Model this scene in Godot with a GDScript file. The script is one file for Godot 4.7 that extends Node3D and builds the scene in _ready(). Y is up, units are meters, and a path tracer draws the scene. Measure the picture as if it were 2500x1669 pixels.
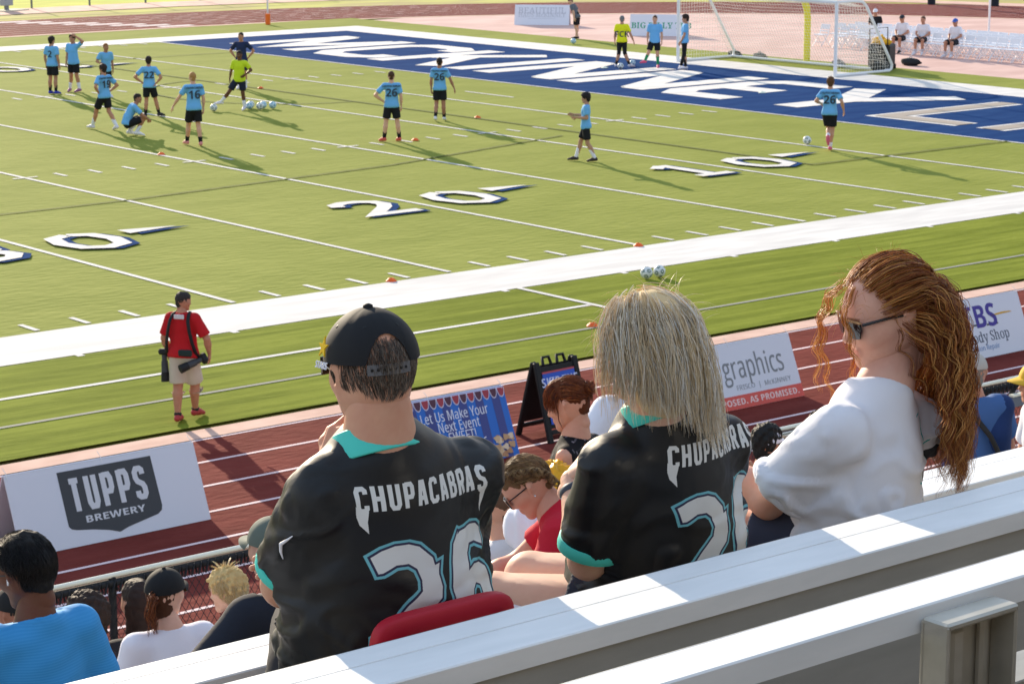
extends Node3D
# A stadium seen from the top rows of its aluminium stand. x runs along the field, -z across it, y up, metres; the goal line is x = 0 and the near sideline z = 0.

const CAM := Vector3(-48.177, 7.4347, 32.817)
var sheet_mats := {}
var cache := {}
var M := {}


func _ready() -> void:
	setup_view()
	setup_materials()
	build_ground()
	build_field()
	build_track()
	build_stand()
	build_fences()
	build_goal()
	build_boards()
	build_chairs()
	build_small_things()
	build_players()
	build_crowd()
	build_trio()


func setup_view() -> void:
	var cam := Camera3D.new()
	cam.name = "camera"
	cam.position = CAM
	cam.basis = Basis.from_euler(Vector3(-0.206425, -0.682255, -0.002413))
	cam.near = 0.2
	cam.far = 900.0
	var at := CameraAttributesPhysical.new()
	at.frustum_focal_length = 82.36
	at.frustum_focus_distance = 5.3
	at.frustum_near = 0.2
	at.frustum_far = 900.0
	at.exposure_aperture = 28.0
	cam.attributes = at
	cam.fov = 16.5805
	add_child(cam)
	var e := Environment.new()
	e.background_mode = Environment.BG_SKY
	var sm := ProceduralSkyMaterial.new()
	sm.sky_top_color = Color(0.62, 0.70, 0.80)
	sm.sky_horizon_color = Color(0.93, 0.92, 0.90)
	sm.sky_curve = 0.16
	sm.ground_horizon_color = Color(0.62, 0.60, 0.52)
	sm.ground_bottom_color = Color(0.34, 0.34, 0.28)
	sm.sun_angle_max = 28.0
	sm.sun_curve = 0.12
	sm.sky_energy_multiplier = 1.0
	var sky := Sky.new()
	sky.sky_material = sm
	e.sky = sky
	e.tonemap_mode = Environment.TONE_MAPPER_LINEAR
	e.tonemap_exposure = 1.58
	e.sdfgi_enabled = true
	e.ssao_enabled = true
	e.ssil_enabled = true
	var we := WorldEnvironment.new()
	we.name = "world_environment"
	we.environment = e
	add_child(we)
	var sun := DirectionalLight3D.new()
	sun.name = "sun"
	sun.light_color = Color(1.0, 0.93, 0.82)
	sun.light_energy = 1.6
	sun.light_angular_distance = 0.6
	sun.shadow_enabled = true
	var d := Vector3(-0.27, -0.305, 0.96).normalized()
	sun.basis = Basis.looking_at(d, Vector3.UP)
	add_child(sun)


# ---------------------------------------------------------------- materials
func lin(c: Color) -> Color:
	return c.srgb_to_linear()


func hexm(hex: String, rough := 0.8, metal := 0.0, spec := 0.4) -> StandardMaterial3D:
	return colm(Color(hex), rough, metal, spec)


func colm(c: Color, rough := 0.8, metal := 0.0, spec := 0.4) -> StandardMaterial3D:
	var key := "%s|%s|%s|%s" % [c.to_html(), rough, metal, spec]
	if sheet_mats.has(key):
		return sheet_mats[key]
	var m := StandardMaterial3D.new()
	m.albedo_color = c
	m.roughness = rough
	m.metallic = metal
	m.metallic_specular = spec
	sheet_mats[key] = m
	return m


func noise_image(size: int, freq: float, sd: int, kind := FastNoiseLite.TYPE_SIMPLEX, oct := 4) -> Image:
	var n := FastNoiseLite.new()
	n.seed = sd
	n.noise_type = kind
	n.frequency = freq
	n.fractal_octaves = oct
	var im := n.get_seamless_image(size, size)
	im.convert(Image.FORMAT_RGBA8)
	return im


func toned(im: Image, a: Color, b: Color, mid := 0.5, gain := 1.0) -> ImageTexture:
	var g := Gradient.new()
	var w := im.get_width()
	var src := im.get_data()
	var out := PackedByteArray()
	out.resize(src.size())
	var lut := []
	for i in 256:
		lut.append(a.lerp(b, clampf((i / 255.0 - mid) * gain + 0.5, 0, 1)))
	for i in range(0, src.size(), 4):
		var c: Color = lut[src[i]]
		out[i] = int(c.r * 255)
		out[i + 1] = int(c.g * 255)
		out[i + 2] = int(c.b * 255)
		out[i + 3] = 255
	return ImageTexture.create_from_image(Image.create_from_data(w, w, false, Image.FORMAT_RGBA8, out))


func bump(im: Image, strength := 4.0) -> ImageTexture:
	var j := im.duplicate() as Image
	j.bump_map_to_normal_map(strength)
	return ImageTexture.create_from_image(j)


func surf(tex: Texture2D, scale: Vector3, rough := 0.9, nrm: Texture2D = null, ns := 1.0, metal := 0.0, spec := 0.3) -> StandardMaterial3D:
	var m := StandardMaterial3D.new()
	m.albedo_texture = tex
	m.uv1_triplanar = true
	m.uv1_world_triplanar = true
	m.uv1_scale = scale
	m.roughness = rough
	m.metallic = metal
	m.metallic_specular = spec
	if nrm:
		m.normal_enabled = true
		m.normal_texture = nrm
		m.normal_scale = ns
	return m


func setup_materials() -> void:
	var n2 := noise_image(512, 0.05, 5)
	var n3 := noise_image(512, 0.02, 9, FastNoiseLite.TYPE_VALUE, 5)
	cache.n2 = n2
	cache.n3 = n3
	var small := n3.duplicate() as Image
	small.resize(256, 256)
	M.turf = surf(toned(n3, Color("80873a"), Color("8c9144"), 0.5, 1.6), Vector3(0.06, 0.16, 0.15), 0.92, bump(n2, 3.0), 0.35, 0.0, 0.14)
	M.turf_rough = surf(toned(n3, Color("6b7526"), Color("828a34"), 0.5, 2.2), Vector3(0.045, 0.3, 0.62), 0.92, bump(n2, 3.0), 0.5, 0.0, 0.1)
	cache.small = small
	M.paint = surf(toned(small, Color("cdc9c6"), Color("dedad6"), 0.5, 2.0), Vector3(0.09, 0.3, 0.5), 0.9)
	M.navy = surf(toned(small, Color("213d6c"), Color("294775"), 0.5, 2.0), Vector3(0.09, 0.3, 0.4), 0.95, null, 1.0, 0.0, 0.05)
	M.track = surf(toned(small, Color("692f2a"), Color("793a34"), 0.5, 1.8), Vector3(0.11, 0.3, 0.23), 0.9, bump(n2, 2.0), 0.5, 0.0, 0.12)
	M.pink = surf(toned(small, Color("c6a091"), Color("d8b5a5"), 0.5, 2.0), Vector3(0.2, 0.3, 0.3), 0.9)
	M.dzone = surf(toned(small, Color("c4a098"), Color("d6b4ab"), 0.5, 2.0), Vector3(0.06, 0.2, 0.12), 0.9)
	M.dry = surf(toned(small, Color("a39660"), Color("b4b258"), 0.5, 2.4), Vector3(0.04, 0.1, 0.11), 0.95)
	M.lush = surf(toned(small, Color("a3a63c"), Color("bcbf49"), 0.5, 2.0), Vector3(0.05, 0.2, 0.2), 0.95)
	M.concrete = surf(toned(small, Color("8d8982"), Color("a5a098"), 0.5, 1.6), Vector3(0.5, 0.5, 0.5), 0.9)
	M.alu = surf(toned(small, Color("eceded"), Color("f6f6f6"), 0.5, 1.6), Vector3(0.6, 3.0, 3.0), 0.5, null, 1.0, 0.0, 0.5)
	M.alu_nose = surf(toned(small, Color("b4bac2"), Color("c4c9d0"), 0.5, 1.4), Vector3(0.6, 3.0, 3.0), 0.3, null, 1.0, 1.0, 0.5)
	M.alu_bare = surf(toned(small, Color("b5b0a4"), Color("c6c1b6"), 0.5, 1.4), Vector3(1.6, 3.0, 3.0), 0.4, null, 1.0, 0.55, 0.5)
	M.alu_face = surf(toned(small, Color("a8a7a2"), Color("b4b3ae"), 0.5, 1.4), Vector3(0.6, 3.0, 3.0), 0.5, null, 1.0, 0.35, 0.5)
	M.white_metal = hexm("e8eaee", 0.35)
	M.black = hexm("1a1b1e", 0.6)
	M.board = hexm("dde0ea", 0.55)


# ---------------------------------------------------------------- nodes
func unique(parent: Node, called: String) -> String:
	if not parent.has_node(NodePath(called)):
		return called
	var key := "%d/%s" % [parent.get_instance_id(), called]
	var i: int = cache.get(key, 0) + 1
	cache[key] = i
	return "%s_%03d" % [called, i]


func part(called: String, mesh: Mesh, material: Material, parent: Node = self, at := Transform3D()) -> MeshInstance3D:
	var o := MeshInstance3D.new()
	o.name = unique(parent, called)
	o.mesh = mesh
	if material:
		o.material_override = material
	o.transform = at
	parent.add_child(o, true)
	return o


func tag(o: Node, label: String, category: String, group := "") -> Node:
	o.set_meta("label", label)
	o.set_meta("category", category)
	if group:
		o.set_meta("group", group)
	return o


func thing(called: String, label: String, category: String, at := Vector3.ZERO, turn := 0.0, group := "") -> Node3D:
	var o := Node3D.new()
	o.name = unique(self, called)
	o.position = at
	o.rotation.y = turn
	add_child(o, true)
	tag(o, label, category, group)
	return o


func struct(called: String, mesh: Mesh, material: Material) -> MeshInstance3D:
	var o := part(called, mesh, material)
	o.set_meta("kind", "structure")
	return o


func stuff(o: Node) -> Node:
	o.set_meta("kind", "stuff")
	return o


func copy_of(o: Node3D, at: Vector3, turn: float, label: String) -> Node3D:
	var c := o.duplicate() as Node3D
	c.name = unique(self, String(o.name))
	add_child(c, true)
	c.position = at
	c.rotation.y = turn
	c.set_meta("label", label)
	return c


# ---------------------------------------------------------------- mesh builder
class MB:
	var v := PackedVector3Array()
	var n := PackedVector3Array()
	var c := PackedColorArray()
	var u := PackedVector2Array()
	var ix := PackedInt32Array()
	var col := Color.WHITE
	var has_col := false

	func color(k: Color) -> MB:
		col = k
		has_col = true
		return self

	func vert(p: Vector3, nn: Vector3, uv := Vector2.ZERO) -> int:
		v.append(p)
		n.append(nn)
		c.append(col)
		u.append(uv)
		return v.size() - 1

	# a flat convex face, turned to look along hint
	func face(pts: Array, hint: Vector3) -> MB:
		var nn: Vector3 = (pts[2] - pts[0]).cross(pts[1] - pts[0])
		if pts.size() > 3 and nn.length_squared() < 1e-14:
			nn = (pts[3] - pts[0]).cross(pts[2] - pts[0])
		nn = nn.normalized()
		var flip := nn.dot(hint) < 0.0
		if flip:
			nn = -nn
		var b := v.size()
		for p in pts:
			vert(p, nn)
		for i in range(1, pts.size() - 1):
			if flip:
				ix.append_array(PackedInt32Array([b, b + i + 1, b + i]))
			else:
				ix.append_array(PackedInt32Array([b, b + i, b + i + 1]))
		return self

	func box(center: Vector3, size: Vector3, bev := 0.0, bas := Basis()) -> MB:
		var h := size / 2.0
		bev = minf(bev, minf(h.x, minf(h.y, h.z)) * 0.6)
		for a in 3:
			var b1 := (a + 1) % 3
			var b2 := (a + 2) % 3
			for s in [-1.0, 1.0]:
				var pts := []
				for q in [[-1, -1], [1, -1], [1, 1], [-1, 1]]:
					var p := Vector3.ZERO
					p[a] = s * h[a]
					p[b1] = q[0] * (h[b1] - bev)
					p[b2] = q[1] * (h[b2] - bev)
					pts.append(center + bas * p)
				var hint := Vector3.ZERO
				hint[a] = s
				face(pts, bas * hint)
		if bev > 0.0:
			for a in 3:
				var b1 := (a + 1) % 3
				var b2 := (a + 2) % 3
				for s in [-1.0, 1.0]:
					for t in [-1.0, 1.0]:
						var pts := []
						for q in [[-1, 0], [1, 0], [1, 1], [-1, 1]]:
							var p := Vector3.ZERO
							p[a] = q[0] * (h[a] - bev)
							p[b1] = s * (h[b1] - (bev if q[1] == 1 else 0.0))
							p[b2] = t * (h[b2] - (0.0 if q[1] == 1 else bev))
							pts.append(center + bas * p)
						var hint := Vector3.ZERO
						hint[b1] = s
						hint[b2] = t
						face(pts, bas * hint)
			for sx in [-1.0, 1.0]:
				for sy in [-1.0, 1.0]:
					for sz in [-1.0, 1.0]:
						var k := Vector3(sx, sy, sz)
						face([center + bas * (k * Vector3(h.x, h.y - bev, h.z - bev)), center + bas * (k * Vector3(h.x - bev, h.y, h.z - bev)), center + bas * (k * Vector3(h.x - bev, h.y - bev, h.z))], bas * k)
		return self

	func tube(pts: PackedVector3Array, radii: Array, sides := 6, caps := true, squash := 1.0) -> MB:
		var m := pts.size()
		var t0 := (pts[1] - pts[0]).normalized()
		var side := t0.cross(Vector3.UP if absf(t0.y) < 0.9 else Vector3.RIGHT).normalized()
		var base := v.size()
		for i in m:
			var t := (pts[mini(i + 1, m - 1)] - pts[maxi(i - 1, 0)]).normalized()
			side = (side - t * side.dot(t)).normalized()
			var up := t.cross(side)
			var r: float = radii[i] if radii.size() > 1 else radii[0]
			for k in sides:
				var an := TAU * k / sides
				var d := side * cos(an) + up * sin(an) * squash
				vert(pts[i] + d * r, (side * cos(an) * squash + up * sin(an)).normalized())
		for i in m - 1:
			for k in sides:
				var a := base + i * sides + k
				var b := base + i * sides + (k + 1) % sides
				ix.append_array(PackedInt32Array([a, a + sides, b, b, a + sides, b + sides]))
		if caps:
			for e in [0, m - 1]:
				var ring := []
				for k in sides:
					ring.append(v[base + e * sides + k])
				face(ring, pts[0] - pts[1] if e == 0 else pts[m - 1] - pts[m - 2])
		return self

	# outline in x-y, extruded by depth along z of the frame
	func prism(poly: PackedVector2Array, depth: float, f := Transform3D()) -> MB:
		var tri := Geometry2D.triangulate_polygon(poly)
		for s in [0.0, depth]:
			var hint := f.basis * Vector3(0, 0, -1.0 if s == 0.0 else 1.0)
			for i in range(0, tri.size(), 3):
				face([f * Vector3(poly[tri[i]].x, poly[tri[i]].y, s), f * Vector3(poly[tri[i + 1]].x, poly[tri[i + 1]].y, s), f * Vector3(poly[tri[i + 2]].x, poly[tri[i + 2]].y, s)], hint)
		var cw := Geometry2D.is_polygon_clockwise(poly)
		for i in poly.size():
			var a := poly[i]
			var b := poly[(i + 1) % poly.size()]
			var o := Vector2(b.y - a.y, a.x - b.x) * (-1.0 if cw else 1.0)
			face([f * Vector3(a.x, a.y, 0), f * Vector3(b.x, b.y, 0), f * Vector3(b.x, b.y, depth), f * Vector3(a.x, a.y, depth)], f.basis * Vector3(o.x, o.y, 0))
		return self

	# profile of (radius, height) turned about y of the frame
	func lathe(prof: PackedVector2Array, sides := 16, f := Transform3D(), ez := 1.0) -> MB:
		var base := v.size()
		var m := prof.size()
		for i in m:
			var t := prof[mini(i + 1, m - 1)] - prof[maxi(i - 1, 0)]
			for k in sides:
				var an := TAU * k / sides
				var nn := Vector3(cos(an) * t.y, -t.x, sin(an) * t.y)
				vert(f * Vector3(prof[i].x * cos(an), prof[i].y, prof[i].x * sin(an) * ez), (f.basis * nn).normalized())
		for i in m - 1:
			for k in sides:
				var a := base + i * sides + k
				var b := base + i * sides + (k + 1) % sides
				ix.append_array(PackedInt32Array([a, b, a + sides, b, b + sides, a + sides]))
		return self

	# a flat ribbon on the ground along points (x, z)
	func ribbon(pts: PackedVector2Array, w: float, y: float, closed := false) -> MB:
		var m := pts.size()
		var l := []
		var r := []
		for i in m:
			var a := pts[(i - 1 + m) % m] if closed or i > 0 else pts[i]
			var b := pts[(i + 1) % m] if closed or i < m - 1 else pts[i]
			var d1 := (pts[i] - a).normalized() if a != pts[i] else (b - pts[i]).normalized()
			var d2 := (b - pts[i]).normalized() if b != pts[i] else d1
			var t := (d1 + d2).normalized()
			var nrm := Vector2(-t.y, t.x)
			var k := w / 2.0 / maxf(0.35, nrm.dot(Vector2(-d1.y, d1.x)))
			l.append(pts[i] + nrm * k)
			r.append(pts[i] - nrm * k)
		for i in (m if closed else m - 1):
			var j := (i + 1) % m
			face([Vector3(l[i].x, y, l[i].y), Vector3(l[j].x, y, l[j].y), Vector3(r[j].x, y, r[j].y), Vector3(r[i].x, y, r[i].y)], Vector3.UP)
		return self

	func rect(x0: float, z0: float, x1: float, z1: float, y: float) -> MB:
		return face([Vector3(x0, y, z0), Vector3(x1, y, z0), Vector3(x1, y, z1), Vector3(x0, y, z1)], Vector3.UP)

	func flat(poly: PackedVector2Array, y: float) -> MB:
		var tri := Geometry2D.triangulate_polygon(poly)
		for i in range(0, tri.size(), 3):
			face([Vector3(poly[tri[i]].x, y, poly[tri[i]].y), Vector3(poly[tri[i + 1]].x, y, poly[tri[i + 1]].y), Vector3(poly[tri[i + 2]].x, y, poly[tri[i + 2]].y)], Vector3.UP)
		return self

	func add(o: MB, f: Transform3D, tint := Color.WHITE, roles := []) -> MB:
		var b := v.size()
		var nb := f.basis.inverse().transposed()
		var mirrored := f.basis.determinant() < 0.0
		for i in o.v.size():
			v.append(f * o.v[i])
			n.append((nb * o.n[i]).normalized())
			u.append(o.u[i])
			if roles.size():
				var rc: Color = roles[int(o.c[i].r * 10.0 + 0.5)]
				c.append(rc)
			else:
				c.append(o.c[i] * tint)
		for i in range(0, o.ix.size(), 3):
			if mirrored:
				ix.append_array(PackedInt32Array([b + o.ix[i], b + o.ix[i + 2], b + o.ix[i + 1]]))
			else:
				ix.append_array(PackedInt32Array([b + o.ix[i], b + o.ix[i + 1], b + o.ix[i + 2]]))
		return self

	func smooth() -> MB:
		n.fill(Vector3.ZERO)
		for i in range(0, ix.size(), 3):
			var a := v[ix[i]]
			var k := (v[ix[i + 2]] - a).cross(v[ix[i + 1]] - a)
			n[ix[i]] += k
			n[ix[i + 1]] += k
			n[ix[i + 2]] += k
		for i in n.size():
			n[i] = n[i].normalized()
		return self

	func mesh() -> ArrayMesh:
		var a := []
		a.resize(Mesh.ARRAY_MAX)
		a[Mesh.ARRAY_VERTEX] = v
		a[Mesh.ARRAY_NORMAL] = n
		a[Mesh.ARRAY_TEX_UV] = u
		if has_col:
			a[Mesh.ARRAY_COLOR] = c
		a[Mesh.ARRAY_INDEX] = ix
		var m := ArrayMesh.new()
		m.add_surface_from_arrays(Mesh.PRIMITIVE_TRIANGLES, a)
		return m


func xz(a: Array) -> PackedVector2Array:
	var p := PackedVector2Array()
	for i in range(0, a.size(), 2):
		p.append(Vector2(a[i], a[i + 1]))
	return p


func path3(a: Array) -> PackedVector3Array:
	var p := PackedVector3Array()
	for q in a:
		p.append(q)
	return p


func text_mesh(t: String, height: float, bold := true, serif := false, depth := 0.003, mono := false) -> TextMesh:
	var f := SystemFont.new()
	f.font_names = PackedStringArray(["Droid Serif" if serif else ("Droid Sans Mono" if mono else "Droid Sans")])
	f.font_weight = 700 if bold else 400
	var tm := TextMesh.new()
	tm.text = t
	tm.font = f
	tm.font_size = 64
	tm.pixel_size = height / 46.0
	tm.depth = depth
	tm.curve_step = 2.0
	return tm


# lettering as a part: f maps the text's own x-y plane (centred) to the parent; wide stretches it
func lettering(t: String, height: float, color: String, parent: Node, f: Transform3D, wide := 1.0, bold := true, serif := false) -> MeshInstance3D:
	var g := f
	g.basis = f.basis * Basis.from_scale(Vector3(wide, 1, 1))
	return part("lettering", text_mesh(t, height, bold, serif), hexm(color, 0.6), parent, g)


# ---------------------------------------------------------------- ground, field, track
const YD := 0.9144
const FAR := -48.77


func build_ground() -> void:
	struct("ground", MB.new().rect(-420, -420, 420, 120, -0.03).mesh(), M.dry)
	struct("grass_bank", MB.new().flat(xz([-60, -69.6, 3, -69.4, 9, -70.4, 23, -70.2, 30, -66.5, 60, -90, 60, -140, -60, -140]), -0.012).mesh(), M.lush)
	struct("gravel_strip", MB.new().flat(xz([-60, -67.9, 12, -67.6, 24, -66.0, 36, -56.0, 41.5, -46, 44, -38, 46, -24, 47.5, -24, 46, -38, 43.6, -46.5, 38, -57, 25, -70.3, 12, -71.3, -60, -71.6]), -0.006).mesh(), M.pink)


# one half of the oval between two radii; the far straight, the bend beyond the end zone and the near straight
func oval(r: float, steps := 40) -> PackedVector2Array:
	var p := PackedVector2Array()
	var zc := -24.05
	var xc := 6.0
	p.append(Vector2(-130, zc - r))
	for i in steps + 1:
		var a := PI * i / steps
		p.append(Vector2(xc + r * sin(a) * 1.03, zc - r * cos(a)))
	p.append(Vector2(-130, zc + r))
	return p


func ring(r0: float, r1: float, y: float) -> ArrayMesh:
	var m := MB.new()
	var a := oval(r0)
	var b := oval(r1)
	for i in a.size() - 1:
		m.face([Vector3(a[i].x, y, a[i].y), Vector3(a[i + 1].x, y, a[i + 1].y), Vector3(b[i + 1].x, y, b[i + 1].y), Vector3(b[i].x, y, b[i].y)], Vector3.UP)
	return m.mesh()


func build_track() -> void:
	var t := struct("running_track", ring(31.5, 39.8, 0.0), M.track)
	t.set_meta("label", "red running track round the field")
	for k in 9:
		part("lane_line", ring(31.53 + k * 0.985 - 0.03, 31.53 + k * 0.985 + 0.03, 0.004), hexm("e3c9cb", 0.85), t)
	# start marks and lane numbers painted on the far straight
	var rng := RandomNumberGenerator.new()
	rng.seed = 11
	for k in 8:
		var z := -24.05 - 32.05 - k * 0.985
		var b := MB.new()
		b.rect(4.4 - k * 0.62, z - 0.28, 6.1 - k * 0.62, z + 0.26, 0.008)
		part("lane_number", b.mesh(), hexm("d8c6c6", 0.9), t)
		if k < 7:
			for j in 12:
				var x := 7.5 + j * 1.35 + rng.randf_range(-0.3, 0.3) - k * 0.4
				part("lane_mark", MB.new().rect(x, z - 0.05, x + rng.randf_range(0.35, 0.75), z + 0.05, 0.008).mesh(), hexm("c9a6a4", 0.9), t)
	struct("track_kerb", ring(31.08, 31.5, 0.012), M.pink)
	# the half moon between the end zone and the bend
	var pts := PackedVector2Array([Vector2(13.75, FAR - 4.6)])
	for q in oval(31.08):
		if q.x > 13.75:
			pts.append(q)
	pts.append(Vector2(13.75, 4.6))
	struct("bend_apron", MB.new().flat(pts, 0.004).mesh(), M.dzone)


func build_field() -> void:
	var t := struct("turf_field", MB.new().rect(-125, -54.9, 13.75, 6.9, 0.02).mesh(), M.turf)
	t.set_meta("label", "artificial turf football field with painted markings")
	part("sideline_turf", MB.new().rect(-125, 1.98, 13.75, 6.9, 0.024).mesh(), M.turf_rough, t)
	var y := 0.028
	part("sideline_band", MB.new().rect(-120, 0.0, 11.1, 1.9, y).mesh(), M.paint, t)
	part("sideline_band", MB.new().rect(-120, -50.75, 11.1, FAR, y).mesh(), M.paint, t)
	part("end_line_band", MB.new().rect(9.144, FAR, 11.1, 0.0, y).mesh(), M.paint, t)
	part("end_zone", MB.new().rect(0.06, FAR, 9.144, 0.0, y).mesh(), M.navy, t)
	for k in 12:
		var x := -k * 5.0 * YD
		part("yard_line", MB.new().rect(x - 0.055, FAR if k else FAR - 0.0, x + 0.055, -0.12 if k else 0.0, y + 0.004).mesh(), M.paint, t)
		if k:
			for z in [-16.26, FAR + 16.26]:
				part("hash_cross", MB.new().rect(x - 0.32, z - 0.05, x + 0.32, z + 0.05, y + 0.008).mesh(), M.paint, t)
	for k in range(1, 56):
		if k % 5 == 0:
			continue
		var x := -k * YD
		for z in [[-0.72, -0.12], [-16.56, -15.96], [FAR + 15.96, FAR + 16.56], [FAR + 0.12, FAR + 0.72]]:
			if k < 45:
				part("hash_mark", MB.new().rect(x - 0.05, z[0], x + 0.05, z[1], y + 0.004).mesh(), M.paint, t)
	part("conversion_mark", MB.new().rect(-2.8, -25.4, -2.69, -23.0, y + 0.004).mesh(), M.paint, t)
	# white and grey soccer and lacrosse lines
	part("touchline", MB.new().ribbon(xz([-120, 3.86, -22.95, 3.86]), 0.11, y + 0.004).mesh(), M.paint, t)
	part("touchline", MB.new().ribbon(xz([-22.93, 1.9, -22.93, 4.4]), 0.11, y + 0.008).mesh(), M.paint, t)
	var grey := hexm("8a8a80", 0.9)
	part("grey_line", MB.new().ribbon(xz([-120, 5.34, 11, 5.34]), 0.09, y + 0.004).mesh(), grey, t)
	for k in 20:
		part("band_tick", MB.new().rect(-k * 2.745 - 1.35, 1.9, -k * 2.745 - 1.23, 2.02, y).mesh(), M.paint, t)
	var dark := surf(toned(cache.small, Color("4f5a24"), Color("5d6630"), 0.5, 1.0), Vector3(0.1, 0.1, 0.1), 0.95)
	part("dark_line", MB.new().ribbon(xz([-7.2, -42.7, -7.2, -6.1]), 0.1, y + 0.012).mesh(), dark, t)
	part("dark_line", MB.new().ribbon(xz([-7.2, -6.12, 0.0, -6.08]), 0.1, y + 0.016).mesh(), dark, t)
	part("dark_line", MB.new().ribbon(xz([-7.2, -42.7, 0.0, -42.65]), 0.1, y + 0.016).mesh(), dark, t)
	var arc := PackedVector2Array()
	for i in 17:
		var a := PI * i / 16.0
		arc.append(Vector2(-7.25 - 3.6 * sin(a), -29.6 + 4.4 * cos(a)))
	part("dark_arc", MB.new().ribbon(arc, 0.1, y + 0.012).mesh(), dark, t)
	part("dark_line", MB.new().ribbon(xz([-31, -11.3, -22.86, -11.6, -15, -12.6, -8, -14.5]), 0.09, y + 0.012).mesh(), dark, t)
	field_numbers(t, y)
	end_zone_letters(t, y)


# strokes of block letters on a unit square, each a run of points
func glyph(ch: String) -> Array:
	match ch:
		"M": return [[0.1, 0, 0.1, 1], [0.17, 0.92, 0.5, 0.2, 0.83, 0.92], [0.9, 1, 0.9, 0]]
		"C": return [[0.92, 0.72, 0.92, 0.86, 0.74, 0.93, 0.26, 0.93, 0.08, 0.8, 0.08, 0.2, 0.26, 0.07, 0.74, 0.07, 0.92, 0.14, 0.92, 0.28]]
		"K": return [[0.1, 0, 0.1, 1], [0.17, 0.42, 0.85, 1], [0.42, 0.6, 0.92, 0]]
		"I": return [[0.5, 0, 0.5, 1]]
		"N": return [[0.1, 0, 0.1, 1], [0.17, 0.93, 0.83, 0.07], [0.9, 0, 0.9, 1]]
		"E": return [[0.95, 0.93, 0.25, 0.93, 0.1, 0.8, 0.1, 0.2, 0.25, 0.07, 0.95, 0.07], [0.18, 0.5, 0.8, 0.5]]
		"Y": return [[0.06, 1, 0.5, 0.46], [0.94, 1, 0.5, 0.46], [0.5, 0.5, 0.5, 0]]
		"T": return [[0.02, 0.92, 0.98, 0.92], [0.5, 0.9, 0.5, 0]]
		"U": return [[0.1, 1, 0.1, 0.2, 0.28, 0.07, 0.72, 0.07, 0.9, 0.2, 0.9, 1]]
		"H": return [[0.1, 0, 0.1, 1], [0.9, 0, 0.9, 1], [0.15, 0.5, 0.85, 0.5]]
		"A": return [[0.08, 0, 0.36, 0.93, 0.64, 0.93, 0.92, 0], [0.2, 0.3, 0.8, 0.3]]
		"P": return [[0.1, 0, 0.1, 1], [0.1, 0.93, 0.74, 0.93, 0.9, 0.82, 0.9, 0.54, 0.74, 0.43, 0.1, 0.43]]
		"R": return [[0.1, 0, 0.1, 1], [0.1, 0.93, 0.74, 0.93, 0.9, 0.82, 0.9, 0.58, 0.74, 0.47, 0.1, 0.47], [0.55, 0.46, 0.92, 0]]
		"B": return [[0.1, 0, 0.1, 1], [0.1, 0.93, 0.7, 0.93, 0.86, 0.83, 0.86, 0.63, 0.7, 0.53, 0.1, 0.53], [0.68, 0.53, 0.9, 0.42, 0.9, 0.17, 0.74, 0.07, 0.1, 0.07]]
		"L": return [[0.1, 1, 0.1, 0.07, 0.95, 0.07]]
		"O": return [[0.08, 0.5, 0.1, 0.8, 0.28, 0.93, 0.72, 0.93, 0.9, 0.8, 0.92, 0.5, 0.9, 0.2, 0.72, 0.07, 0.28, 0.07, 0.1, 0.2, 0.08, 0.5]]
		"S": return [[0.9, 0.75, 0.88, 0.88, 0.7, 0.93, 0.3, 0.93, 0.1, 0.83, 0.1, 0.66, 0.25, 0.55, 0.75, 0.45, 0.9, 0.34, 0.9, 0.17, 0.7, 0.07, 0.3, 0.07, 0.1, 0.13, 0.1, 0.26]]
	return []


func end_zone_letters(t: Node, y: float) -> void:
	# text runs towards the near sideline (+z), its tops towards the end line (+x)
	var spots := [["M", -46.3, 4.7], ["C", -41.0, 3.6], ["K", -36.9, 3.9], ["I", -32.6, 1.4], ["N", -30.7, 4.0], ["N", -26.2, 4.0], ["E", -21.7, 3.4], ["Y", -17.9, 4.2], ["L", -12.4, 3.3], ["I", -8.7, 1.2], ["O", -6.9, 3.8], ["N", -2.7, 2.4]]
	for s in spots:
		var tan_letter: bool = s[1] > -13.0
		var b := MB.new()
		var b2 := MB.new()
		var i := 0
		for st in glyph(s[0]):
			var p := PackedVector2Array()
			for k in range(0, st.size(), 2):
				p.append(Vector2(1.75 + 5.7 * st[k + 1], s[1] + s[2] * st[k]))
			b.ribbon(p, 1.0, y + 0.004 + i * 0.003)
			if tan_letter:
				b2.ribbon(p, 0.62, y + 0.014 + i * 0.003)
			i += 1
		part("painted_letter", b.mesh(), M.paint, t)
		if tan_letter:
			part("letter_fill", b2.mesh(), hexm("9a8f86", 0.9), t)


func digit(ch: String) -> Array:
	match ch:
		"0": return [[0.5, 0.93, 0.22, 0.82, 0.12, 0.5, 0.22, 0.18, 0.5, 0.07, 0.78, 0.18, 0.88, 0.5, 0.78, 0.82, 0.5, 0.93]]
		"1": return [[0.55, 0.0, 0.55, 1.0], [0.5, 0.97, 0.22, 0.8], [0.2, 0.06, 0.9, 0.06]]
		"2": return [[0.14, 0.72, 0.2, 0.86, 0.4, 0.94, 0.62, 0.93, 0.82, 0.82, 0.84, 0.64, 0.7, 0.47, 0.16, 0.07, 0.92, 0.07]]
		"3": return [[0.14, 0.8, 0.3, 0.93, 0.66, 0.93, 0.84, 0.8, 0.82, 0.62, 0.6, 0.53, 0.42, 0.52], [0.6, 0.52, 0.82, 0.43, 0.88, 0.27, 0.76, 0.12, 0.45, 0.06, 0.14, 0.18]]
	return []


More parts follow.
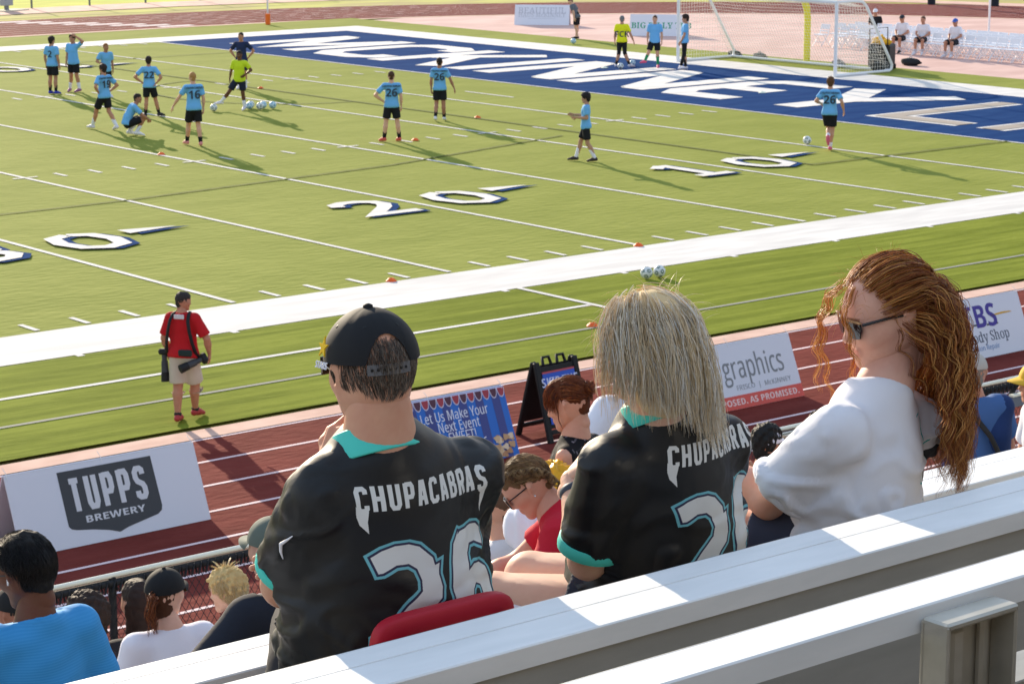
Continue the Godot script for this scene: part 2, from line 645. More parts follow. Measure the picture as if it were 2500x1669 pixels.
func field_numbers(t: Node, y: float) -> void:
	# near numbers read from the near side: right is +x, up is -z; far numbers are turned round
	for k in [1, 2, 3]:
		for side in [1, -1]:
			var x: float = -k * 10.0 * YD
			var zb: float = -6.2 if side == 1 else FAR + 6.2
			for d in 2:
				var ch := str(k) if d == 0 else "0"
				var x0: float = side * (-1.95 if d == 0 else 0.42)
				for pass_ in 2:
					var b := MB.new()
					var i := 0
					for st in digit(ch):
						if side == -1 and ch == "1" and i == 2:
							continue
						var p := PackedVector2Array()
						for q in range(0, st.size(), 2):
							var off := Vector2(0.13, 0.08) if pass_ == 0 else Vector2.ZERO
							p.append(Vector2(x + x0 + side * 1.5 * st[q] + off.x, zb - side * 2.0 * st[q + 1] + off.y))
						b.ribbon(p, 0.32, y + 0.02 + pass_ * 0.012 + i * 0.003)
						i += 1
					part("painted_number" if pass_ else "number_shadow", b.mesh(), M.paint if pass_ else M.navy, t)
			# arrow that points to the nearer goal line
			var za: float = zb - side * 1.55
			part("number_arrow", MB.new().flat(PackedVector2Array([Vector2(x + 2.28, za - 0.24), Vector2(x + 3.5, za + 0.02), Vector2(x + 2.28, za + 0.26)]), y + 0.032).mesh(), M.paint, t)
			part("number_shadow", MB.new().flat(PackedVector2Array([Vector2(x + 2.5, za - 0.12), Vector2(x + 3.75, za + 0.12), Vector2(x + 2.45, za + 0.4)]), y + 0.02).mesh(), M.navy, t)


# ---------------------------------------------------------------- stand
func plank(w: float, groove: float) -> PackedVector2Array:
	# rear edge at z = 0, front at z = -w; a groove between two ribs, a square rear face
	var p := PackedVector2Array([Vector2(0, -0.045), Vector2(0, -0.003), Vector2(-0.003, 0)])
	if groove > 0.0:
		p.append_array(PackedVector2Array([Vector2(-groove + 0.003, 0), Vector2(-groove + 0.002, -0.006), Vector2(-groove - 0.002, -0.006), Vector2(-groove - 0.003, 0)]))
	p.append_array(PackedVector2Array([Vector2(-w, 0), Vector2(-w, -0.04)]))
	return p


func nose() -> PackedVector2Array:
	# the rounded front edge, butted against the plank at z = 0
	return PackedVector2Array([Vector2(0, -0.041), Vector2(0, -0.0005), Vector2(-0.006, -0.0015), Vector2(-0.02, -0.0075), Vector2(-0.031, -0.0145), Vector2(-0.037, -0.024), Vector2(-0.037, -0.041)])


func profile_mesh(p: PackedVector2Array, length: float) -> ArrayMesh:
	return MB.new().prism(p, length, Transform3D(Basis(Vector3(0, 0, 1), Vector3(0, 1, 0), Vector3(1, 0, 0)), Vector3.ZERO)).mesh()


func seat(s: Node, x0: float, r: Array, length: float) -> void:
	var o := part("seat_plank", plank_mesh(r[2] - 0.037, r[3], length), M.alu, s, Transform3D(Basis(), Vector3(x0, r[1], r[0])))
	part("front_nose", profile_mesh(nose(), length), M.alu_nose, o, Transform3D(Basis(), Vector3(0, 0, -(r[2] - 0.037))))


func plank_mesh(w: float, groove: float, length: float) -> ArrayMesh:
	var p := plank(w, groove)
	var f := Transform3D(Basis(Vector3(0, 0, 1), Vector3(0, 1, 0), Vector3(1, 0, 0)), Vector3.ZERO)
	return MB.new().prism(p, length, f).mesh()


func build_stand() -> void:
	var s := thing("grandstand", "aluminium grandstand with long plank seats in stepped rows", "bleachers")
	var x0 := -62.0
	var len := 50.0
	# upper rows: rear edge z, seat height
	var rows := [[28.615, 5.66, 0.215, 0.115], [29.527, 5.95, 0.227, 0.112], [30.425, 6.24, 0.128, 0.0], [31.445, 6.53, 0.2, 0.1], [32.3, 6.82, 0.2, 0.1]]
	for r in rows:
		seat(s, x0, r, len)
	for r in [[29.521, 5.95], [28.609, 5.66]]:
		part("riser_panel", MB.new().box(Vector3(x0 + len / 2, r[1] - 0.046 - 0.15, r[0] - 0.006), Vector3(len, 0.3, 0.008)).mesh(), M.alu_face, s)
	# foot planks, two to a row
	for i in 2:
		for k in 2:
			var r: Array = rows[i]
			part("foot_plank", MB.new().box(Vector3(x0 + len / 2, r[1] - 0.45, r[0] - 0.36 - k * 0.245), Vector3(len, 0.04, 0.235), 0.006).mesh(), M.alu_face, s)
	# the rows go on upwards behind, to the press box
	for k in 7:
		var z := 34.0 + k * 0.9
		var y := 7.4 + k * 0.32
		seat(s, x0, [z, y, 0.227, 0.112], len)
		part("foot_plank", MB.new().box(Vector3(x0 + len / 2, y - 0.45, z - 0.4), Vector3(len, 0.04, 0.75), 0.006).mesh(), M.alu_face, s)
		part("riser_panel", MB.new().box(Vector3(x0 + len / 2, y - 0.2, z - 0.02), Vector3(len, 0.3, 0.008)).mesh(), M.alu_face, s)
	var pb := thing("press_box", "grey press box along the back of the stand, behind the viewer", "building", Vector3(-40, 9.6, 42.6))
	part("wall", MB.new().box(Vector3(0, 1.6, 0), Vector3(60, 5.2, 3.0), 0.03).mesh(), hexm("6f6a62", 0.9), pb)
	part("roof", MB.new().box(Vector3(0, 4.3, -0.6), Vector3(61, 0.2, 4.6), 0.03).mesh(), hexm("5b5853", 0.9), pb)
	for k in 12:
		part("window", MB.new().box(Vector3(-27.5 + k * 5, 2.0, -1.51), Vector3(4.2, 1.3, 0.06), 0.01).mesh(), hexm("2a3036", 0.1, 0.0, 0.7), pb)
	for q in [[2, -45.3], [2, -47.1], [2, -43.45], [2, -41.6], [3, -46.2], [3, -44.3], [1, -46.02], [1, -47.8]]:
		var r: Array = rows[q[0]]
		bracket(s, Vector3(q[1], r[1], r[0] + 0.002))
	for i in 2:
		for x in [-50.0, -46.4, -42.8, -39.2, -35.6]:
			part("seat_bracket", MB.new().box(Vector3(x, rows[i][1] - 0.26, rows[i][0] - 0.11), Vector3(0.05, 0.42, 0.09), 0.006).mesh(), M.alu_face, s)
	# lower rows towards the fence, hidden from above by the upper ones
	for k in 8:
		var z := 27.3 - k * 0.9
		var y := 4.56 - k * 0.31
		seat(s, x0, [z, y, 0.227, 0.112], len)
		part("foot_plank", MB.new().box(Vector3(x0 + len / 2, y - 0.45, z - 0.45), Vector3(len, 0.04, 0.5), 0.006).mesh(), M.alu_face, s)
	for k in 10:
		var x := -60.0 + k * 5.0
		part("frame_beam", MB.new().tube(path3([Vector3(x, 6.2, 33.2), Vector3(x, 4.85, 28.3), Vector3(x, 1.6, 19.9)]), [0.07], 6).mesh(), hexm("4a4b4d", 0.7), s)
		part("frame_post", MB.new().box(Vector3(x, 2.4, 28.5), Vector3(0.12, 4.8, 0.12)).mesh(), hexm("4a4b4d", 0.7), s)
	part("rear_screen", MB.new().box(Vector3(x0 + len / 2, 3.4, 33.9), Vector3(len, 6.6, 0.1)).mesh(), hexm("3a3a3c", 0.9), s)
	part("front_wall", MB.new().box(Vector3(x0 + len / 2, 0.55, 19.2), Vector3(len, 1.1, 0.15)).mesh(), M.concrete, s)
	struct("concrete_pad", MB.new().rect(-75, 15.6, 0, 40, 0.006).mesh(), M.concrete)


func bracket(s: Node, at: Vector3) -> void:
	# an upright channel on the rear face of a plank, open towards the rear, its top rounded off
	var b := MB.new()
	b.box(at + Vector3(0, -0.3, 0.005), Vector3(0.175, 0.56, 0.008), 0.003)
	for k in [-0.084, 0.084]:
		b.box(at + Vector3(k, -0.3, 0.034), Vector3(0.009, 0.56, 0.052), 0.004)
	b.box(at + Vector3(0, -0.022, 0.032), Vector3(0.178, 0.014, 0.056), 0.006)
	b.box(at + Vector3(-0.028, -0.3, 0.02), Vector3(0.036, 0.52, 0.026), 0.008)
	b.box(at + Vector3(0.05, -0.3, 0.016), Vector3(0.02, 0.52, 0.016), 0.005)
	var o := part("seat_bracket", b.mesh(), M.alu_bare, s)
	for y in [-0.14, -0.3]:
		part("bolt", MB.new().tube(path3([at + Vector3(-0.03, y, 0.008), at + Vector3(-0.03, y, 0.024)]), [0.014], 6).mesh(), hexm("3c3a38", 0.5, 0.6), o)


# ---------------------------------------------------------------- fences, goal, boards, chairs
func build_fences() -> void:
	var f := thing("track_fence", "black chain link fence with white top rail in front of the stand", "fence", Vector3(0, 0, 15.7))
	var cap := hexm("f0efe0", 0.5)
	var blk := hexm("2a2c31", 0.55, 0.2)
	part("top_rail", MB.new().tube(path3([Vector3(-62, 1.37, 0.01), Vector3(-12, 1.37, 0.01)]), [0.024], 8).mesh(), cap, f)
	part("upper_rail", MB.new().tube(path3([Vector3(-62, 1.305, 0.01), Vector3(-12, 1.305, 0.01)]), [0.036], 8).mesh(), blk, f)
	part("bottom_rail", MB.new().tube(path3([Vector3(-62, 0.09, 0), Vector3(-12, 0.09, 0)]), [0.025], 6).mesh(), blk, f)
	for k in 17:
		part("post", MB.new().tube(path3([Vector3(-60.3 + k * 2.4, 0, 0.0), Vector3(-60.3 + k * 2.4, 1.36, 0.0)]), [0.036], 8).mesh(), blk, f)
	var w := MB.new()
	var x := -56.0
	while x < -14.0:
		for s in [-1.0, 1.0]:
			var a := Vector3(x, 0.1, 0.035 + s * 0.004)
			w.tube(path3([a, a + Vector3(s * 0.74, 1.2, 0)]), [0.0034], 3, false)
		# the knuckled selvage that stands against the cap
		x += 0.072
	stuff(part("chain_link", w.mesh(), blk, f))
	var kn := MB.new()
	x = -56.0
	while x < -14.0:
		kn.tube(path3([Vector3(x, 1.22, 0.035), Vector3(x + 0.03, 1.335, 0.05), Vector3(x + 0.05, 1.24, 0.035)]), [0.012], 4)
		x += 0.072
	stuff(part("wire_knuckle", kn.mesh(), blk, f))
	var mr := part("mid_rail", MB.new().box(Vector3(-20.5, 1.1, 0.06), Vector3(12.6, 0.13, 0.05), 0.01).mesh(), hexm("6c7686", 0.5, 0.3), f)
	part("rail_cap", MB.new().box(Vector3(-20.5, 1.18, 0.06), Vector3(12.6, 0.03, 0.07), 0.006).mesh(), cap, mr)
	# notice on the fence
	var sg := thing("notice_sign", "white metal notice with dark border and small capitals on the chain link fence", "sign", Vector3(-30.53, 1.19, 15.79))
	part("sign_plate", MB.new().box(Vector3.ZERO, Vector3(0.54, 0.33, 0.008), 0.002).mesh(), hexm("dfe4e6", 0.4), sg)
	var bd := MB.new()
	for q in [[0, 0.145, 0.5, 0.008], [0, -0.145, 0.5, 0.008], [-0.246, 0, 0.008, 0.29], [0.246, 0, 0.008, 0.29]]:
		bd.box(Vector3(q[0], q[1], 0.006), Vector3(q[2], q[3], 0.004))
	part("sign_border", bd.mesh(), hexm("2e4a40", 0.5), sg)
	for i in 4:
		lettering(["NO STANDING", "AT FEET RAIL", "CONSUMED", "HOME"][i], 0.042, "4a5254", sg, Transform3D(Basis(), Vector3(0.02, 0.1 - i * 0.067, 0.006)), 1.25, false)
	# far fence beyond the track
	var ff := thing("far_fence", "thin grey fence posts along the grass beyond the far track", "fence", Vector3(0, 0, -70.8))
	var gm := hexm("7c8478", 0.6, 0.3)
	for k in 18:
		var px := -33.0 + k * 3.18
		var o := part("post", MB.new().tube(path3([Vector3(px + 0.95, 0, -0.02 * k + 0.1), Vector3(px + 0.95, 1.8, -0.02 * k + 0.1)]), [0.05], 6).mesh(), gm, ff)
	part("rail", MB.new().tube(path3([Vector3(-34, 1.78, 0.1), Vector3(22, 1.78, -0.2)]), [0.035], 6).mesh(), gm, ff)
	for q in [[41.01, -44.24, "left of the two thick black posts on the dry grass beyond the bend"], [42.37, -41.4, "right of the two thick black posts beyond the bend, behind the thin white pole"]]:
		tag(part("light_post", MB.new().tube(path3([Vector3(q[0], -0.1, q[1]), Vector3(q[0], 9, q[1])]), [0.2, 0.16], 12).mesh(), hexm("1d2530", 0.6)), q[2], "post", "posts beyond the bend")
	var fp := thing("white_pole", "thin white pole standing on the pink apron behind the folding chairs", "pole", Vector3(28.82, 0, -30.56))
	part("shaft", MB.new().tube(path3([Vector3.ZERO, Vector3(0, 3.2, 0)]), [0.045], 8).mesh(), M.white_metal, fp)
	part("base", MB.new().lathe(xz([0.0, 0.06, 0.16, 0.05, 0.2, 0.0]), 12).mesh(), M.white_metal, fp)
	var cf := thing("corner_pylon", "orange pylon with a thin white pole at the far corner", "pylon", Vector3(8.58, 0.02, -53.91))
	part("pylon_base", MB.new().box(Vector3(0, 0.24, 0), Vector3(0.17, 0.48, 0.17), 0.02).mesh(), hexm("f07028", 0.7), cf)
	part("pole", MB.new().tube(path3([Vector3(0, 0.4, 0), Vector3(0, 2.6, 0)]), [0.035], 8).mesh(), hexm("d9d4e0", 0.5), cf)
	var ub := thing("utility_box", "small grey utility box on a stem at the far left edge", "utility box", Vector3(4.39, 0, -70.2), 0.3)
	part("cabinet", MB.new().box(Vector3(0, 0.52, 0), Vector3(0.6, 0.56, 0.35), 0.03).mesh(), hexm("9aa0a4", 0.6), ub)
	part("stem", MB.new().box(Vector3(0, 0.12, 0), Vector3(0.18, 0.26, 0.14)).mesh(), hexm("7d8286", 0.6), ub)
	part("pad", MB.new().box(Vector3(0.2, 0.015, 0), Vector3(1.6, 0.05, 1.0)).mesh(), hexm("c9c2ad", 0.9), ub)


func build_goal() -> void:
	var g := thing("soccer_goal", "white soccer goal with net standing on the end line", "goal")
	var zr := -21.16
	var zl := -28.81
	var x := 9.58
	var xb := 12.35
	var r := 0.06
	var wm: Material = M.white_metal
	for z in [zr, zl]:
		part("post", MB.new().tube(path3([Vector3(x, 0.03, z), Vector3(x, 2.52, z)]), [r], 12).mesh(), wm, g)
		part("side_frame", MB.new().tube(path3([Vector3(x, 2.5, z), Vector3(x + 0.8, 2.5, z), Vector3(x + 1.25, 2.46, z), Vector3(x + 1.45, 2.3, z), Vector3(xb - 0.12, 0.5, z), Vector3(xb + 0.02, 0.28, z), Vector3(xb, 0.13, z), Vector3(xb - 0.12, 0.075, z), Vector3(x, 0.075, z)]), [0.05], 10).mesh(), wm, g)
	part("crossbar", MB.new().tube(path3([Vector3(x, 2.5, zr + 0.06), Vector3(x, 2.5, zl - 0.06)]), [r], 12).mesh(), wm, g)
	part("ground_bar", MB.new().tube(path3([Vector3(xb - 0.08, 0.085, zr), Vector3(xb - 0.08, 0.085, zl)]), [0.05], 10).mesh(), wm, g)
	var n := MB.new()
	var tw := 0.0055
	var prof := [Vector2(x, 2.48), Vector2(x + 0.7, 2.44), Vector2(x + 1.4, 2.28), Vector2(x + 1.75, 1.6), Vector2(x + 2.2, 0.8), Vector2(xb - 0.1, 0.1)]
	var z := zl
	while z < zr:
		var p := PackedVector3Array()
		for q in prof:
			p.append(Vector3(q.x, q.y - 0.03 * absf(sin(z * 2.0)), z))
		n.tube(p, [tw], 3, false)
		z += 0.13
	for i in prof.size() - 1:
		var steps := int(prof[i].distance_to(prof[i + 1]) / 0.13) + 1
		for k in steps:
			var q: Vector2 = prof[i].lerp(prof[i + 1], float(k) / steps)
			var p := PackedVector3Array()
			for j in 13:
				p.append(Vector3(q.x, q.y - 0.03 * sin(j * 0.5) * (1.0 if q.y > 0.3 else 0.0), lerpf(zl, zr, j / 12.0)))
			n.tube(p, [tw], 3, false)
	for zz in [zl, zr]:
		var k := 0.12
		while k < 2.5:
			var xe := x + 1.5 + (2.3 - k) / 2.2 * 1.25 if k < 2.3 else x + 1.3
			n.tube(path3([Vector3(x, k, zz), Vector3(minf(xe, xb), k, zz)]), [tw], 3, false)
			k += 0.13
		k = x + 0.13
		while k < xb:
			var yt := 2.44 if k < x + 1.4 else 2.3 - (k - x - 1.4) / 1.3 * 2.1
			n.tube(path3([Vector3(k, 0.1, zz), Vector3(k, maxf(yt, 0.15), zz)]), [tw], 3, false)
			k += 0.13
	stuff(part("net", n.mesh(), hexm("e6e2dc", 0.8), g))
	# football upright behind it
	var u := thing("football_goalpost", "yellow padded gooseneck football goalpost behind the soccer goal", "goalpost", Vector3(12.95, 0, -25.7))
	part("gooseneck", MB.new().tube(path3([Vector3(0, 0, 0), Vector3(0, 1.55, 0), Vector3(-0.06, 1.95, 0), Vector3(-0.25, 2.35, 0), Vector3(-0.65, 2.72, 0), Vector3(-1.3, 2.98, 0), Vector3(-3.8, 3.05, 0)]), [0.12], 14).mesh(), hexm("e6dc2c", 0.6), u)
	part("crossbar", MB.new().tube(path3([Vector3(-3.8, 3.05, -3.55), Vector3(-3.8, 3.05, 3.55)]), [0.07], 10).mesh(), hexm("e6dc2c", 0.6), u)
	for s in [-1, 1]:
		part("upright", MB.new().tube(path3([Vector3(-3.8, 3.05, s * 3.55), Vector3(-3.8, 9.1, s * 3.55)]), [0.05], 8).mesh(), hexm("e6dc2c", 0.6), u)


# a banner board that leans back like one side of a tent: returns the thing and the frame of its face (x right, y up the slope, z out)
func banner(label: String, x0: float, x1: float, face: Material) -> Array:
	var t := thing("banner_board", label, "banner", Vector3(x0, 0, 10.71), 0.0, "advertising boards along the track")
	var f := Transform3D(Basis(Vector3(1, 0, 0), Vector3(0, 0.835, -0.345).normalized(), Vector3(0, 0.345, 0.835).normalized()), Vector3(0, 0.005, 0))
	var l := x1 - x0
	part("front_panel", MB.new().prism(xz([0, 0, l, 0, l, 0.903, 0, 0.903]), -0.012, f).mesh(), face, t)
	var fb := Transform3D(Basis(Vector3(1, 0, 0), Vector3(0, 0.835, 0.345).normalized(), Vector3(0, -0.345, 0.835).normalized()), Vector3(0, 0.005, -0.72))
	part("back_panel", MB.new().prism(xz([0, 0, l, 0, l, 0.9, 0, 0.9]), -0.012, fb).mesh(), M.board, t)
	part("base_bar", MB.new().box(Vector3(0.02, 0.03, -0.36), Vector3(0.03, 0.03, 0.7), 0.005).mesh(), hexm("c9ccd2", 0.5), t)
	for k in [0.03, l * 0.5, l - 0.03]:
		part("cable_tie", MB.new().tube(path3([f * Vector3(k, 0.86, 0.004), f * Vector3(k, 0.93, 0.006), f * Vector3(k - 0.01, 1.0, -0.03)]), [0.004], 4).mesh(), hexm("f0f0f0", 0.4), t)
	return [t, f, l]


func flat_poly(poly: Array, col: String, parent: Node, f: Transform3D, z: float, called: String) -> void:
	var p := xz(poly)
	part(called, MB.new().prism(p, 0.0015, f.translated_local(Vector3(0, 0, z))).mesh(), hexm(col, 0.6), parent)


# block letters as strokes, in the frame's x-y plane
func block_text(t: String, wl: float, h: float, gap: float, th: float, col: String, parent: Node, f: Transform3D, z: float) -> void:
	var x := 0.0
	for ch in t:
		var b := MB.new()
		var i := 0
		for st in glyph(ch):
			var p := PackedVector2Array()
			for k in range(0, st.size(), 2):
				p.append(Vector2(x + wl * (th / wl * 0.5 + st[k] * (1.0 - th / wl)), -h * (th / h * 0.5 + (st[k + 1] - 0.04) / 0.92 * (1.0 - th / h))))
			b.ribbon(p, th, i * 0.0006)
			i += 1
		# ribbon lies in x-z: stand it up
		var g := f * Transform3D(Basis(Vector3(1, 0, 0), Vector3(0, 0, 1), Vector3(0, -1, 0)), Vector3(0, 0, z))
		part("letter", MB.new().add(b, g).mesh(), hexm(col, 0.6), parent)
		x += wl + gap


func build_boards() -> void:
	var a := banner("white brewery banner board with a dark grey shield logo, leftmost board along the track", -37.014, -34.637, M.board)
	var t: Node3D = a[0]
	var f: Transform3D = a[1]
	var W := 2.377
	var H := 0.903
	var sh := []
	for q in [[0.261, 0.07], [0.756, 0.07], [0.76, 0.70], [0.753, 0.76], [0.73, 0.80], [0.64, 0.845], [0.56, 0.885], [0.514, 0.925], [0.46, 0.875], [0.38, 0.83], [0.30, 0.80], [0.274, 0.78], [0.262, 0.74]]:
		sh.append(q[0] * W)
		sh.append((1.0 - q[1]) * H)
	flat_poly(sh, "45484c", t, f, 0.001, "shield_logo")
	var fx := f
	fx.origin = f * Vector3(0.295 * W, (1.0 - 0.60) * H, 0)
	block_text("TUPPS", 0.178, 0.405, 0.024, 0.064, "d6d8de", t, fx, 0.004)
	lettering("BREWERY", 0.075, "d6d8de", t, f.translated_local(Vector3(0.51 * W, (1.0 - 0.695) * H, 0.003)), 1.6)

	a = banner("white board with grey lettering and a coral band, partly behind the blonde hair", -27.345, -24.971, M.board)
	t = a[0]
	f = a[1]
	lettering("graphics", 0.31, "84888c", t, f.translated_local(Vector3(1.56, 0.56, 0.002)), 0.72, false)
	lettering("FRISCO  |  McKINNEY", 0.068, "a0a3aa", t, f.translated_local(Vector3(1.68, 0.285, 0.002)), 1.15, false)
	flat_poly([0, 0.001, 2.374, 0.001, 2.374, 0.185, 0, 0.185], "dd5f55", t, f, 0.001, "coral_band")
	lettering("PROPOSED. AS PROMISED.", 0.085, "f2d6d2", t, f.translated_local(Vector3(1.42, 0.095, 0.003)), 1.2)

	a = banner("white body shop board with purple initials and yellow swoosh, rightmost along the track", -22.376, -19.999, M.board)
	t = a[0]
	f = a[1]
	lettering("TBS", 0.34, "4a3f96", t, f.translated_local(Vector3(1.38, 0.62, 0.002)), 1.0)
	for q in [[1.19, 0.52, 0.3], [1.5, 0.5, 0.26]]:
		flat_poly([q[0], q[1] - 0.03, q[0] + q[2], q[1] - 0.03, q[0] + q[2], q[1], q[0], q[1]], "55575c", t, f, 0.001, "logo_shade")
	flat_poly([1.66, 0.62, 1.9, 0.64, 2.1, 0.63, 2.13, 0.615, 1.9, 0.61, 1.66, 0.6], "d8a62c", t, f, 0.002, "yellow_swoosh")
	flat_poly([0.5, 0.66, 0.8, 0.63, 1.02, 0.62, 1.02, 0.6, 0.8, 0.61, 0.5, 0.64], "d8a62c", t, f, 0.002, "yellow_swoosh")
	lettering("Auto Body Shop", 0.15, "4c5568", t, f.translated_local(Vector3(1.24, 0.31, 0.002)), 0.9, false, true)
	lettering("Collision Repair", 0.075, "7f9cc4", t, f.translated_local(Vector3(1.3, 0.15, 0.002)), 1.0, false)

	a = banner("blue striped snack banner with white handwriting and red scallops, behind the man in the cap", -32.47, -30.093, hexm("2f6fc8", 0.5))
	t = a[0]
	f = a[1]
	for k in 9:
		var x := 0.06 + k * 0.262
		flat_poly([x, 0.001, x + 0.125, 0.001, x + 0.125, 0.9, x, 0.9], "46508e", t, f, 0.001, "dark_stripe")
	flat_poly([0, 0.885, 2.377, 0.885, 2.377, 0.902, 0, 0.902], "c9ccec", t, f, 0.0015, "top_strip")
	for k in 20:
		var p := []
		var q := []
		var cx := 0.06 + k * 0.119
		for i in 9:
			var an := PI + PI * i / 8.0
			p.append_array([cx + 0.06 * cos(an), 0.885 + 0.125 * sin(an)])
			q.append_array([cx + 0.05 * cos(an), 0.884 + 0.11 * sin(an)])
		flat_poly(p, "d8d6ea", t, f, 0.003, "scallop_edge")
		flat_poly(q, "a8434f" if k % 2 else "5c3848", t, f, 0.005, "scallop")
	for q in [["Let Us Make Your", 0.655, 1.53, 0.125], ["Next Event", 0.515, 1.56, 0.125], ["SWEET!", 0.375, 1.58, 0.125], ["936-4296", 0.245, 1.66, 0.125]]:
		lettering(q[0], q[3], "e6e9f6", t, f.translated_local(Vector3(q[2], q[1], 0.004)), 0.78, false)
	var rng := RandomNumberGenerator.new()
	rng.seed = 5
	for k in 46:
		var c := Vector2(1.35 + rng.randf() * 0.98, 0.03)
		c.y += rng.randf() * (0.05 + 0.2 * clampf((c.x - 1.45) / 0.7, 0, 1))
		var p := []
		var ph := rng.randf() * TAU
		for i in 9:
			var an := TAU * i / 9.0
			var rr := 0.05 * (1.0 + 0.25 * sin(an * 3.0 + ph))
			p.append_array([clampf(c.x + rr * cos(an), 0.01, 2.36), maxf(0.004, c.y + rr * 0.8 * sin(an))])
		flat_poly(p, ["d8b890", "c79f78", "e4cdb0", "b98a66"][k % 4], t, f, 0.003 + k * 0.0002, "printed_snack")

	# folding plastic sidewalk sign
	var s := thing("sidewalk_sign", "black folding sidewalk sign with a blue poster, behind the fringed woman", "sign", Vector3(-29.45, 0, 10.5), 0.05)
	var fr := Transform3D(Basis(Vector3(1, 0, 0), Vector3(0, 0.94, -0.27).normalized(), Vector3(0, 0.27, 0.94).normalized()), Vector3.ZERO)
	var fb := Transform3D(Basis(Vector3(1, 0, 0), Vector3(0, 0.94, 0.27).normalized(), Vector3(0, -0.27, 0.94).normalized()), Vector3(0, 0, -0.62))
	for q in [fr, fb]:
		for k in [0.045, 0.715]:
			part("leg", MB.new().box(q * Vector3(k, 0.52, 0), Vector3(0.09, 1.06, 0.05), 0.012, q.basis).mesh(), M.black, s)
		part("panel", MB.new().box(q * Vector3(0.38, 0.58, -0.005), Vector3(0.62, 0.8, 0.02), 0.006, q.basis).mesh(), M.black, s)
		part("cross_bar", MB.new().box(q * Vector3(0.38, 0.13, 0), Vector3(0.6, 0.06, 0.04), 0.01, q.basis).mesh(), M.black, s)
	part("poster", MB.new().box(fr * Vector3(0.38, 0.56, 0.02), Vector3(0.56, 0.66, 0.006), 0.0, fr.basis).mesh(), hexm("2d5bc4", 0.5), s)
	lettering("SKIP THE", 0.115, "ccd6f4", s, fr.translated_local(Vector3(0.38, 0.77, 0.026)), 0.95)
	lettering("LINE", 0.115, "ccd6f4", s, fr.translated_local(Vector3(0.38, 0.62, 0.026)), 0.95)
	part("poster_edge", MB.new().box(fr * Vector3(0.38, 0.9, 0.022), Vector3(0.56, 0.025, 0.006), 0.0, fr.basis).mesh(), hexm("b8505a", 0.5), s)
	for k in [0.25, 0.5]:
		part("handle", MB.new().tube(path3([fr * Vector3(k - 0.07, 1.0, -0.02), fr * Vector3(k - 0.055, 1.1, -0.03), fr * Vector3(k + 0.055, 1.1, -0.03), fr * Vector3(k + 0.07, 1.0, -0.02)]), [0.022], 6).mesh(), M.black, s)
	# two boards on the far apron
	for q in [[Vector3(16.79, 0, -46.95), Vector3(18.42, 0, -45.19), "white board with grey serif capitals on the far apron, left of the player in grey"], [Vector3(16.47, 0, -39.09), Vector3(18.08, 0, -37.31), "white board with green serif capitals behind the keepers"]]:
		var dir: Vector3 = (q[1] - q[0])
		var l := dir.length()
		dir = dir / l
		var o := thing("far_board", q[2], "banner", q[0], 0.0, "boards on the far apron")
		var outw := dir.cross(Vector3.UP)
		if outw.dot(CAM - q[0]) < 0:
			outw = -outw
		var up := Vector3(0, 0.835, 0) - outw * 0.345
		up = up.normalized()
		var g := Transform3D(Basis(dir, up, dir.cross(up)), Vector3.ZERO)
		part("front_panel", MB.new().prism(xz([0, 0, l, 0, l, 0.92, 0, 0.92]), -0.012, g).mesh(), M.board, o)
		var up2 := (Vector3(0, 0.835, 0) + outw * 0.345).normalized()
		part("back_panel", MB.new().prism(xz([0, 0, l, 0, l, 0.92, 0, 0.92]), -0.012, Transform3D(Basis(dir, up2, dir.cross(up2)), -outw * 0.72)).mesh(), M.board, o)
		if q[0].z < -44:
			lettering("BEAUTIFUL", 0.27, "b9bcc8", o, g.translated_local(Vector3(l * 0.5, 0.66, 0.003)), 1.0, false, true)
			lettering("HAUS McKINNEY", 0.2, "bfc2cc", o, g.translated_local(Vector3(l * 0.5, 0.46, 0.003)), 0.9, false, true)
			part("rule", MB.new().box(g * Vector3(l * 0.5, 0.3, 0.003), Vector3(l * 0.5, 0.012, 0.004), 0.0, g.basis).mesh(), hexm("c4c7d2"), o)
		else:
			lettering("BIG BILLY TUB", 0.25, "3f9f80", o, g.translated_local(Vector3(l * 0.54, 0.45, 0.003)), 0.95, true, true)


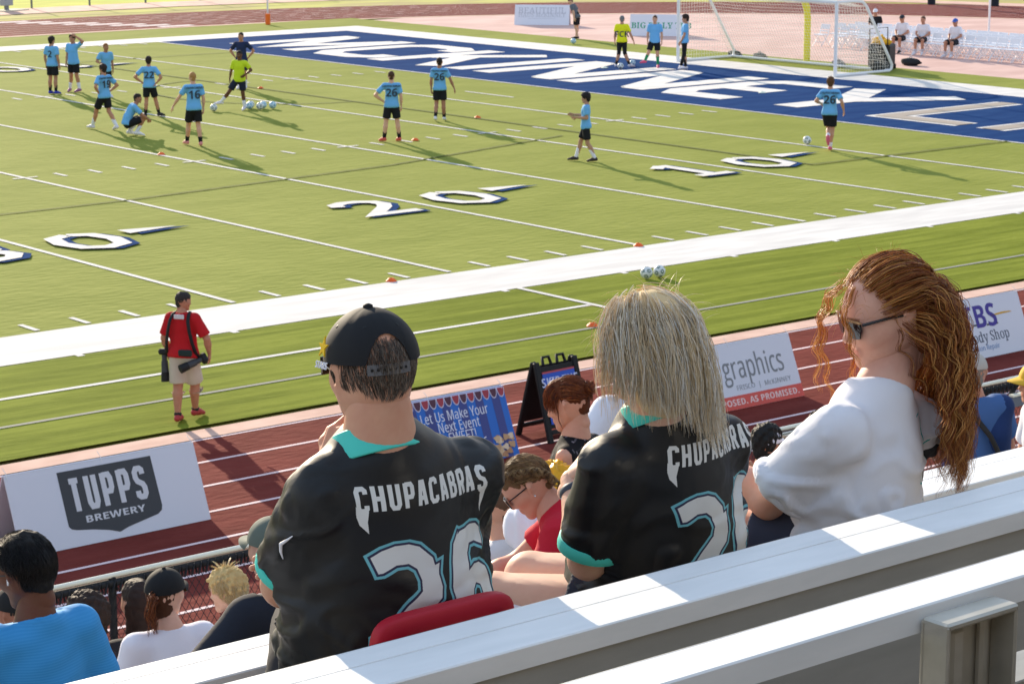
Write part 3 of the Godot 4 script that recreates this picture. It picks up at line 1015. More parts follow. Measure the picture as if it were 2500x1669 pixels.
func build_chairs() -> void:
	var wt := hexm("eceef4", 0.5)
	var c := thing("folding_chair", "", "chair", Vector3.ZERO, 0.0, "white folding chairs in rows on the pink apron")
	# faces local -z
	part("seat", MB.new().box(Vector3(0, 0.45, -0.02), Vector3(0.42, 0.035, 0.42), 0.01).mesh(), wt, c)
	var bk := MB.new()
	bk.box(Vector3(0, 0.74, 0.225), Vector3(0.42, 0.2, 0.025), 0.01, Basis(Vector3.RIGHT, 0.2))
	bk.box(Vector3(0, 0.575, 0.19), Vector3(0.42, 0.05, 0.02), 0.006, Basis(Vector3.RIGHT, 0.2))
	part("backrest", bk.mesh(), wt, c)
	for s in [-0.215, 0.215]:
		part("long_leg", MB.new().tube(path3([Vector3(s, 0.84, 0.245), Vector3(s, 0.46, 0.14), Vector3(s, 0.0, -0.26)]), [0.017], 5).mesh(), wt, c)
		part("rear_leg", MB.new().tube(path3([Vector3(s * 0.9, 0.44, -0.12), Vector3(s * 0.9, 0.0, 0.27)]), [0.016], 5).mesh(), wt, c)
	part("stretcher", MB.new().tube(path3([Vector3(-0.2, 0.16, -0.12), Vector3(0.2, 0.16, -0.12)]), [0.012], 5).mesh(), wt, c)
	var first := true
	var rng := RandomNumberGenerator.new()
	rng.seed = 21
	for row in 3:
		for k in 28:
			var z := -30.4 + k * 0.515
			if row == 0 and z < -26.9 and k % 2 == 1 and z < -28.0:
				continue
			var x := 18.6 + row * 0.95 + rng.randf_range(-0.06, 0.06)
			var side := "beyond the goal" if z < -27.0 else ("beside the seated men" if z < -22.5 else "near the right edge")
			var lb := "white folding chair in the %s row, %s" % [["front", "middle", "back"][row], side]
			var at := Vector3(x, 0.0, z + rng.randf_range(-0.03, 0.03))
			var turn := PI / 2 + rng.randf_range(-0.12, 0.12)
			if first:
				c.position = at
				c.rotation.y = turn
				c.set_meta("label", lb)
				first = false
			else:
				copy_of(c, at, turn, lb)


# a ball with dark panels, shared
func ball_mesh(dark: Color, light: Color) -> ArrayMesh:
	var b := MB.new()
	b.has_col = true
	var dirs := []
	var ph := (1.0 + sqrt(5.0)) / 2.0
	for s in [-1.0, 1.0]:
		for t in [-1.0, 1.0]:
			dirs.append_array([Vector3(0, s, t * ph).normalized(), Vector3(s, t * ph, 0).normalized(), Vector3(t * ph, 0, s).normalized()])
	var st := 22
	for i in st + 1:
		for k in st * 2 + 1:
			var th := PI * i / st
			var an := TAU * k / (st * 2)
			var d := Vector3(sin(th) * cos(an), cos(th), sin(th) * sin(an))
			var best := 0.0
			for q in dirs:
				best = maxf(best, d.dot(q))
			b.col = dark if best > 0.945 and best < 0.988 else (light.darkened(0.15) if best < 0.86 else light)
			b.vert(d * 0.11, d)
	var w := st * 2 + 1
	for i in st:
		for k in st * 2:
			var a := i * w + k
			b.ix.append_array(PackedInt32Array([a, a + w, a + 1, a + 1, a + w, a + w + 1]))
	return b.mesh()


func build_small_things() -> void:
	var vm := StandardMaterial3D.new()
	vm.vertex_color_use_as_albedo = true
	vm.roughness = 0.45
	cache.vm = vm
	var green := ball_mesh(Color(0.02, 0.09, 0.05), Color(0.75, 0.78, 0.8))
	var blue := ball_mesh(Color(0.03, 0.2, 0.35), Color(0.55, 0.72, 0.82))
	var balls := [[-11.9, -25.59, green, "ball at the raised foot of the coach in yellow"], [-10.82, -25.36, blue, "leftmost ball of the cluster beside the coach in yellow"], [-10.6, -25.62, green, "rear ball of the cluster beside the coach in yellow"], [-10.62, -25.1, green, "front middle ball of the cluster beside the coach in yellow"], [-10.38, -25.3, blue, "right ball of the cluster beside the coach in yellow"], [-10.2, -25.06, blue, "rightmost front ball of the cluster beside the coach in yellow"], [-4.43, -8.98, green, "ball just left of the running player near the end zone"], [6.05, -27.94, green, "white ball in front of the keeper coach in yellow"], [7.2, -28.6, blue, "pale blue ball behind the white one by the keeper coach"], [11.86, -37.23, blue, "pale blue ball at the foot of the player in grey"], [-20.62, 2.67, green, "left ball of the pair on the near sideline turf"], [-20.34, 2.7, green, "right ball of the pair on the near sideline turf"]]
	var rng := RandomNumberGenerator.new()
	rng.seed = 3
	for q in balls:
		var o := part("soccer_ball", q[2], vm, self, Transform3D(Basis.from_euler(Vector3(rng.randf() * 6, rng.randf() * 6, 0)), Vector3(q[0], 0.138, q[1])))
		tag(o, q[3], "ball", "soccer balls")
	var cone := MB.new().lathe(xz([0.1, 0.0, 0.095, 0.012, 0.045, 0.055, 0.03, 0.058, 0.028, 0.05]), 18).mesh()
	var om := hexm("f06a2a", 0.55)
	om.backlight_enabled = true
	om.backlight = Color(0.5, 0.15, 0.03)
	var cones := [[-11.4, -33.2, "disc cone beside the player with a hand on his head"], [-18.22, -17.94, "disc cone on the twenty yard line in front of the crouching player"], [-7.16, -30.37, "disc cone right of the coach in yellow"], [-7.09, -19.28, "disc cone right of the walking player numbered 26"], [-11.6, -16.2, "disc cone at the right foot of the player with a hand on his hip"], [-18.37, -0.03, "disc cone at the near sideline end of the twenty yard line"], [-24.22, -0.04, "disc cone on the near edge of the sideline, above the man's cap"], [-24.11, 5.23, "disc cone on the grey line left of the blonde hair"]]
	for q in cones:
		tag(part("disc_cone", cone, om, self, Transform3D(Basis(), Vector3(q[0], 0.03, q[1]))), "orange " + q[2], "cone", "orange disc cones")
	for q in [[4.0, -19.0, "white flat disc marker on the blue end zone behind the running player"], [5.9, -28.6, "pale flat disc marker on the letters near the keepers"]]:
		tag(part("disc_marker", cone, hexm("e8ecd8", 0.6), self, Transform3D(Basis.from_scale(Vector3(1.3, 0.6, 1.3)), Vector3(q[0], 0.04, q[1]))), q[2], "marker")
	# kit behind the goal
	var k := thing("equipment_cart", "black equipment cart heaped with yellow bibs behind the right goal post", "cart", Vector3(12.9, 0, -22.1), 0.5)
	part("bin", MB.new().box(Vector3(0, 0.5, 0), Vector3(0.95, 0.8, 0.75), 0.06).mesh(), M.black, k)
	part("side_bag", MB.new().box(Vector3(-0.75, 0.22, 0.1), Vector3(0.6, 0.44, 0.5), 0.12).mesh(), hexm("26282c", 0.8), k)
	part("handle", MB.new().tube(path3([Vector3(-0.5, 0.8, -0.3), Vector3(-0.62, 1.45, -0.3), Vector3(-0.5, 1.5, 0.3), Vector3(-0.45, 0.8, 0.3)]), [0.02], 6).mesh(), M.black, k)
	for s in [-0.4, 0.4]:
		part("wheel", MB.new().tube(path3([Vector3(s, 0.1, 0.34), Vector3(s, 0.1, 0.4)]), [0.1], 10).mesh(), M.black, k)
	var bib := MB.new()
	for i in 14:
		bib.add(blob(Vector3(rng.randf_range(0.12, 0.25), rng.randf_range(0.05, 0.1), rng.randf_range(0.1, 0.2)), i), Transform3D(Basis.from_euler(Vector3(rng.randf(), rng.randf() * 6, rng.randf())), Vector3(rng.randf_range(-0.35, 0.35), 0.92 + rng.randf() * 0.12, rng.randf_range(-0.25, 0.25))))
	part("yellow_bibs", bib.mesh(), hexm("dca92c", 0.8), k)
	var bags := [[14.92, -22.55, "black", "black and grey duffel bags lying on the pink apron before the seated men", "26282c", 0.75], [12.5, -28.9, "x", "dark sandbag on the left rear corner of the goal frame", "34383a", 0.55], [12.5, -27.6, "x", "grey sandbag on the ground bar left of the yellow post", "6a6c6a", 0.55], [12.45, -23.7, "x", "grey sandbag on the ground bar right of the yellow post", "6f6f72", 0.5], [12.5, -21.6, "x", "dark sandbag on the right rear corner of the goal frame", "3d4040", 0.6]]
	for q in bags:
		var o := thing("sports_bag" if q[2] == "black" else "sandbag", q[3], "bag", Vector3(q[0], 0.03, q[1]), 0.3)
		part("body", blob(Vector3(q[5] * 0.28, 0.14, q[5] * 0.5), 3).mesh(), hexm(q[4], 0.85), o, Transform3D(Basis(), Vector3(0, 0.1, 0)))
		part("strap", MB.new().tube(path3([Vector3(0, 0.12, -0.2), Vector3(-0.03, 0.3, 0), Vector3(0, 0.12, 0.2)]), [0.015], 5).mesh(), hexm("b8bcc2"), o)


# a lumpy ellipsoid
func blob(r: Vector3, sd: int, st := 10) -> MB:
	var b := MB.new()
	for i in st + 1:
		for k in st * 2:
			var th := PI * i / st
			var an := TAU * k / (st * 2)
			var d := Vector3(sin(th) * cos(an), cos(th), sin(th) * sin(an))
			var w := 1.0 + 0.13 * sin(d.x * 5.0 + sd) * sin(d.y * 4.0 + sd * 2.0) + 0.07 * sin(d.z * 9.0 + sd * 3.0 + d.x * 7.0)
			b.vert(d * r * w, d)
	var w2 := st * 2
	for i in st:
		for k in w2:
			var a := i * w2 + k
			var c := i * w2 + (k + 1) % w2
			b.ix.append_array(PackedInt32Array([a, a + w2, c, c, a + w2, c + w2]))
	return b.smooth()


# ---------------------------------------------------------------- bodies: smooth union of tapered bones, meshed by surface nets
# a bone: [a, b, ra, rb, blend, flat direction, flatness, sign]; sign 1 adds, -1 takes away, 0 cuts off all that lies past a along b within ra
func bone(a: Vector3, b: Vector3, ra: float, rb: float, k := 0.03, dir := Vector3.BACK, e := 1.0, sgn := 1) -> Array:
	return [a, b, ra, rb, k, dir, e, sgn]


func cut(at: Vector3, dir: Vector3, within: float) -> Array:
	return [at, dir.normalized(), within, within, 0.0, Vector3.BACK, 1.0, 0]


func field_mesh(bones: Array, cell: float) -> MB:
	var lo := Vector3(1e9, 1e9, 1e9)
	var hi := -lo
	for q in bones:
		if q[7] == 1:
			var r := maxf(q[2], q[3])
			lo = lo.min(q[0].min(q[1]) - Vector3(r, r, r))
			hi = hi.max(q[0].max(q[1]) + Vector3(r, r, r))
	var pad := cell * 2.5 + 0.01
	lo -= Vector3(pad, pad, pad)
	hi += Vector3(pad, pad, pad)
	var nx := int((hi.x - lo.x) / cell) + 2
	var ny := int((hi.y - lo.y) / cell) + 2
	var nz := int((hi.z - lo.z) / cell) + 2
	var g := PackedFloat32Array()
	g.resize(nx * ny * nz)
	g.fill(1.0)
	var sx := 1
	var sy := nx
	var sz := nx * ny
	for q in bones:
		var a: Vector3 = q[0]
		var b: Vector3 = q[1]
		var ra: float = q[2]
		var rb: float = q[3]
		var k: float = q[4]
		var dir: Vector3 = q[5]
		var e: float = q[6]
		var sgn: int = q[7]
		var ab := b - a
		if sgn == 0:
			ab = Vector3.ZERO
		var l2 := maxf(ab.length_squared(), 1e-9)
		var m := maxf(ra, rb) + k + cell * 2.2
		var p0 := (a.min(a + ab) - Vector3(m, m, m) - lo) / cell
		var p1 := (a.max(a + ab) + Vector3(m, m, m) - lo) / cell
		var x0 := maxi(0, int(p0.x))
		var y0 := maxi(0, int(p0.y))
		var z0 := maxi(0, int(p0.z))
		var x1 := mini(nx - 1, int(p1.x) + 1)
		var y1 := mini(ny - 1, int(p1.y) + 1)
		var z1 := mini(nz - 1, int(p1.z) + 1)
		var es := 1.0 / e - 1.0
		var squash := e < 0.999
		var dr := rb - ra
		var reach := cell * 5.6 + k
		for bz in range(z0, z1 + 1, 4):
			for by in range(y0, y1 + 1, 4):
				for bx in range(x0, x1 + 1, 4):
					var ex := mini(bx + 3, x1)
					var ey := mini(by + 3, y1)
					var ez := mini(bz + 3, z1)
					if sgn != 0:
						var w := Vector3(lo.x + (bx + 1.5) * cell, lo.y + (by + 1.5) * cell, lo.z + (bz + 1.5) * cell) - a
						var h := clampf(w.dot(ab) / l2, 0.0, 1.0)
						w -= ab * h
						if squash:
							w += dir * (w.dot(dir) * es)
						var d := (w.length() - ra - dr * h) * e
						if d > reach:
							continue
						if d < -reach:
							for z in range(bz, ez + 1):
								for y in range(by, ey + 1):
									var id := z * sz + y * sy + bx
									for x in range(bx, ex + 1):
										if sgn == 1:
											if d < g[id]:
												g[id] = d
										elif -d > g[id]:
											g[id] = -d
										id += 1
							continue
					for z in range(bz, ez + 1):
						for y in range(by, ey + 1):
							var id := z * sz + y * sy + bx
							var w0 := Vector3(lo.x + bx * cell, lo.y + y * cell, lo.z + z * cell) - a
							for x in range(bx, ex + 1):
								var w := w0
								w0.x += cell
								if sgn == 0:
									if w.length_squared() < ra * ra:
										g[id] = maxf(g[id], w.dot(b))
									id += 1
									continue
								var h := clampf(w.dot(ab) / l2, 0.0, 1.0)
								w -= ab * h
								if squash:
									w += dir * (w.dot(dir) * es)
								var d := (w.length() - ra - dr * h) * e
								var o := g[id]
								if sgn == 1:
									var t := k - absf(d - o)
									g[id] = (d if d < o else o) - (t * t * 0.25 / k if t > 0.0 else 0.0)
								else:
									d = -d
									var t := k - absf(d - o)
									g[id] = (d if d > o else o) + (t * t * 0.25 / k if t > 0.0 else 0.0)
								id += 1
	var out := MB.new()
	var vi := PackedInt32Array()
	vi.resize(g.size())
	vi.fill(-1)
	var lim := cell * 1.9
	for z in nz - 1:
		for y in ny - 1:
			var id := z * sz + y * sy - 1
			for x in nx - 1:
				id += 1
				var v0 := g[id]
				if v0 > lim or v0 < -lim:
					continue
				var v1 := g[id + 1]
				var v2 := g[id + sy]
				var v3 := g[id + sy + 1]
				var v4 := g[id + sz]
				var v5 := g[id + sz + 1]
				var v6 := g[id + sz + sy]
				var v7 := g[id + sz + sy + 1]
				var neg := int(v0 < 0.0) + int(v1 < 0.0) + int(v2 < 0.0) + int(v3 < 0.0) + int(v4 < 0.0) + int(v5 < 0.0) + int(v6 < 0.0) + int(v7 < 0.0)
				if neg == 0 or neg == 8:
					continue
				var s := Vector3.ZERO
				var c := 0
				if (v0 < 0.0) != (v1 < 0.0):
					s += Vector3(v0 / (v0 - v1), 0, 0)
					c += 1
				if (v2 < 0.0) != (v3 < 0.0):
					s += Vector3(v2 / (v2 - v3), 1, 0)
					c += 1
				if (v4 < 0.0) != (v5 < 0.0):
					s += Vector3(v4 / (v4 - v5), 0, 1)
					c += 1
				if (v6 < 0.0) != (v7 < 0.0):
					s += Vector3(v6 / (v6 - v7), 1, 1)
					c += 1
				if (v0 < 0.0) != (v2 < 0.0):
					s += Vector3(0, v0 / (v0 - v2), 0)
					c += 1
				if (v1 < 0.0) != (v3 < 0.0):
					s += Vector3(1, v1 / (v1 - v3), 0)
					c += 1
				if (v4 < 0.0) != (v6 < 0.0):
					s += Vector3(0, v4 / (v4 - v6), 1)
					c += 1
				if (v5 < 0.0) != (v7 < 0.0):
					s += Vector3(1, v5 / (v5 - v7), 1)
					c += 1
				if (v0 < 0.0) != (v4 < 0.0):
					s += Vector3(0, 0, v0 / (v0 - v4))
					c += 1
				if (v1 < 0.0) != (v5 < 0.0):
					s += Vector3(1, 0, v1 / (v1 - v5))
					c += 1
				if (v2 < 0.0) != (v6 < 0.0):
					s += Vector3(0, 1, v2 / (v2 - v6))
					c += 1
				if (v3 < 0.0) != (v7 < 0.0):
					s += Vector3(1, 1, v3 / (v3 - v7))
					c += 1
				vi[id] = out.v.size()
				out.v.append(lo + (Vector3(x, y, z) + s / c) * cell)
	var count := out.v.size()
	out.n.resize(count)
	out.c.resize(count)
	out.c.fill(Color.WHITE)
	out.u.resize(count)
	for z in range(1, nz - 1):
		for y in range(1, ny - 1):
			var id := z * sz + y * sy
			for x in range(1, nx - 1):
				id += 1
				var a := vi[id]
				if a < 0:
					continue
				var v0 := g[id]
				if (v0 < 0.0) != (g[id + 1] < 0.0):
					_quad(out, a, vi[id - sy], vi[id - sy - sz], vi[id - sz], v0 < 0.0)
				if (v0 < 0.0) != (g[id + sy] < 0.0):
					_quad(out, a, vi[id - sz], vi[id - sz - 1], vi[id - 1], v0 < 0.0)
				if (v0 < 0.0) != (g[id + sz] < 0.0):
					_quad(out, a, vi[id - 1], vi[id - 1 - sy], vi[id - sy], v0 < 0.0)
	return out.smooth()


func _quad(o: MB, a: int, b: int, c: int, d: int, flip: bool) -> void:
	if b < 0 or c < 0 or d < 0:
		return
	if flip:
		o.ix.append_array(PackedInt32Array([a, d, c, a, c, b]))
	else:
		o.ix.append_array(PackedInt32Array([a, b, c, a, c, d]))


# push vertices along their normals by f(position, normal)
func displace(o: MB, f: Callable) -> MB:
	for i in o.v.size():
		o.v[i] += o.n[i] * f.call(o.v[i], o.n[i])
	return o.smooth()


# a head: origin between the ears, facing -z. Roles in the red channel x 10: 0 skin, 1 lips, 2 brows, 3 eye white, 4 iris
func head(cell: float, kind := "man") -> MB:
	var key := "head%s%s" % [kind, cell]
	if cache.has(key):
		return cache[key]
	var w := 0.93 if kind == "woman" else 1.0
	var b := [
		bone(Vector3(0, 0.04, 0.018), Vector3(0, 0.035, -0.018), 0.088, 0.083, 0.03, Vector3.RIGHT, 0.87),
		bone(Vector3(0, 0.0, 0.02), Vector3(0, 0.0, -0.02), 0.08, 0.078, 0.03, Vector3.RIGHT, 0.9),
		bone(Vector3(0, -0.02, -0.035), Vector3(0, -0.06, -0.04), 0.06, 0.048, 0.03),
		bone(Vector3(0.05 * w, -0.045, 0.0), Vector3(0.018, -0.098, -0.062), 0.024, 0.018, 0.03),
		bone(Vector3(-0.05 * w, -0.045, 0.0), Vector3(-0.018, -0.098, -0.062), 0.024, 0.018, 0.03),
		bone(Vector3(-0.014, -0.1, -0.068), Vector3(0.014, -0.1, -0.068), 0.018, 0.018, 0.02),
		bone(Vector3(-0.034, 0.02, -0.08), Vector3(0.034, 0.02, -0.08), 0.014, 0.014, 0.02),
		bone(Vector3(0.043, -0.022, -0.066), Vector3(0.052, -0.012, -0.035), 0.018, 0.018, 0.03),
		bone(Vector3(-0.043, -0.022, -0.066), Vector3(-0.052, -0.012, -0.035), 0.018, 0.018, 0.03),
		bone(Vector3(0.032, 0.001, -0.096), Vector3(0.032, 0.001, -0.096), 0.014, 0.014, 0.014, Vector3.BACK, 1.0, -1),
		bone(Vector3(-0.032, 0.001, -0.096), Vector3(-0.032, 0.001, -0.096), 0.014, 0.014, 0.014, Vector3.BACK, 1.0, -1),
		bone(Vector3(0.031, 0.0, -0.076), Vector3(0.031, 0.0, -0.076), 0.0135, 0.0135, 0.004),
		bone(Vector3(-0.031, 0.0, -0.076), Vector3(-0.031, 0.0, -0.076), 0.0135, 0.0135, 0.004),
		bone(Vector3(0, 0.008, -0.088), Vector3(0, -0.03, -0.109), 0.008, 0.0125 * w, 0.012),
		bone(Vector3(0.01, -0.035, -0.095), Vector3(-0.01, -0.035, -0.095), 0.009, 0.009, 0.01),
		bone(Vector3(-0.016, -0.0605, -0.09), Vector3(0.016, -0.0605, -0.09), 0.0075, 0.0075, 0.008),
		bone(Vector3(-0.013, -0.072, -0.088), Vector3(0.013, -0.072, -0.088), 0.0085, 0.0085, 0.008),
		bone(Vector3(-0.02, -0.0665, -0.101), Vector3(0.02, -0.0665, -0.101), 0.003, 0.003, 0.003, Vector3.BACK, 1.0, -1),
		bone(Vector3(0.081, 0.016, 0.022), Vector3(0.076, -0.024, 0.008), 0.022, 0.012, 0.006, Vector3(0.85, 0, 0.5).normalized(), 0.42),
		bone(Vector3(-0.081, 0.016, 0.022), Vector3(-0.076, -0.024, 0.008), 0.022, 0.012, 0.006, Vector3(-0.85, 0, 0.5).normalized(), 0.42),
		bone(Vector3(0.09, 0.01, 0.012), Vector3(0.086, -0.008, 0.006), 0.009, 0.006, 0.004, Vector3.BACK, 1.0, -1 if cell < 0.004 else 1),
		bone(Vector3(-0.09, 0.01, 0.012), Vector3(-0.086, -0.008, 0.006), 0.009, 0.006, 0.004, Vector3.BACK, 1.0, -1 if cell < 0.004 else 1),
		bone(Vector3(0, -0.05, 0.018), Vector3(0, -0.105, 0.026), 0.055 * w, 0.055 * w, 0.02),
	]
	var o := field_mesh(b, cell)
	for i in o.v.size():
		var p := o.v[i]
		var r := 0
		if p.z < -0.07:
			if absf(p.x) < 0.021 and absf(p.y + 0.0665) < 0.0085 and p.z < -0.092:
				r = 1
			for s in [-1.0, 1.0]:
				var e := p - Vector3(s * 0.031, 0.0, -0.0895)
				if e.length() < 0.0065:
					r = 4
				elif absf(e.y) < 0.0065 and absf(e.x) < 0.0125 and p.z < -0.078:
					r = 3
				elif absf(e.x) < 0.019 and absf(p.y - 0.0235) < 0.0045:
					r = 2
		o.c[i] = Color(r / 10.0, 0, 0)
	cache[key] = o
	return o


# a left hand: wrist at the origin, fingers along -y, palm towards -z, thumb towards +x; bend in radians
func hand(cell: float, bend: float) -> MB:
	var key := "hand%s%s" % [cell, bend]
	if cache.has(key):
		return cache[key]
	var b := []
	var lens := [[0.040, 0.026, 0.020], [0.045, 0.029, 0.021], [0.041, 0.027, 0.020], [0.032, 0.020, 0.018]]
	for f in 4:
		var x := 0.030 - f * 0.0195
		var p := Vector3(x * 1.05, -0.083 + absf(f - 1.2) * 0.004, 0)
		b.append(bone(Vector3(x * 0.55, -0.012, 0.0), p, 0.0145, 0.0115, 0.012))
		var an := 0.0
		for j in 3:
			an += bend * [0.8, 1.1, 0.8][j]
			var d := Vector3((x * 0.9) * (0.25 if bend < 0.6 else 0.05), -cos(an), -sin(an)).normalized()
			var q: Vector3 = p + d * lens[f][j]
			b.append(bone(p, q, 0.0098 - j * 0.0008, 0.009 - j * 0.0009, 0.003))
			p = q
	var t := Vector3(0.02, -0.022, -0.006)
	var dirs := [Vector3(0.75, -0.62, -0.25), Vector3(0.35, -0.88, -0.3 - bend * 0.3), Vector3(-0.05 - bend * 0.3, -0.93, -0.35)]
	var tl := [0.042, 0.031, 0.025]
	for j in 3:
		var q: Vector3 = t + dirs[j].normalized() * tl[j]
		b.append(bone(t, q, 0.0145 - j * 0.0018, 0.012 - j * 0.0016, 0.006))
		t = q
	b.append(bone(Vector3(0, 0.03, 0), Vector3(0, -0.015, 0), 0.024, 0.026, 0.012, Vector3.BACK, 0.75))
	var o := field_mesh(b, cell)
	cache[key] = o
	return o


func frame_to(y: Vector3, z_hint: Vector3) -> Basis:
	var yy := y.normalized()
	var xx := yy.cross(z_hint).normalized()
	return Basis(xx, yy, xx.cross(yy))


func skin_mat() -> StandardMaterial3D:
	if cache.has("skin"):
		return cache.skin
	var m := StandardMaterial3D.new()
	m.vertex_color_use_as_albedo = true
	m.roughness = 0.55
	m.metallic_specular = 0.35
	m.subsurf_scatter_enabled = true
	m.subsurf_scatter_strength = 0.06
	cache.skin = m
	return m


# joints of a standing figure 1.78 m tall: feet on y = 0, facing -z, left is -x
func joints(over := {}, up := {}) -> Dictionary:
	var j := {
		"anL": Vector3(-0.11, 0.085, 0.03), "anR": Vector3(0.11, 0.085, 0.03), "knL": Vector3(-0.1, 0.5, 0.0), "knR": Vector3(0.1, 0.5, 0.0),
		"hipL": Vector3(-0.09, 0.92, 0.01), "hipR": Vector3(0.09, 0.92, 0.01), "pel": Vector3(0, 0.97, 0.01),
		"wst": Vector3(0, 1.1, 0.0), "chs": Vector3(0, 1.31, 0.0), "nck": Vector3(0, 1.49, 0.03), "hed": Vector3(0, 1.655, 0.0),
		"shL": Vector3(-0.185, 1.43, 0.02), "shR": Vector3(0.185, 1.43, 0.02), "elL": Vector3(-0.24, 1.15, 0.05), "elR": Vector3(0.24, 1.15, 0.05),
		"wrL": Vector3(-0.245, 0.91, -0.02), "wrR": Vector3(0.245, 0.91, -0.02), "toL": Vector3(-0.13, 0.03, -0.15), "toR": Vector3(0.13, 0.03, -0.15),
	}
	# lean and twist the upper body about the pelvis
	if up.size():
		var bs := Basis.from_euler(Vector3(-up.get("lean", 0.0), up.get("twist", 0.0), up.get("side", 0.0)))
		for n in ["wst", "chs", "nck", "hed", "shL", "shR", "elL", "elR", "wrL", "wrR"]:
			j[n] = j.pel + bs * (j[n] - j.pel)
	for n in over:
		j[n] = over[n]
	return j


# P: label, at, turn, j (joints), s (scale), colours and options; returns the thing
func person(P: Dictionary) -> Node3D:
	var j: Dictionary = P.j
	var cell: float = P.get("cell", 0.026)
	var bulk: float = P.get("bulk", 1.0)
	var o := thing("person", P.label, "person", P.at, P.turn, P.get("group", ""))
	var sc: float = P.get("s", 1.0)
	o.set_meta("category", P.get("cat", "person"))
	var rt := o
	var S := Transform3D(Basis.from_scale(Vector3(sc, sc, sc)), Vector3.ZERO)
	var sk: Color = lin(Color(P.get("skin", "c99a80")))
	var hb: Basis = Basis.from_euler(P.get("head", Vector3.ZERO))
	var hs: float = P.get("hs", 1.0)
	var hed := Transform3D(hb.scaled(Vector3(hs, hs, hs)), j.hed)
	var legs: bool = P.get("legs", true)
	var sq: float = 0.7
	# skin
	var b := [bone(j.nck + Vector3(0, -0.04, 0), hed * Vector3(0, -0.07, 0.022), 0.062 * P.get("neck", 1.0), 0.056 * P.get("neck", 1.0), 0.03)]
	b.append(bone(j.chs, j.wst, 0.13 * bulk, 0.12 * bulk, 0.04, Vector3.BACK, sq))
	b.append(bone(j.wst, j.pel, 0.12 * bulk, 0.13 * bulk, 0.04, Vector3.BACK, sq))
	b.append(bone(j.shL.lerp(j.shR, 0.08), j.shL.lerp(j.shR, 0.92), 0.043, 0.043, 0.04))
	b.append(bone(j.nck, j.chs, 0.06, 0.1, 0.05))
	for s in ["L", "R"]:
		b.append(bone(j["sh" + s], j["el" + s], 0.049 * bulk, 0.042 * bulk, 0.02))
		b.append(bone(j["el" + s], j["el" + s].lerp(j["wr" + s], 0.35), 0.04 * bulk, 0.043 * bulk, 0.015))
		b.append(bone(j["el" + s].lerp(j["wr" + s], 0.35), j["wr" + s], 0.043 * bulk, 0.028, 0.02))
		if legs:
			b.append(bone(j["hip" + s], j["kn" + s], 0.088 * bulk, 0.058 * bulk, 0.03))
			var cf: Vector3 = j["kn" + s].lerp(j["an" + s], 0.3) + Vector3(0, 0, 0.018)
			b.append(bone(j["kn" + s], cf, 0.056 * bulk, 0.06 * bulk, 0.02))
			b.append(bone(cf, j["an" + s], 0.06 * bulk, 0.038, 0.02))
			b.append(bone(j["an" + s], j["to" + s], 0.042, 0.03, 0.02))
	var body := field_mesh(b, cell)
	for i in body.c.size():
		body.c[i] = sk
	var blotch := FastNoiseLite.new()
	blotch.frequency = 16.0
	blotch.seed = 4
	body.has_col = true
	var hc: float = 0.0075 if cell > 0.02 else (0.005 if cell > 0.011 else 0.0032)
	var lips := Color(sk.r * 0.95, sk.g * 0.72, sk.b * 0.7)
	var hairc: String = P.get("hair", "")
	var brow: Color = lin(Color(P.get("brow", hairc if hairc != "" else "4a3626"))).darkened(0.2)
	body.add(head(P.get("headcell", hc), P.get("kind", "man")), hed, Color.WHITE, [sk, lips, brow.lerp(sk, 0.3), Color(0.6, 0.58, 0.55), Color(0.03, 0.02, 0.015)])
	for s in ["L", "R"]:
		var d: Vector3 = j["wr" + s] - j["el" + s]
		var hd: Vector3 = P.get("hand" + s, d)
		var hint: Vector3 = P.get("palm" + s, Vector3(1 if s == "L" else -1, 0, 0.2))
		var fr := frame_to(-hd, -hint)
		if s == "R":
			fr = fr * Basis.from_scale(Vector3(-1, 1, 1))
		body.add(hand(0.0062 if cell > 0.02 else (0.005 if cell > 0.011 else 0.0036), P.get("bend" + s, 0.35)), Transform3D(fr, j["wr" + s]), sk)
	if cell < 0.022:
		for i in body.c.size():
			var q := body.v[i]
			var w := 0.09 * blotch.get_noise_3d(q.x, q.y, q.z) + 0.05 * blotch.get_noise_3d(q.x * 5.0, q.y * 5.0, q.z * 5.0)
			var k := body.c[i]
			body.c[i] = Color(k.r * (1.0 + w * 0.6), k.g * (1.0 + w * 1.3), k.b * (1.0 + w * 1.3))
	part("body", scaled(body, S), skin_mat(), rt)
	# shirt
	if P.has("shirt"):
		var t := []
		var r0: float = maxf(0.064 * P.get("loose", 1.0), 0.049 * bulk + 0.009)
		var sl: float = P.get("sleeve", 0.72)
		for s in ["L", "R"]:
			var a: Vector3 = j["sh" + s]
			var e: Vector3 = j["el" + s]
			var dd := (e - a).normalized()
			if sl > 1.0:
				t.append(bone(a, e, r0, r0 * 0.86, 0.03))
				t.append(bone(e, e.lerp(j["wr" + s], 0.9), r0 * 0.84, r0 * 0.6, 0.02))
			elif sl > 0.05:
				t.append(bone(a, a.lerp(e, sl + 0.15), r0, r0 * 1.16, 0.03))
				t.append(cut(a.lerp(e, sl), dd, r0 * 1.9))
		var wb: float = P.get("waist", 1.0)
		t.append(bone(j.chs + (j.nck - j.chs) * 0.2, j.wst, 0.158 * bulk, 0.15 * bulk * wb, P.get("blend", 0.06), Vector3.BACK, sq))
		t.append(bone(j.wst, j.pel.lerp(j.wst, P.get("hem", -0.25)), 0.15 * bulk * wb, P.get("hipr", 0.2 if legs else 0.16) * bulk * wb, 0.05, Vector3.BACK, 0.72))
		if legs and P.get("hem", -0.25) < 0.0:
			t.append(bone(j.hipL.lerp(j.pel, 0.5), j.hipR.lerp(j.pel, 0.5), 0.118 * bulk, 0.118 * bulk, 0.05))
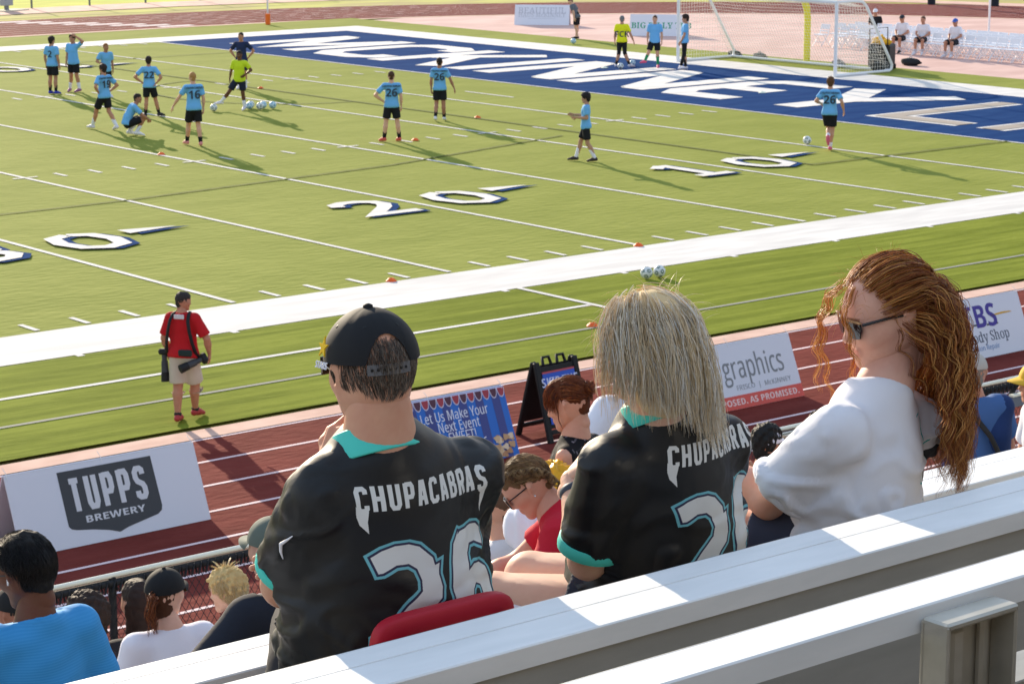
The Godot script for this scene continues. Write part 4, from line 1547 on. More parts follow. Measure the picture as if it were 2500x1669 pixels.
		var shr: float = maxf(P.get("shr", 0.058 * bulk), 0.052)
		t.append(bone(j.shL.lerp(j.shR, 0.07), j.shL.lerp(j.shR, 0.93), shr, shr, P.get("blend", 0.06)))
		t.append(bone(j.nck + (j.chs - j.nck) * 0.1, j.chs, 0.062 * P.get("neck", 1.0) + 0.008, 0.12, 0.05))
		var dn: Vector3 = (j.pel - j.wst).normalized()
		t.append(cut(j.pel.lerp(j.wst, P.get("hem", -0.25)) + dn * 0.06, dn, 0.3))
		t.append(cut(j.nck + (hed.origin - j.nck).normalized() * P.get("neckline", 0.015), (hed.origin - j.nck), 0.12))
		var sm := field_mesh(t, P.get("shirtcell", cell))
		if P.has("folds"):
			sm = displace(sm, P.folds)
		if P.has("print"):
			printed_shirt(sm, S, P, rt)
		else:
			part("shirt", scaled(sm, S), P.shirt if P.shirt is Material else hexm(P.shirt, 0.85), rt)
		cache.last_shirt = t
	if P.has("shorts") and legs:
		var t := []
		for s in ["L", "R"]:
			var a: Vector3 = j["hip" + s]
			var k: Vector3 = j["kn" + s]
			var ln: float = P.get("short_len", 0.78)
			if ln > 1.0:
				t.append(bone(a, k, 0.1 * bulk, 0.07, 0.03))
				t.append(bone(k, k.lerp(j["an" + s], 0.93), 0.068, 0.05, 0.02))
			else:
				t.append(bone(a, a.lerp(k, ln + 0.15), 0.1 * bulk, 0.107 * bulk, 0.03))
				t.append(cut(a.lerp(k, ln), (k - a), 0.16))
		t.append(bone(j.pel + Vector3(0, 0.05, 0), j.hipL.lerp(j.hipR, 0.5), 0.145 * bulk, 0.135 * bulk, 0.05, Vector3.BACK, 0.78))
		part("trousers" if P.get("short_len", 0.78) > 1.0 else "shorts", scaled(field_mesh(t, cell * 0.9), S), hexm(P.shorts, 0.85), rt)
	if legs:
		for s in ["L", "R"]:
			if P.has("socks"):
				var h: float = P.get("sock_h", 0.5)
				part("sock", scaled(field_mesh([bone(j["an" + s], j["an" + s].lerp(j["kn" + s], h), 0.046, 0.058, 0.02), cut(j["an" + s].lerp(j["kn" + s], h), j["kn" + s] - j["an" + s], 0.1)], cell * 0.8), S), hexm(P.socks, 0.9), rt)
			var an: Vector3 = j["an" + s]
			var to: Vector3 = j["to" + s]
			var fd := (to - an)
			part("shoe", scaled(field_mesh([bone(an - fd.normalized() * 0.035 + Vector3(0, -0.035, 0), an.lerp(to, 0.5) + Vector3(0, -0.005, 0), 0.045, 0.045, 0.02), bone(an.lerp(to, 0.4), to + fd.normalized() * 0.03, 0.045, 0.03, 0.03), bone(an, an + Vector3(0, 0.01, 0), 0.045, 0.045, 0.02)], cell * 0.75), S), hexm(P.get("shoes", "202024"), 0.6), rt)
	# hair: a shell with tufts
	if P.has("hair") and P.hair != "":
		part("hair", scaled(hair_shell(P.get("style", "cap" if P.has("cap") else "short"), cell * 0.55, hed), S), hexm(P.hair, 0.7), rt)
	if P.has("cap"):
		var c := part("cap", scaled(cap_dome(hed, P.get("capstyle", 0)), S), hexm(P.cap, 0.8), rt)
		part("brim", scaled(cap_brim(hed), S), hexm(P.get("brim", P.cap), 0.8), c)
	if P.get("keep", false):
		o.set_meta("hf", hed)
		o.set_meta("nk", j.nck)
		o.set_meta("jj", j)
		var sh: Array = cache.last_shirt
		o.set_meta("back", func(p: Vector3): return surface_back(sh, p) + Vector3(0, 0, 0.001))
	if P.has("number"):
		var bs: Vector3 = (j.chs - j.wst).normalized()
		var back := surface_back(cache.last_shirt, j.wst.lerp(j.chs, P.get("number_at", 0.72)))
		for q in [[P.number, 0.2, Vector3.ZERO], ["CHUPACABRAS", 0.05, bs * 0.17]]:
			if q[0] == "" or (q[1] < 0.1 and not P.get("named", false)):
				continue
			var zz := surface_back(cache.last_shirt, back * Vector3(1, 1, 0) + q[2])
			var f := Transform3D(Basis(Vector3.RIGHT, bs, Vector3.RIGHT.cross(bs)), zz + Vector3(0, 0, 0.006))
			part("shirt_number", text_mesh(q[0], q[1], true, false, 0.006), hexm(P.get("number_col", "34404c"), 0.8), rt, S * f)
	return o


func scaled(o: MB, S: Transform3D) -> ArrayMesh:
	if S.basis.x.x != 1.0:
		for i in o.v.size():
			o.v[i] = S * o.v[i]
	return o.mesh()


func bones_at(bones: Array, p: Vector3) -> float:
	var g := 1.0
	for q in bones:
		if q[7] != 1:
			continue
		var ab: Vector3 = q[1] - q[0]
		var w: Vector3 = p - q[0]
		var h := clampf(w.dot(ab) / maxf(ab.length_squared(), 1e-9), 0.0, 1.0)
		w -= ab * h
		w += q[5] * (w.dot(q[5]) * (1.0 / q[6] - 1.0))
		var d: float = (w.length() - q[2] - (q[3] - q[2]) * h) * q[6]
		var t: float = q[4] - absf(d - g)
		g = minf(d, g) - (t * t * 0.25 / q[4] if t > 0.0 else 0.0)
	return g


func surface_back(bones: Array, p: Vector3) -> Vector3:
	var q := Vector3(p.x, p.y, p.z + 0.45)
	for i in 24:
		var d := bones_at(bones, q)
		if d < 0.001:
			break
		q.z -= maxf(d, 0.001)
	return q


func hair_shell(style: String, cell: float, f: Transform3D) -> MB:
	var key := "hair%s%s" % [style, cell]
	if not cache.has(key):
		var r := 0.0
		if style == "curly":
			r = 0.022
		elif style == "bushy":
			r = 0.012
		var b := [bone(Vector3(0, 0.052 + r * 0.5, 0.022), Vector3(0, 0.052 + r * 0.5, -0.022), 0.09 + r, 0.085 + r, 0.02, Vector3.RIGHT, 0.9), bone(Vector3(0, 0.01, 0.036), Vector3(0, -0.035, 0.05), 0.076 + r * 0.7, 0.055 + r * 0.6, 0.03, Vector3.RIGHT, 0.98)]
		if style == "cap":
			b = [bone(Vector3(0, 0.02, 0.03), Vector3(0, -0.045, 0.048), 0.083, 0.063, 0.03, Vector3.RIGHT, 0.97)]
		if style == "cap2":
			b = [bone(Vector3(0, 0.045, 0.022), Vector3(0, 0.05, -0.015), 0.089, 0.083, 0.02, Vector3.RIGHT, 0.9), bone(Vector3(0, 0.02, 0.035), Vector3(0, -0.02, 0.045), 0.076, 0.058, 0.03)]
		if style == "long":
			b.append(bone(Vector3(0, -0.02, 0.06), Vector3(0, -0.2, 0.085), 0.075, 0.06, 0.03, Vector3.BACK, 0.6))
			b.append(bone(Vector3(0.07, 0.0, 0.02), Vector3(0.07, -0.16, 0.03), 0.025, 0.025, 0.02))
			b.append(bone(Vector3(-0.07, 0.0, 0.02), Vector3(-0.07, -0.16, 0.03), 0.025, 0.025, 0.02))
		if style == "tail":
			b.append(bone(Vector3(0, 0.01, 0.115), Vector3(0, -0.16, 0.13), 0.03, 0.02, 0.02))
		if style == "bun":
			b.append(bone(Vector3(0, 0.04, 0.115), Vector3(0, 0.02, 0.12), 0.04, 0.035, 0.02))
		if style != "long" and style != "bun":
			b.append(bone(Vector3(0.064, -0.0, -0.01), Vector3(0.066, -0.025, -0.012), 0.015, 0.008, 0.01))
			b.append(bone(Vector3(-0.064, -0.0, -0.01), Vector3(-0.066, -0.025, -0.012), 0.015, 0.008, 0.01))
		# leave the face free
		b.append(bone(Vector3(0, -0.035, -0.125), Vector3(0, 0.0, -0.12), 0.085, 0.078, 0.012, Vector3.BACK, 1.0, -1))
		var o := field_mesh(b, cell)
		var amp := 0.012 if style in ["curly", "bushy"] else 0.005
		o = displace(o, func(p: Vector3, _n): return amp * (sin(p.x * 95.0 + p.y * 40.0) * sin(p.y * 88.0 + p.z * 50.0) * sin(p.z * 92.0 + p.x * 30.0)) + amp * 0.4 * sin(p.x * 230.0) * sin(p.z * 210.0))
		cache[key] = o
	return MB.new().add(cache[key], f)


# the dome of a baseball cap; style 1 has the arch and strap at the back
func cap_dome(f: Transform3D, style := 0) -> MB:
	var b := MB.new()
	var na := 48
	var nb := 14
	var r := Vector3(0.0945, 0.103, 0.1135)
	for i in nb + 1:
		for k in na + 1:
			var an := TAU * k / na
			# 0 at the front (-z)
			var lowest := 0.0
			var back := absf(wrapf(an - PI, -PI, PI))
			if style == 1 and back < 0.46:
				lowest = 0.06 * sqrt(maxf(0.0, 1.0 - pow(back / 0.46, 2.0)))
			var t := float(i) / nb
			var el := lerpf(PI / 2, asin(clampf(lowest / r.y, 0, 1)), t)
			var seam := 1.0 - 0.012 * exp(-pow(wrapf(an * 6.0, -PI, PI) / 0.35, 2.0)) * sin(minf(1.0, t * 2.0) * PI / 2)
			var d := Vector3(sin(an) * cos(el), sin(el), -cos(an) * cos(el)) * seam
			var flare := 1.0 + 0.02 * t
			b.vert(f * (d * r * Vector3(flare, 1, flare) + Vector3(0, 0.033, 0.0)), d)
	for i in nb:
		for k in na:
			var a := i * (na + 1) + k
			b.ix.append_array(PackedInt32Array([a, a + 1, a + na + 1, a + 1, a + na + 2, a + na + 1]))
	b.smooth()
	# soften the seam where the turn closes
	for i in nb + 1:
		var q := (b.n[i * (na + 1)] + b.n[i * (na + 1) + na]).normalized()
		b.n[i * (na + 1)] = q
		b.n[i * (na + 1) + na] = q
	b.add(MB.new().lathe(xz([0.011, 0.0, 0.01, 0.006, 0.004, 0.009, 0.0, 0.0095]), 12), f.translated_local(Vector3(0, 0.1345, 0)))
	return b


func cap_brim(f: Transform3D) -> MB:
	var b := MB.new()
	for i in 7:
		for k in 17:
			var an := lerpf(-1.05, 1.05, k / 16.0)
			var t := i / 6.0
			var inner := Vector3(sin(an) * 0.094, 0.036, -cos(an) * 0.113)
			var outer := Vector3(sin(an) * 0.092, 0.02, -cos(an) * 0.113 - 0.075 * pow(maxf(cos(an * 1.35), 0.0), 0.5))
			var p := inner.lerp(outer, t)
			p.y -= 0.016 * pow(absf(an), 2.0) * t
			b.vert(f * p, Vector3.UP)
	for i in 6:
		for k in 16:
			var a := i * 17 + k
			b.ix.append_array(PackedInt32Array([a, a + 1, a + 17, a + 1, a + 18, a + 17]))
	b.smooth()
	var under := MB.new().add(b, Transform3D(Basis(), f.basis.y * -0.004))
	for i in range(0, under.ix.size(), 3):
		var t := under.ix[i]
		under.ix[i] = under.ix[i + 1]
		under.ix[i + 1] = t
	under.smooth()
	return b.add(under, Transform3D())


# splits the mesh into the back, which carries the print, and the rest
func printed_shirt(sm: MB, S: Transform3D, P: Dictionary, rt: Node) -> void:
	var back := MB.new()
	var rest := MB.new()
	for o in [back, rest]:
		o.v = sm.v.duplicate()
		o.n = sm.n
		o.c = sm.c
		o.u = sm.u.duplicate()
	var rc: Rect2 = P.print_rect
	for i in sm.v.size():
		var p := sm.v[i]
		back.u[i] = Vector2((p.x - rc.position.x) / rc.size.x, 1.0 - (p.y - rc.position.y) / rc.size.y)
	for i in range(0, sm.ix.size(), 3):
		var n := sm.n[sm.ix[i]] + sm.n[sm.ix[i + 1]] + sm.n[sm.ix[i + 2]]
		var p := sm.v[sm.ix[i]]
		var on: bool = n.z > 0.25 and rc.grow(-0.01).has_point(Vector2(p.x, p.y))
		(back if on else rest).ix.append_array(PackedInt32Array([sm.ix[i], sm.ix[i + 1], sm.ix[i + 2]]))
	var m := StandardMaterial3D.new()
	m.albedo_texture = P.print
	m.roughness = P.get("print_rough", 0.48)
	m.metallic_specular = 0.45
	var o := part("shirt", scaled(rest, S), P.shirt if P.shirt is Material else hexm(P.shirt, P.get("print_rough", 0.48), 0.0, 0.45), rt)
	part("shirt_back", scaled(back, S), m, o)


func rel(deg: float) -> float:
	return deg_to_rad(-39.0 + deg)


const LB := "6caee2"
const TEAM := "players warming up in light blue shirts"


func player(label: String, x: float, z: float, deg: float, h: float, over: Dictionary, up: Dictionary, opt: Dictionary) -> Node3D:
	var s := h / 1.8
	var P := {"label": label, "at": Vector3(x, 0.03, z), "turn": rel(deg), "s": s, "j": joints(over, up), "cell": 0.027, "shirt": LB, "shorts": "15161c", "skin": "b98468", "hair": "2a1f1a", "socks": "e2e2ea", "shoes": "d8d4de", "hem": -0.38, "loose": 1.0, "group": TEAM}
	P.merge(opt, true)
	return person(P)


func build_players() -> void:
	var V := func(a, b, c): return Vector3(a, b, c)
	player("player in light blue with blue boots and black socks, leftmost of all", -13.08, -33.06, -25, 1.8, {}, {}, {"socks": "16161a", "shoes": "3a3fae", "style": "bushy", "number": "2", "skin": "b08068"})
	player("player in light blue with a hand raised to his head", -12.22, -33.3, 158, 1.82, {"elL": Vector3(-0.42, 1.58, -0.08), "wrL": Vector3(-0.17, 1.74, -0.1), "anL": Vector3(-0.17, 0.085, 0.03), "anR": Vector3(0.17, 0.085, 0.02)}, {}, {"shoes": "9a5f86", "style": "bushy"})
	player("player in light blue with long fair hair and a headband, behind the one with hands on hips", -12.31, -31.1, -150, 1.68, {"elR": Vector3(0.3, 1.2, 0.0), "wrR": Vector3(0.28, 1.16, -0.22)}, {"lean": 0.12}, {"style": "tail", "hair": "8a5c34", "skin": "a8775c"})
	player("player in light blue walking left with hands on hips, white socks", -16.6, -23.61, 48, 1.78, {"elL": Vector3(-0.38, 1.2, 0.12), "wrL": Vector3(-0.19, 1.03, 0.0), "elR": Vector3(0.38, 1.2, 0.12), "wrR": Vector3(0.19, 1.03, 0.0), "anL": Vector3(-0.1, 0.085, -0.42), "knL": Vector3(-0.1, 0.5, -0.24), "toL": Vector3(-0.12, 0.05, -0.6), "anR": Vector3(0.1, 0.11, 0.38), "knR": Vector3(0.1, 0.5, 0.06), "toR": Vector3(0.12, 0.03, 0.22)}, {}, {"style": "bushy", "number": "19", "named": true})
	player("player in light blue with hands on hips, back turned, black boots", -14.05, -25.54, 8, 1.72, {"elL": Vector3(-0.42, 1.2, 0.1), "wrL": Vector3(-0.2, 1.02, 0.02), "elR": Vector3(0.36, 1.18, 0.14), "wrR": Vector3(0.2, 1.0, 0.1), "anL": Vector3(-0.14, 0.085, 0.05), "anR": Vector3(0.26, 0.085, -0.1), "toR": Vector3(0.4, 0.03, -0.22), "knR": Vector3(0.17, 0.5, -0.08)}, {"lean": 0.06}, {"style": "bushy", "socks": "141418", "shoes": "222226", "number": "22"})
	player("player in light blue crouching on his heels with arms on his knees", -16.75, -21.94, -72, 1.78, {"pel": Vector3(0, 0.34, 0.12), "hipL": Vector3(-0.09, 0.32, 0.1), "hipR": Vector3(0.09, 0.32, 0.1), "wst": Vector3(0, 0.46, 0.1), "chs": Vector3(0, 0.68, -0.02), "nck": Vector3(0, 0.84, -0.12), "hed": Vector3(0, 0.99, -0.2), "shL": Vector3(-0.18, 0.79, -0.08), "shR": Vector3(0.18, 0.79, -0.08), "elL": Vector3(-0.24, 0.54, -0.3), "elR": Vector3(0.24, 0.54, -0.3), "wrL": Vector3(-0.1, 0.42, -0.46), "wrR": Vector3(0.1, 0.42, -0.46), "knL": Vector3(-0.15, 0.47, -0.32), "knR": Vector3(0.15, 0.47, -0.34), "anL": Vector3(-0.13, 0.1, 0.05), "anR": Vector3(0.13, 0.1, -0.12), "toL": Vector3(-0.14, 0.03, -0.12), "toR": Vector3(0.14, 0.03, -0.29)}, {}, {"hem": 0.1, "shoes": "e6e4ea", "short_len": 0.8, "skin": "a9785e"})
	player("blond player in light blue walking away with his left arm held out, pink boots", -16.64, -18.92, 22, 1.9, {"elL": Vector3(-0.34, 1.19, -0.06), "wrL": Vector3(-0.46, 0.97, -0.18), "anL": Vector3(-0.12, 0.085, -0.28), "knL": Vector3(-0.1, 0.5, -0.17), "toL": Vector3(-0.15, 0.04, -0.45), "anR": Vector3(0.12, 0.085, 0.12), "toR": Vector3(0.15, 0.03, -0.04)}, {"lean": 0.05}, {"hair": "a57a48", "skin": "d3a288", "socks": "141418", "sock_h": 0.36, "shoes": "d98a86", "number": "16", "named": true})
	player("coach in a navy shirt standing behind the one in yellow", -7.68, -30.64, 172, 1.8, {"elL": Vector3(-0.38, 1.2, 0.1), "wrL": Vector3(-0.22, 1.0, 0.05), "elR": Vector3(0.38, 1.2, 0.1), "wrR": Vector3(0.22, 1.0, 0.05)}, {}, {"shirt": "1f2c50", "shorts": "1b2238", "group": ""})
	player("coach in a bright yellow shirt reaching for a ball with one foot", -11.11, -25.41, 168, 1.74, {"elL": Vector3(-0.36, 1.2, 0.08), "wrL": Vector3(-0.22, 1.08, -0.1), "elR": Vector3(0.26, 1.16, 0.02), "wrR": Vector3(0.3, 0.95, 0.0), "knR": Vector3(0.3, 0.55, -0.12), "anR": Vector3(0.56, 0.24, -0.1), "toR": Vector3(0.72, 0.2, -0.2), "anL": Vector3(-0.13, 0.085, 0.05)}, {"side": 0.03}, {"shirt": "c6dc28", "shorts": "1c2236", "skin": "6a4634", "hair": "161212", "group": ""})
	player("player in light blue numbered 26 standing with his left hand on his hip, red boots", -12.22, -16.38, 4, 1.84, {"elL": Vector3(-0.42, 1.19, 0.1), "wrL": Vector3(-0.2, 1.02, 0.02), "anL": Vector3(-0.2, 0.085, 0.0), "anR": Vector3(0.19, 0.085, 0.0), "toL": Vector3(-0.3, 0.03, -0.14), "knL": Vector3(-0.15, 0.5, 0), "knR": Vector3(0.14, 0.5, 0)}, {}, {"hair": "4a3020", "skin": "d3a58c", "socks": "141418", "sock_h": 0.45, "shoes": "d4584e", "number": "26", "named": true})
	player("player in light blue numbered 26 strolling away near the end zone, white boots", -8.36, -19.37, -4, 1.78, {"elR": Vector3(0.31, 1.16, 0.02), "wrR": Vector3(0.4, 0.93, -0.04), "anL": Vector3(-0.11, 0.12, 0.22), "toL": Vector3(-0.12, 0.04, 0.06), "knL": Vector3(-0.1, 0.5, -0.02), "anR": Vector3(0.11, 0.085, -0.06)}, {}, {"hair": "241c1c", "skin": "a97a62", "socks": "141418", "sock_h": 0.5, "shoes": "dcdce2", "number": "26", "named": true})
	player("curly haired player in light blue walking left with forearms raised", -10.94, -10.16, 84, 1.66, {"elL": Vector3(-0.22, 1.16, 0.05), "wrL": Vector3(-0.12, 1.16, -0.24), "elR": Vector3(0.22, 1.18, -0.03), "wrR": Vector3(0.1, 1.22, -0.34), "anR": Vector3(0.09, 0.085, -0.26), "knR": Vector3(0.1, 0.5, -0.14), "toR": Vector3(0.1, 0.04, -0.44), "anL": Vector3(-0.09, 0.085, 0.26), "knL": Vector3(-0.1, 0.48, 0.06), "toL": Vector3(-0.1, 0.03, 0.09)}, {}, {"style": "curly", "hair": "1e1618", "skin": "b58a72", "socks": "e6e4f2", "sock_h": 0.62, "shoes": "3a3234"})
	player("player in a grey shirt bending over a ball on the far apron", 13.65, -39.13, 64, 1.68, {"anL": Vector3(-0.1, 0.085, 0.1), "anR": Vector3(0.1, 0.085, -0.05)}, {"lean": 0.42}, {"shirt": "5d636c", "skin": "cfa48c", "hair": "4b3527", "socks": "cfa48c", "shoes": "1e2026", "group": "", "head": Vector3(-0.5, 0, 0)})
	player("grey haired keeper coach in yellow with black trousers, back to the camera", 6.58, -28.47, -4, 1.8, {"elR": Vector3(0.3, 1.15, 0.05), "wrR": Vector3(0.4, 0.92, -0.05), "anL": Vector3(-0.2, 0.085, 0.0), "anR": Vector3(0.28, 0.085, 0.05), "toR": Vector3(0.42, 0.03, -0.1)}, {}, {"shirt": "e2e31e", "shorts": "17181c", "short_len": 1.2, "hair": "6f7274", "skin": "b98a70", "shoes": "d8d6e0", "socks": "17181c", "number": "FCK", "number_at": 0.25, "group": ""})
	player("keeper in light blue with green socks lifting one pink boot", 7.31, -27.58, 172, 1.82, {"knR": Vector3(0.2, 0.52, -0.1), "anR": Vector3(0.32, 0.24, -0.12), "toR": Vector3(0.44, 0.2, -0.24), "anL": Vector3(-0.12, 0.085, 0.02)}, {}, {"socks": "1f8a5a", "sock_h": 0.75, "shoes": "d8577e", "skin": "c8987e", "hair": "4a3426"})
	player("keeper in light blue with black leggings and white gloves by the left post", 7.72, -26.52, 86, 1.88, {"elL": Vector3(-0.2, 1.14, -0.0), "wrL": Vector3(-0.17, 0.92, -0.12), "anL": Vector3(-0.1, 0.085, 0.06), "anR": Vector3(0.1, 0.085, -0.1)}, {"lean": -0.04}, {"shorts": "17181c", "short_len": 1.2, "socks": "17181c", "shoes": "e4dfe6", "style": "bushy", "skin": "bb8c72"})
	player("player in light blue numbered 26 running towards the goal, pink boots", -4.92, -7.76, -12, 1.85, {"elL": Vector3(-0.33, 1.22, 0.12), "wrL": Vector3(-0.22, 1.14, -0.1), "elR": Vector3(0.3, 1.2, 0.12), "wrR": Vector3(0.34, 1.0, 0.02), "knL": Vector3(-0.02, 0.53, -0.1), "anL": Vector3(-0.01, 0.36, 0.22), "toL": Vector3(0.0, 0.2, 0.22), "anR": Vector3(0.03, 0.085, 0.02), "knR": Vector3(0.07, 0.5, -0.04), "toR": Vector3(0.04, 0.03, -0.15)}, {"lean": 0.08}, {"style": "bushy", "hair": "5a3c26", "skin": "c4937a", "sock_h": 0.3, "shoes": "d2607c", "number": "26", "named": true})
	# white gloves of the two keepers and the coach's orange mitt
	# men on the folding chairs
	var seat := sit()
	for q in [[18.6, -26.26, "man in a white shirt and dark cap, leftmost of the three on the front chairs", "2d3540", 0.0], [18.6, -25.24, "bareheaded man in a white shirt, middle of the three on the front chairs", "", 0.15], [18.6, -23.7, "man in a white shirt and blue cap, rightmost of the three on the front chairs", "3a62b8", -0.1]]:
		var P := {"label": q[2], "at": Vector3(q[0], 0.03, q[1]), "turn": PI / 2 + 0.25 + q[4], "j": joints(seat, {}), "cell": 0.03, "shirt": "e4e4ee", "shorts": "23242c", "skin": "b8866e", "shoes": "2a2c30" if q[4] == 0.0 else "dddbe2", "hem": -0.1, "short_len": 0.85, "hair": "5a4032", "socks": "c8c4cc", "sock_h": 0.3, "s": 1.02}
		if q[3] != "":
			P.cap = q[3]
		person(P)
	person({"label": "person in a black shirt and white cap behind the rows of folding chairs", "at": Vector3(20.7, 0.03, -29.5), "turn": PI / 2 + 0.5, "j": joints(seat, {}), "cell": 0.03, "shirt": "1b1c20", "shorts": "23242c", "skin": "b8866e", "cap": "e2e2ea", "hair": "3a2a20", "hem": -0.1, "s": 1.0})
	photographer()


func sit(spread := 0.0) -> Dictionary:
	var d := {"pel": Vector3(0, 0.55, 0.0), "hipL": Vector3(-0.09, 0.53, -0.02), "hipR": Vector3(0.09, 0.53, -0.02), "knL": Vector3(-0.13 - spread, 0.53, -0.44), "knR": Vector3(0.13 + spread, 0.53, -0.44), "anL": Vector3(-0.13, 0.09, -0.4), "anR": Vector3(0.13, 0.09, -0.42), "toL": Vector3(-0.16, 0.03, -0.58), "toR": Vector3(0.16, 0.03, -0.6), "wst": Vector3(0, 0.69, 0.04), "chs": Vector3(0, 0.89, 0.03), "nck": Vector3(0, 1.07, 0.03), "hed": Vector3(0, 1.235, -0.02), "shL": Vector3(-0.185, 1.01, 0.02), "shR": Vector3(0.185, 1.01, 0.02), "elL": Vector3(-0.25, 0.74, 0.0), "elR": Vector3(0.25, 0.74, 0.0), "wrL": Vector3(-0.1, 0.64, -0.24), "wrR": Vector3(0.1, 0.64, -0.24)}
	return d


func photographer() -> void:
	var P := {"label": "photographer in a red polo and khaki shorts carrying two long lens cameras", "at": Vector3(-32.43, 0.03, 6.55), "turn": rel(-14), "s": 0.97, "cell": 0.018, "bulk": 1.14,
		"j": joints({"elR": Vector3(0.34, 1.16, 0.0), "wrR": Vector3(0.33, 0.93, -0.1), "elL": Vector3(-0.27, 1.15, 0.03), "wrL": Vector3(-0.26, 0.93, -0.08), "anL": Vector3(-0.07, 0.085, 0.12), "anR": Vector3(0.06, 0.1, -0.2), "knR": Vector3(0.1, 0.5, -0.12), "toR": Vector3(0.1, 0.04, -0.36), "toL": Vector3(-0.09, 0.03, -0.06), "knL": Vector3(-0.09, 0.5, 0.02)}, {"lean": 0.04}),
		"shirt": "b3141e", "shorts": "bfb3a4", "short_len": 0.92, "skin": "b57e66", "hair": "2c2826", "shoes": "a8383c", "socks": "2a2a2c", "sock_h": 0.12, "hem": -0.15, "head": Vector3(-0.1, -0.75, 0), "sleeve": 0.85, "loose": 1.12, "neckline": 0.03}
	var o := person(P)
	var blk := hexm("17181b", 0.6)
	# harness straps over the shoulders and down the back
	for s in [-1.0, 1.0]:
		var pts := PackedVector3Array()
		for q in [[0.1, 1.52, -0.02], [0.115, 1.5, 0.07], [0.13, 1.42, 0.15], [0.155, 1.28, 0.17], [0.185, 1.12, 0.155], [0.21, 0.98, 0.1], [0.225, 0.9, 0.03]]:
			pts.append(Vector3(s * q[0], q[1], q[2]) * 0.97)
		part("harness_strap", MB.new().tube(pts, [0.024], 6, true, 0.4).mesh(), blk, o)
	part("strap_patch", MB.new().box(Vector3(0, 1.43, 0.135), Vector3(0.14, 0.06, 0.02), 0.008).mesh(), hexm("c9c6cc"), o)
	part("belt", MB.new().lathe(xz([0.178, -0.025, 0.184, -0.02, 0.184, 0.02, 0.178, 0.025]), 20, Transform3D(Basis(), Vector3(0, 0.965, 0.012)), 0.76).mesh(), hexm("2b3a38"), o)
	part("belt_pouch", MB.new().box(Vector3(0.08, 0.95, 0.155), Vector3(0.19, 0.09, 0.06), 0.02).mesh(), hexm("20302e"), o)
	for q in [["camera with a long lens held in the photographer's right hand", Vector3(0.28, 0.86, 0.0), Vector3(-0.62, -0.28, 0.62), 0.3], ["camera with a long lens hanging at the photographer's left hip", Vector3(-0.27, 0.93, 0.02), Vector3(0.06, -1, 0.1), 0.34]]:
		var c := thing("camera", q[0], "camera", o.position + Basis(Vector3.UP, o.rotation.y) * q[1], o.rotation.y)
		var d: Vector3 = q[2].normalized()
		var bs := frame_to(d, Vector3(0, 0.3, 1))
		part("camera_body", MB.new().box(Vector3.ZERO, Vector3(0.14, 0.08, 0.11), 0.02, bs).mesh(), blk, c)
		part("lens", MB.new().tube(path3([d * 0.03, d * 0.12, d * 0.13, d * q[3] * 0.8, d * q[3]]), [0.036, 0.036, 0.046, 0.05, 0.05], 14).mesh(), hexm("3a3d42", 0.5), c)
		part("lens_hood", MB.new().tube(path3([d * q[3] * 0.8, d * (q[3] + 0.06)]), [0.054, 0.06], 14).mesh(), blk, c)


func crowd(label: String, hed: Vector3, turn: float, over: Dictionary, up: Dictionary, opt: Dictionary) -> Node3D:
	var j := joints(opt.get("base", sit()), up)
	for n in over:
		j[n] = over[n]
	var s: float = opt.get("s", 1.0)
	var at: Vector3 = hed - Basis(Vector3.UP, turn) * (j.hed * s)
	var P := {"label": label, "at": at, "turn": turn, "s": s, "j": j, "cell": 0.019, "keep": true, "legs": opt.has("base"), "skin": "c08c74", "hem": -0.1, "shorts": "2a2c34", "short_len": 0.85}
	P.merge(opt, true)
	return person(P)


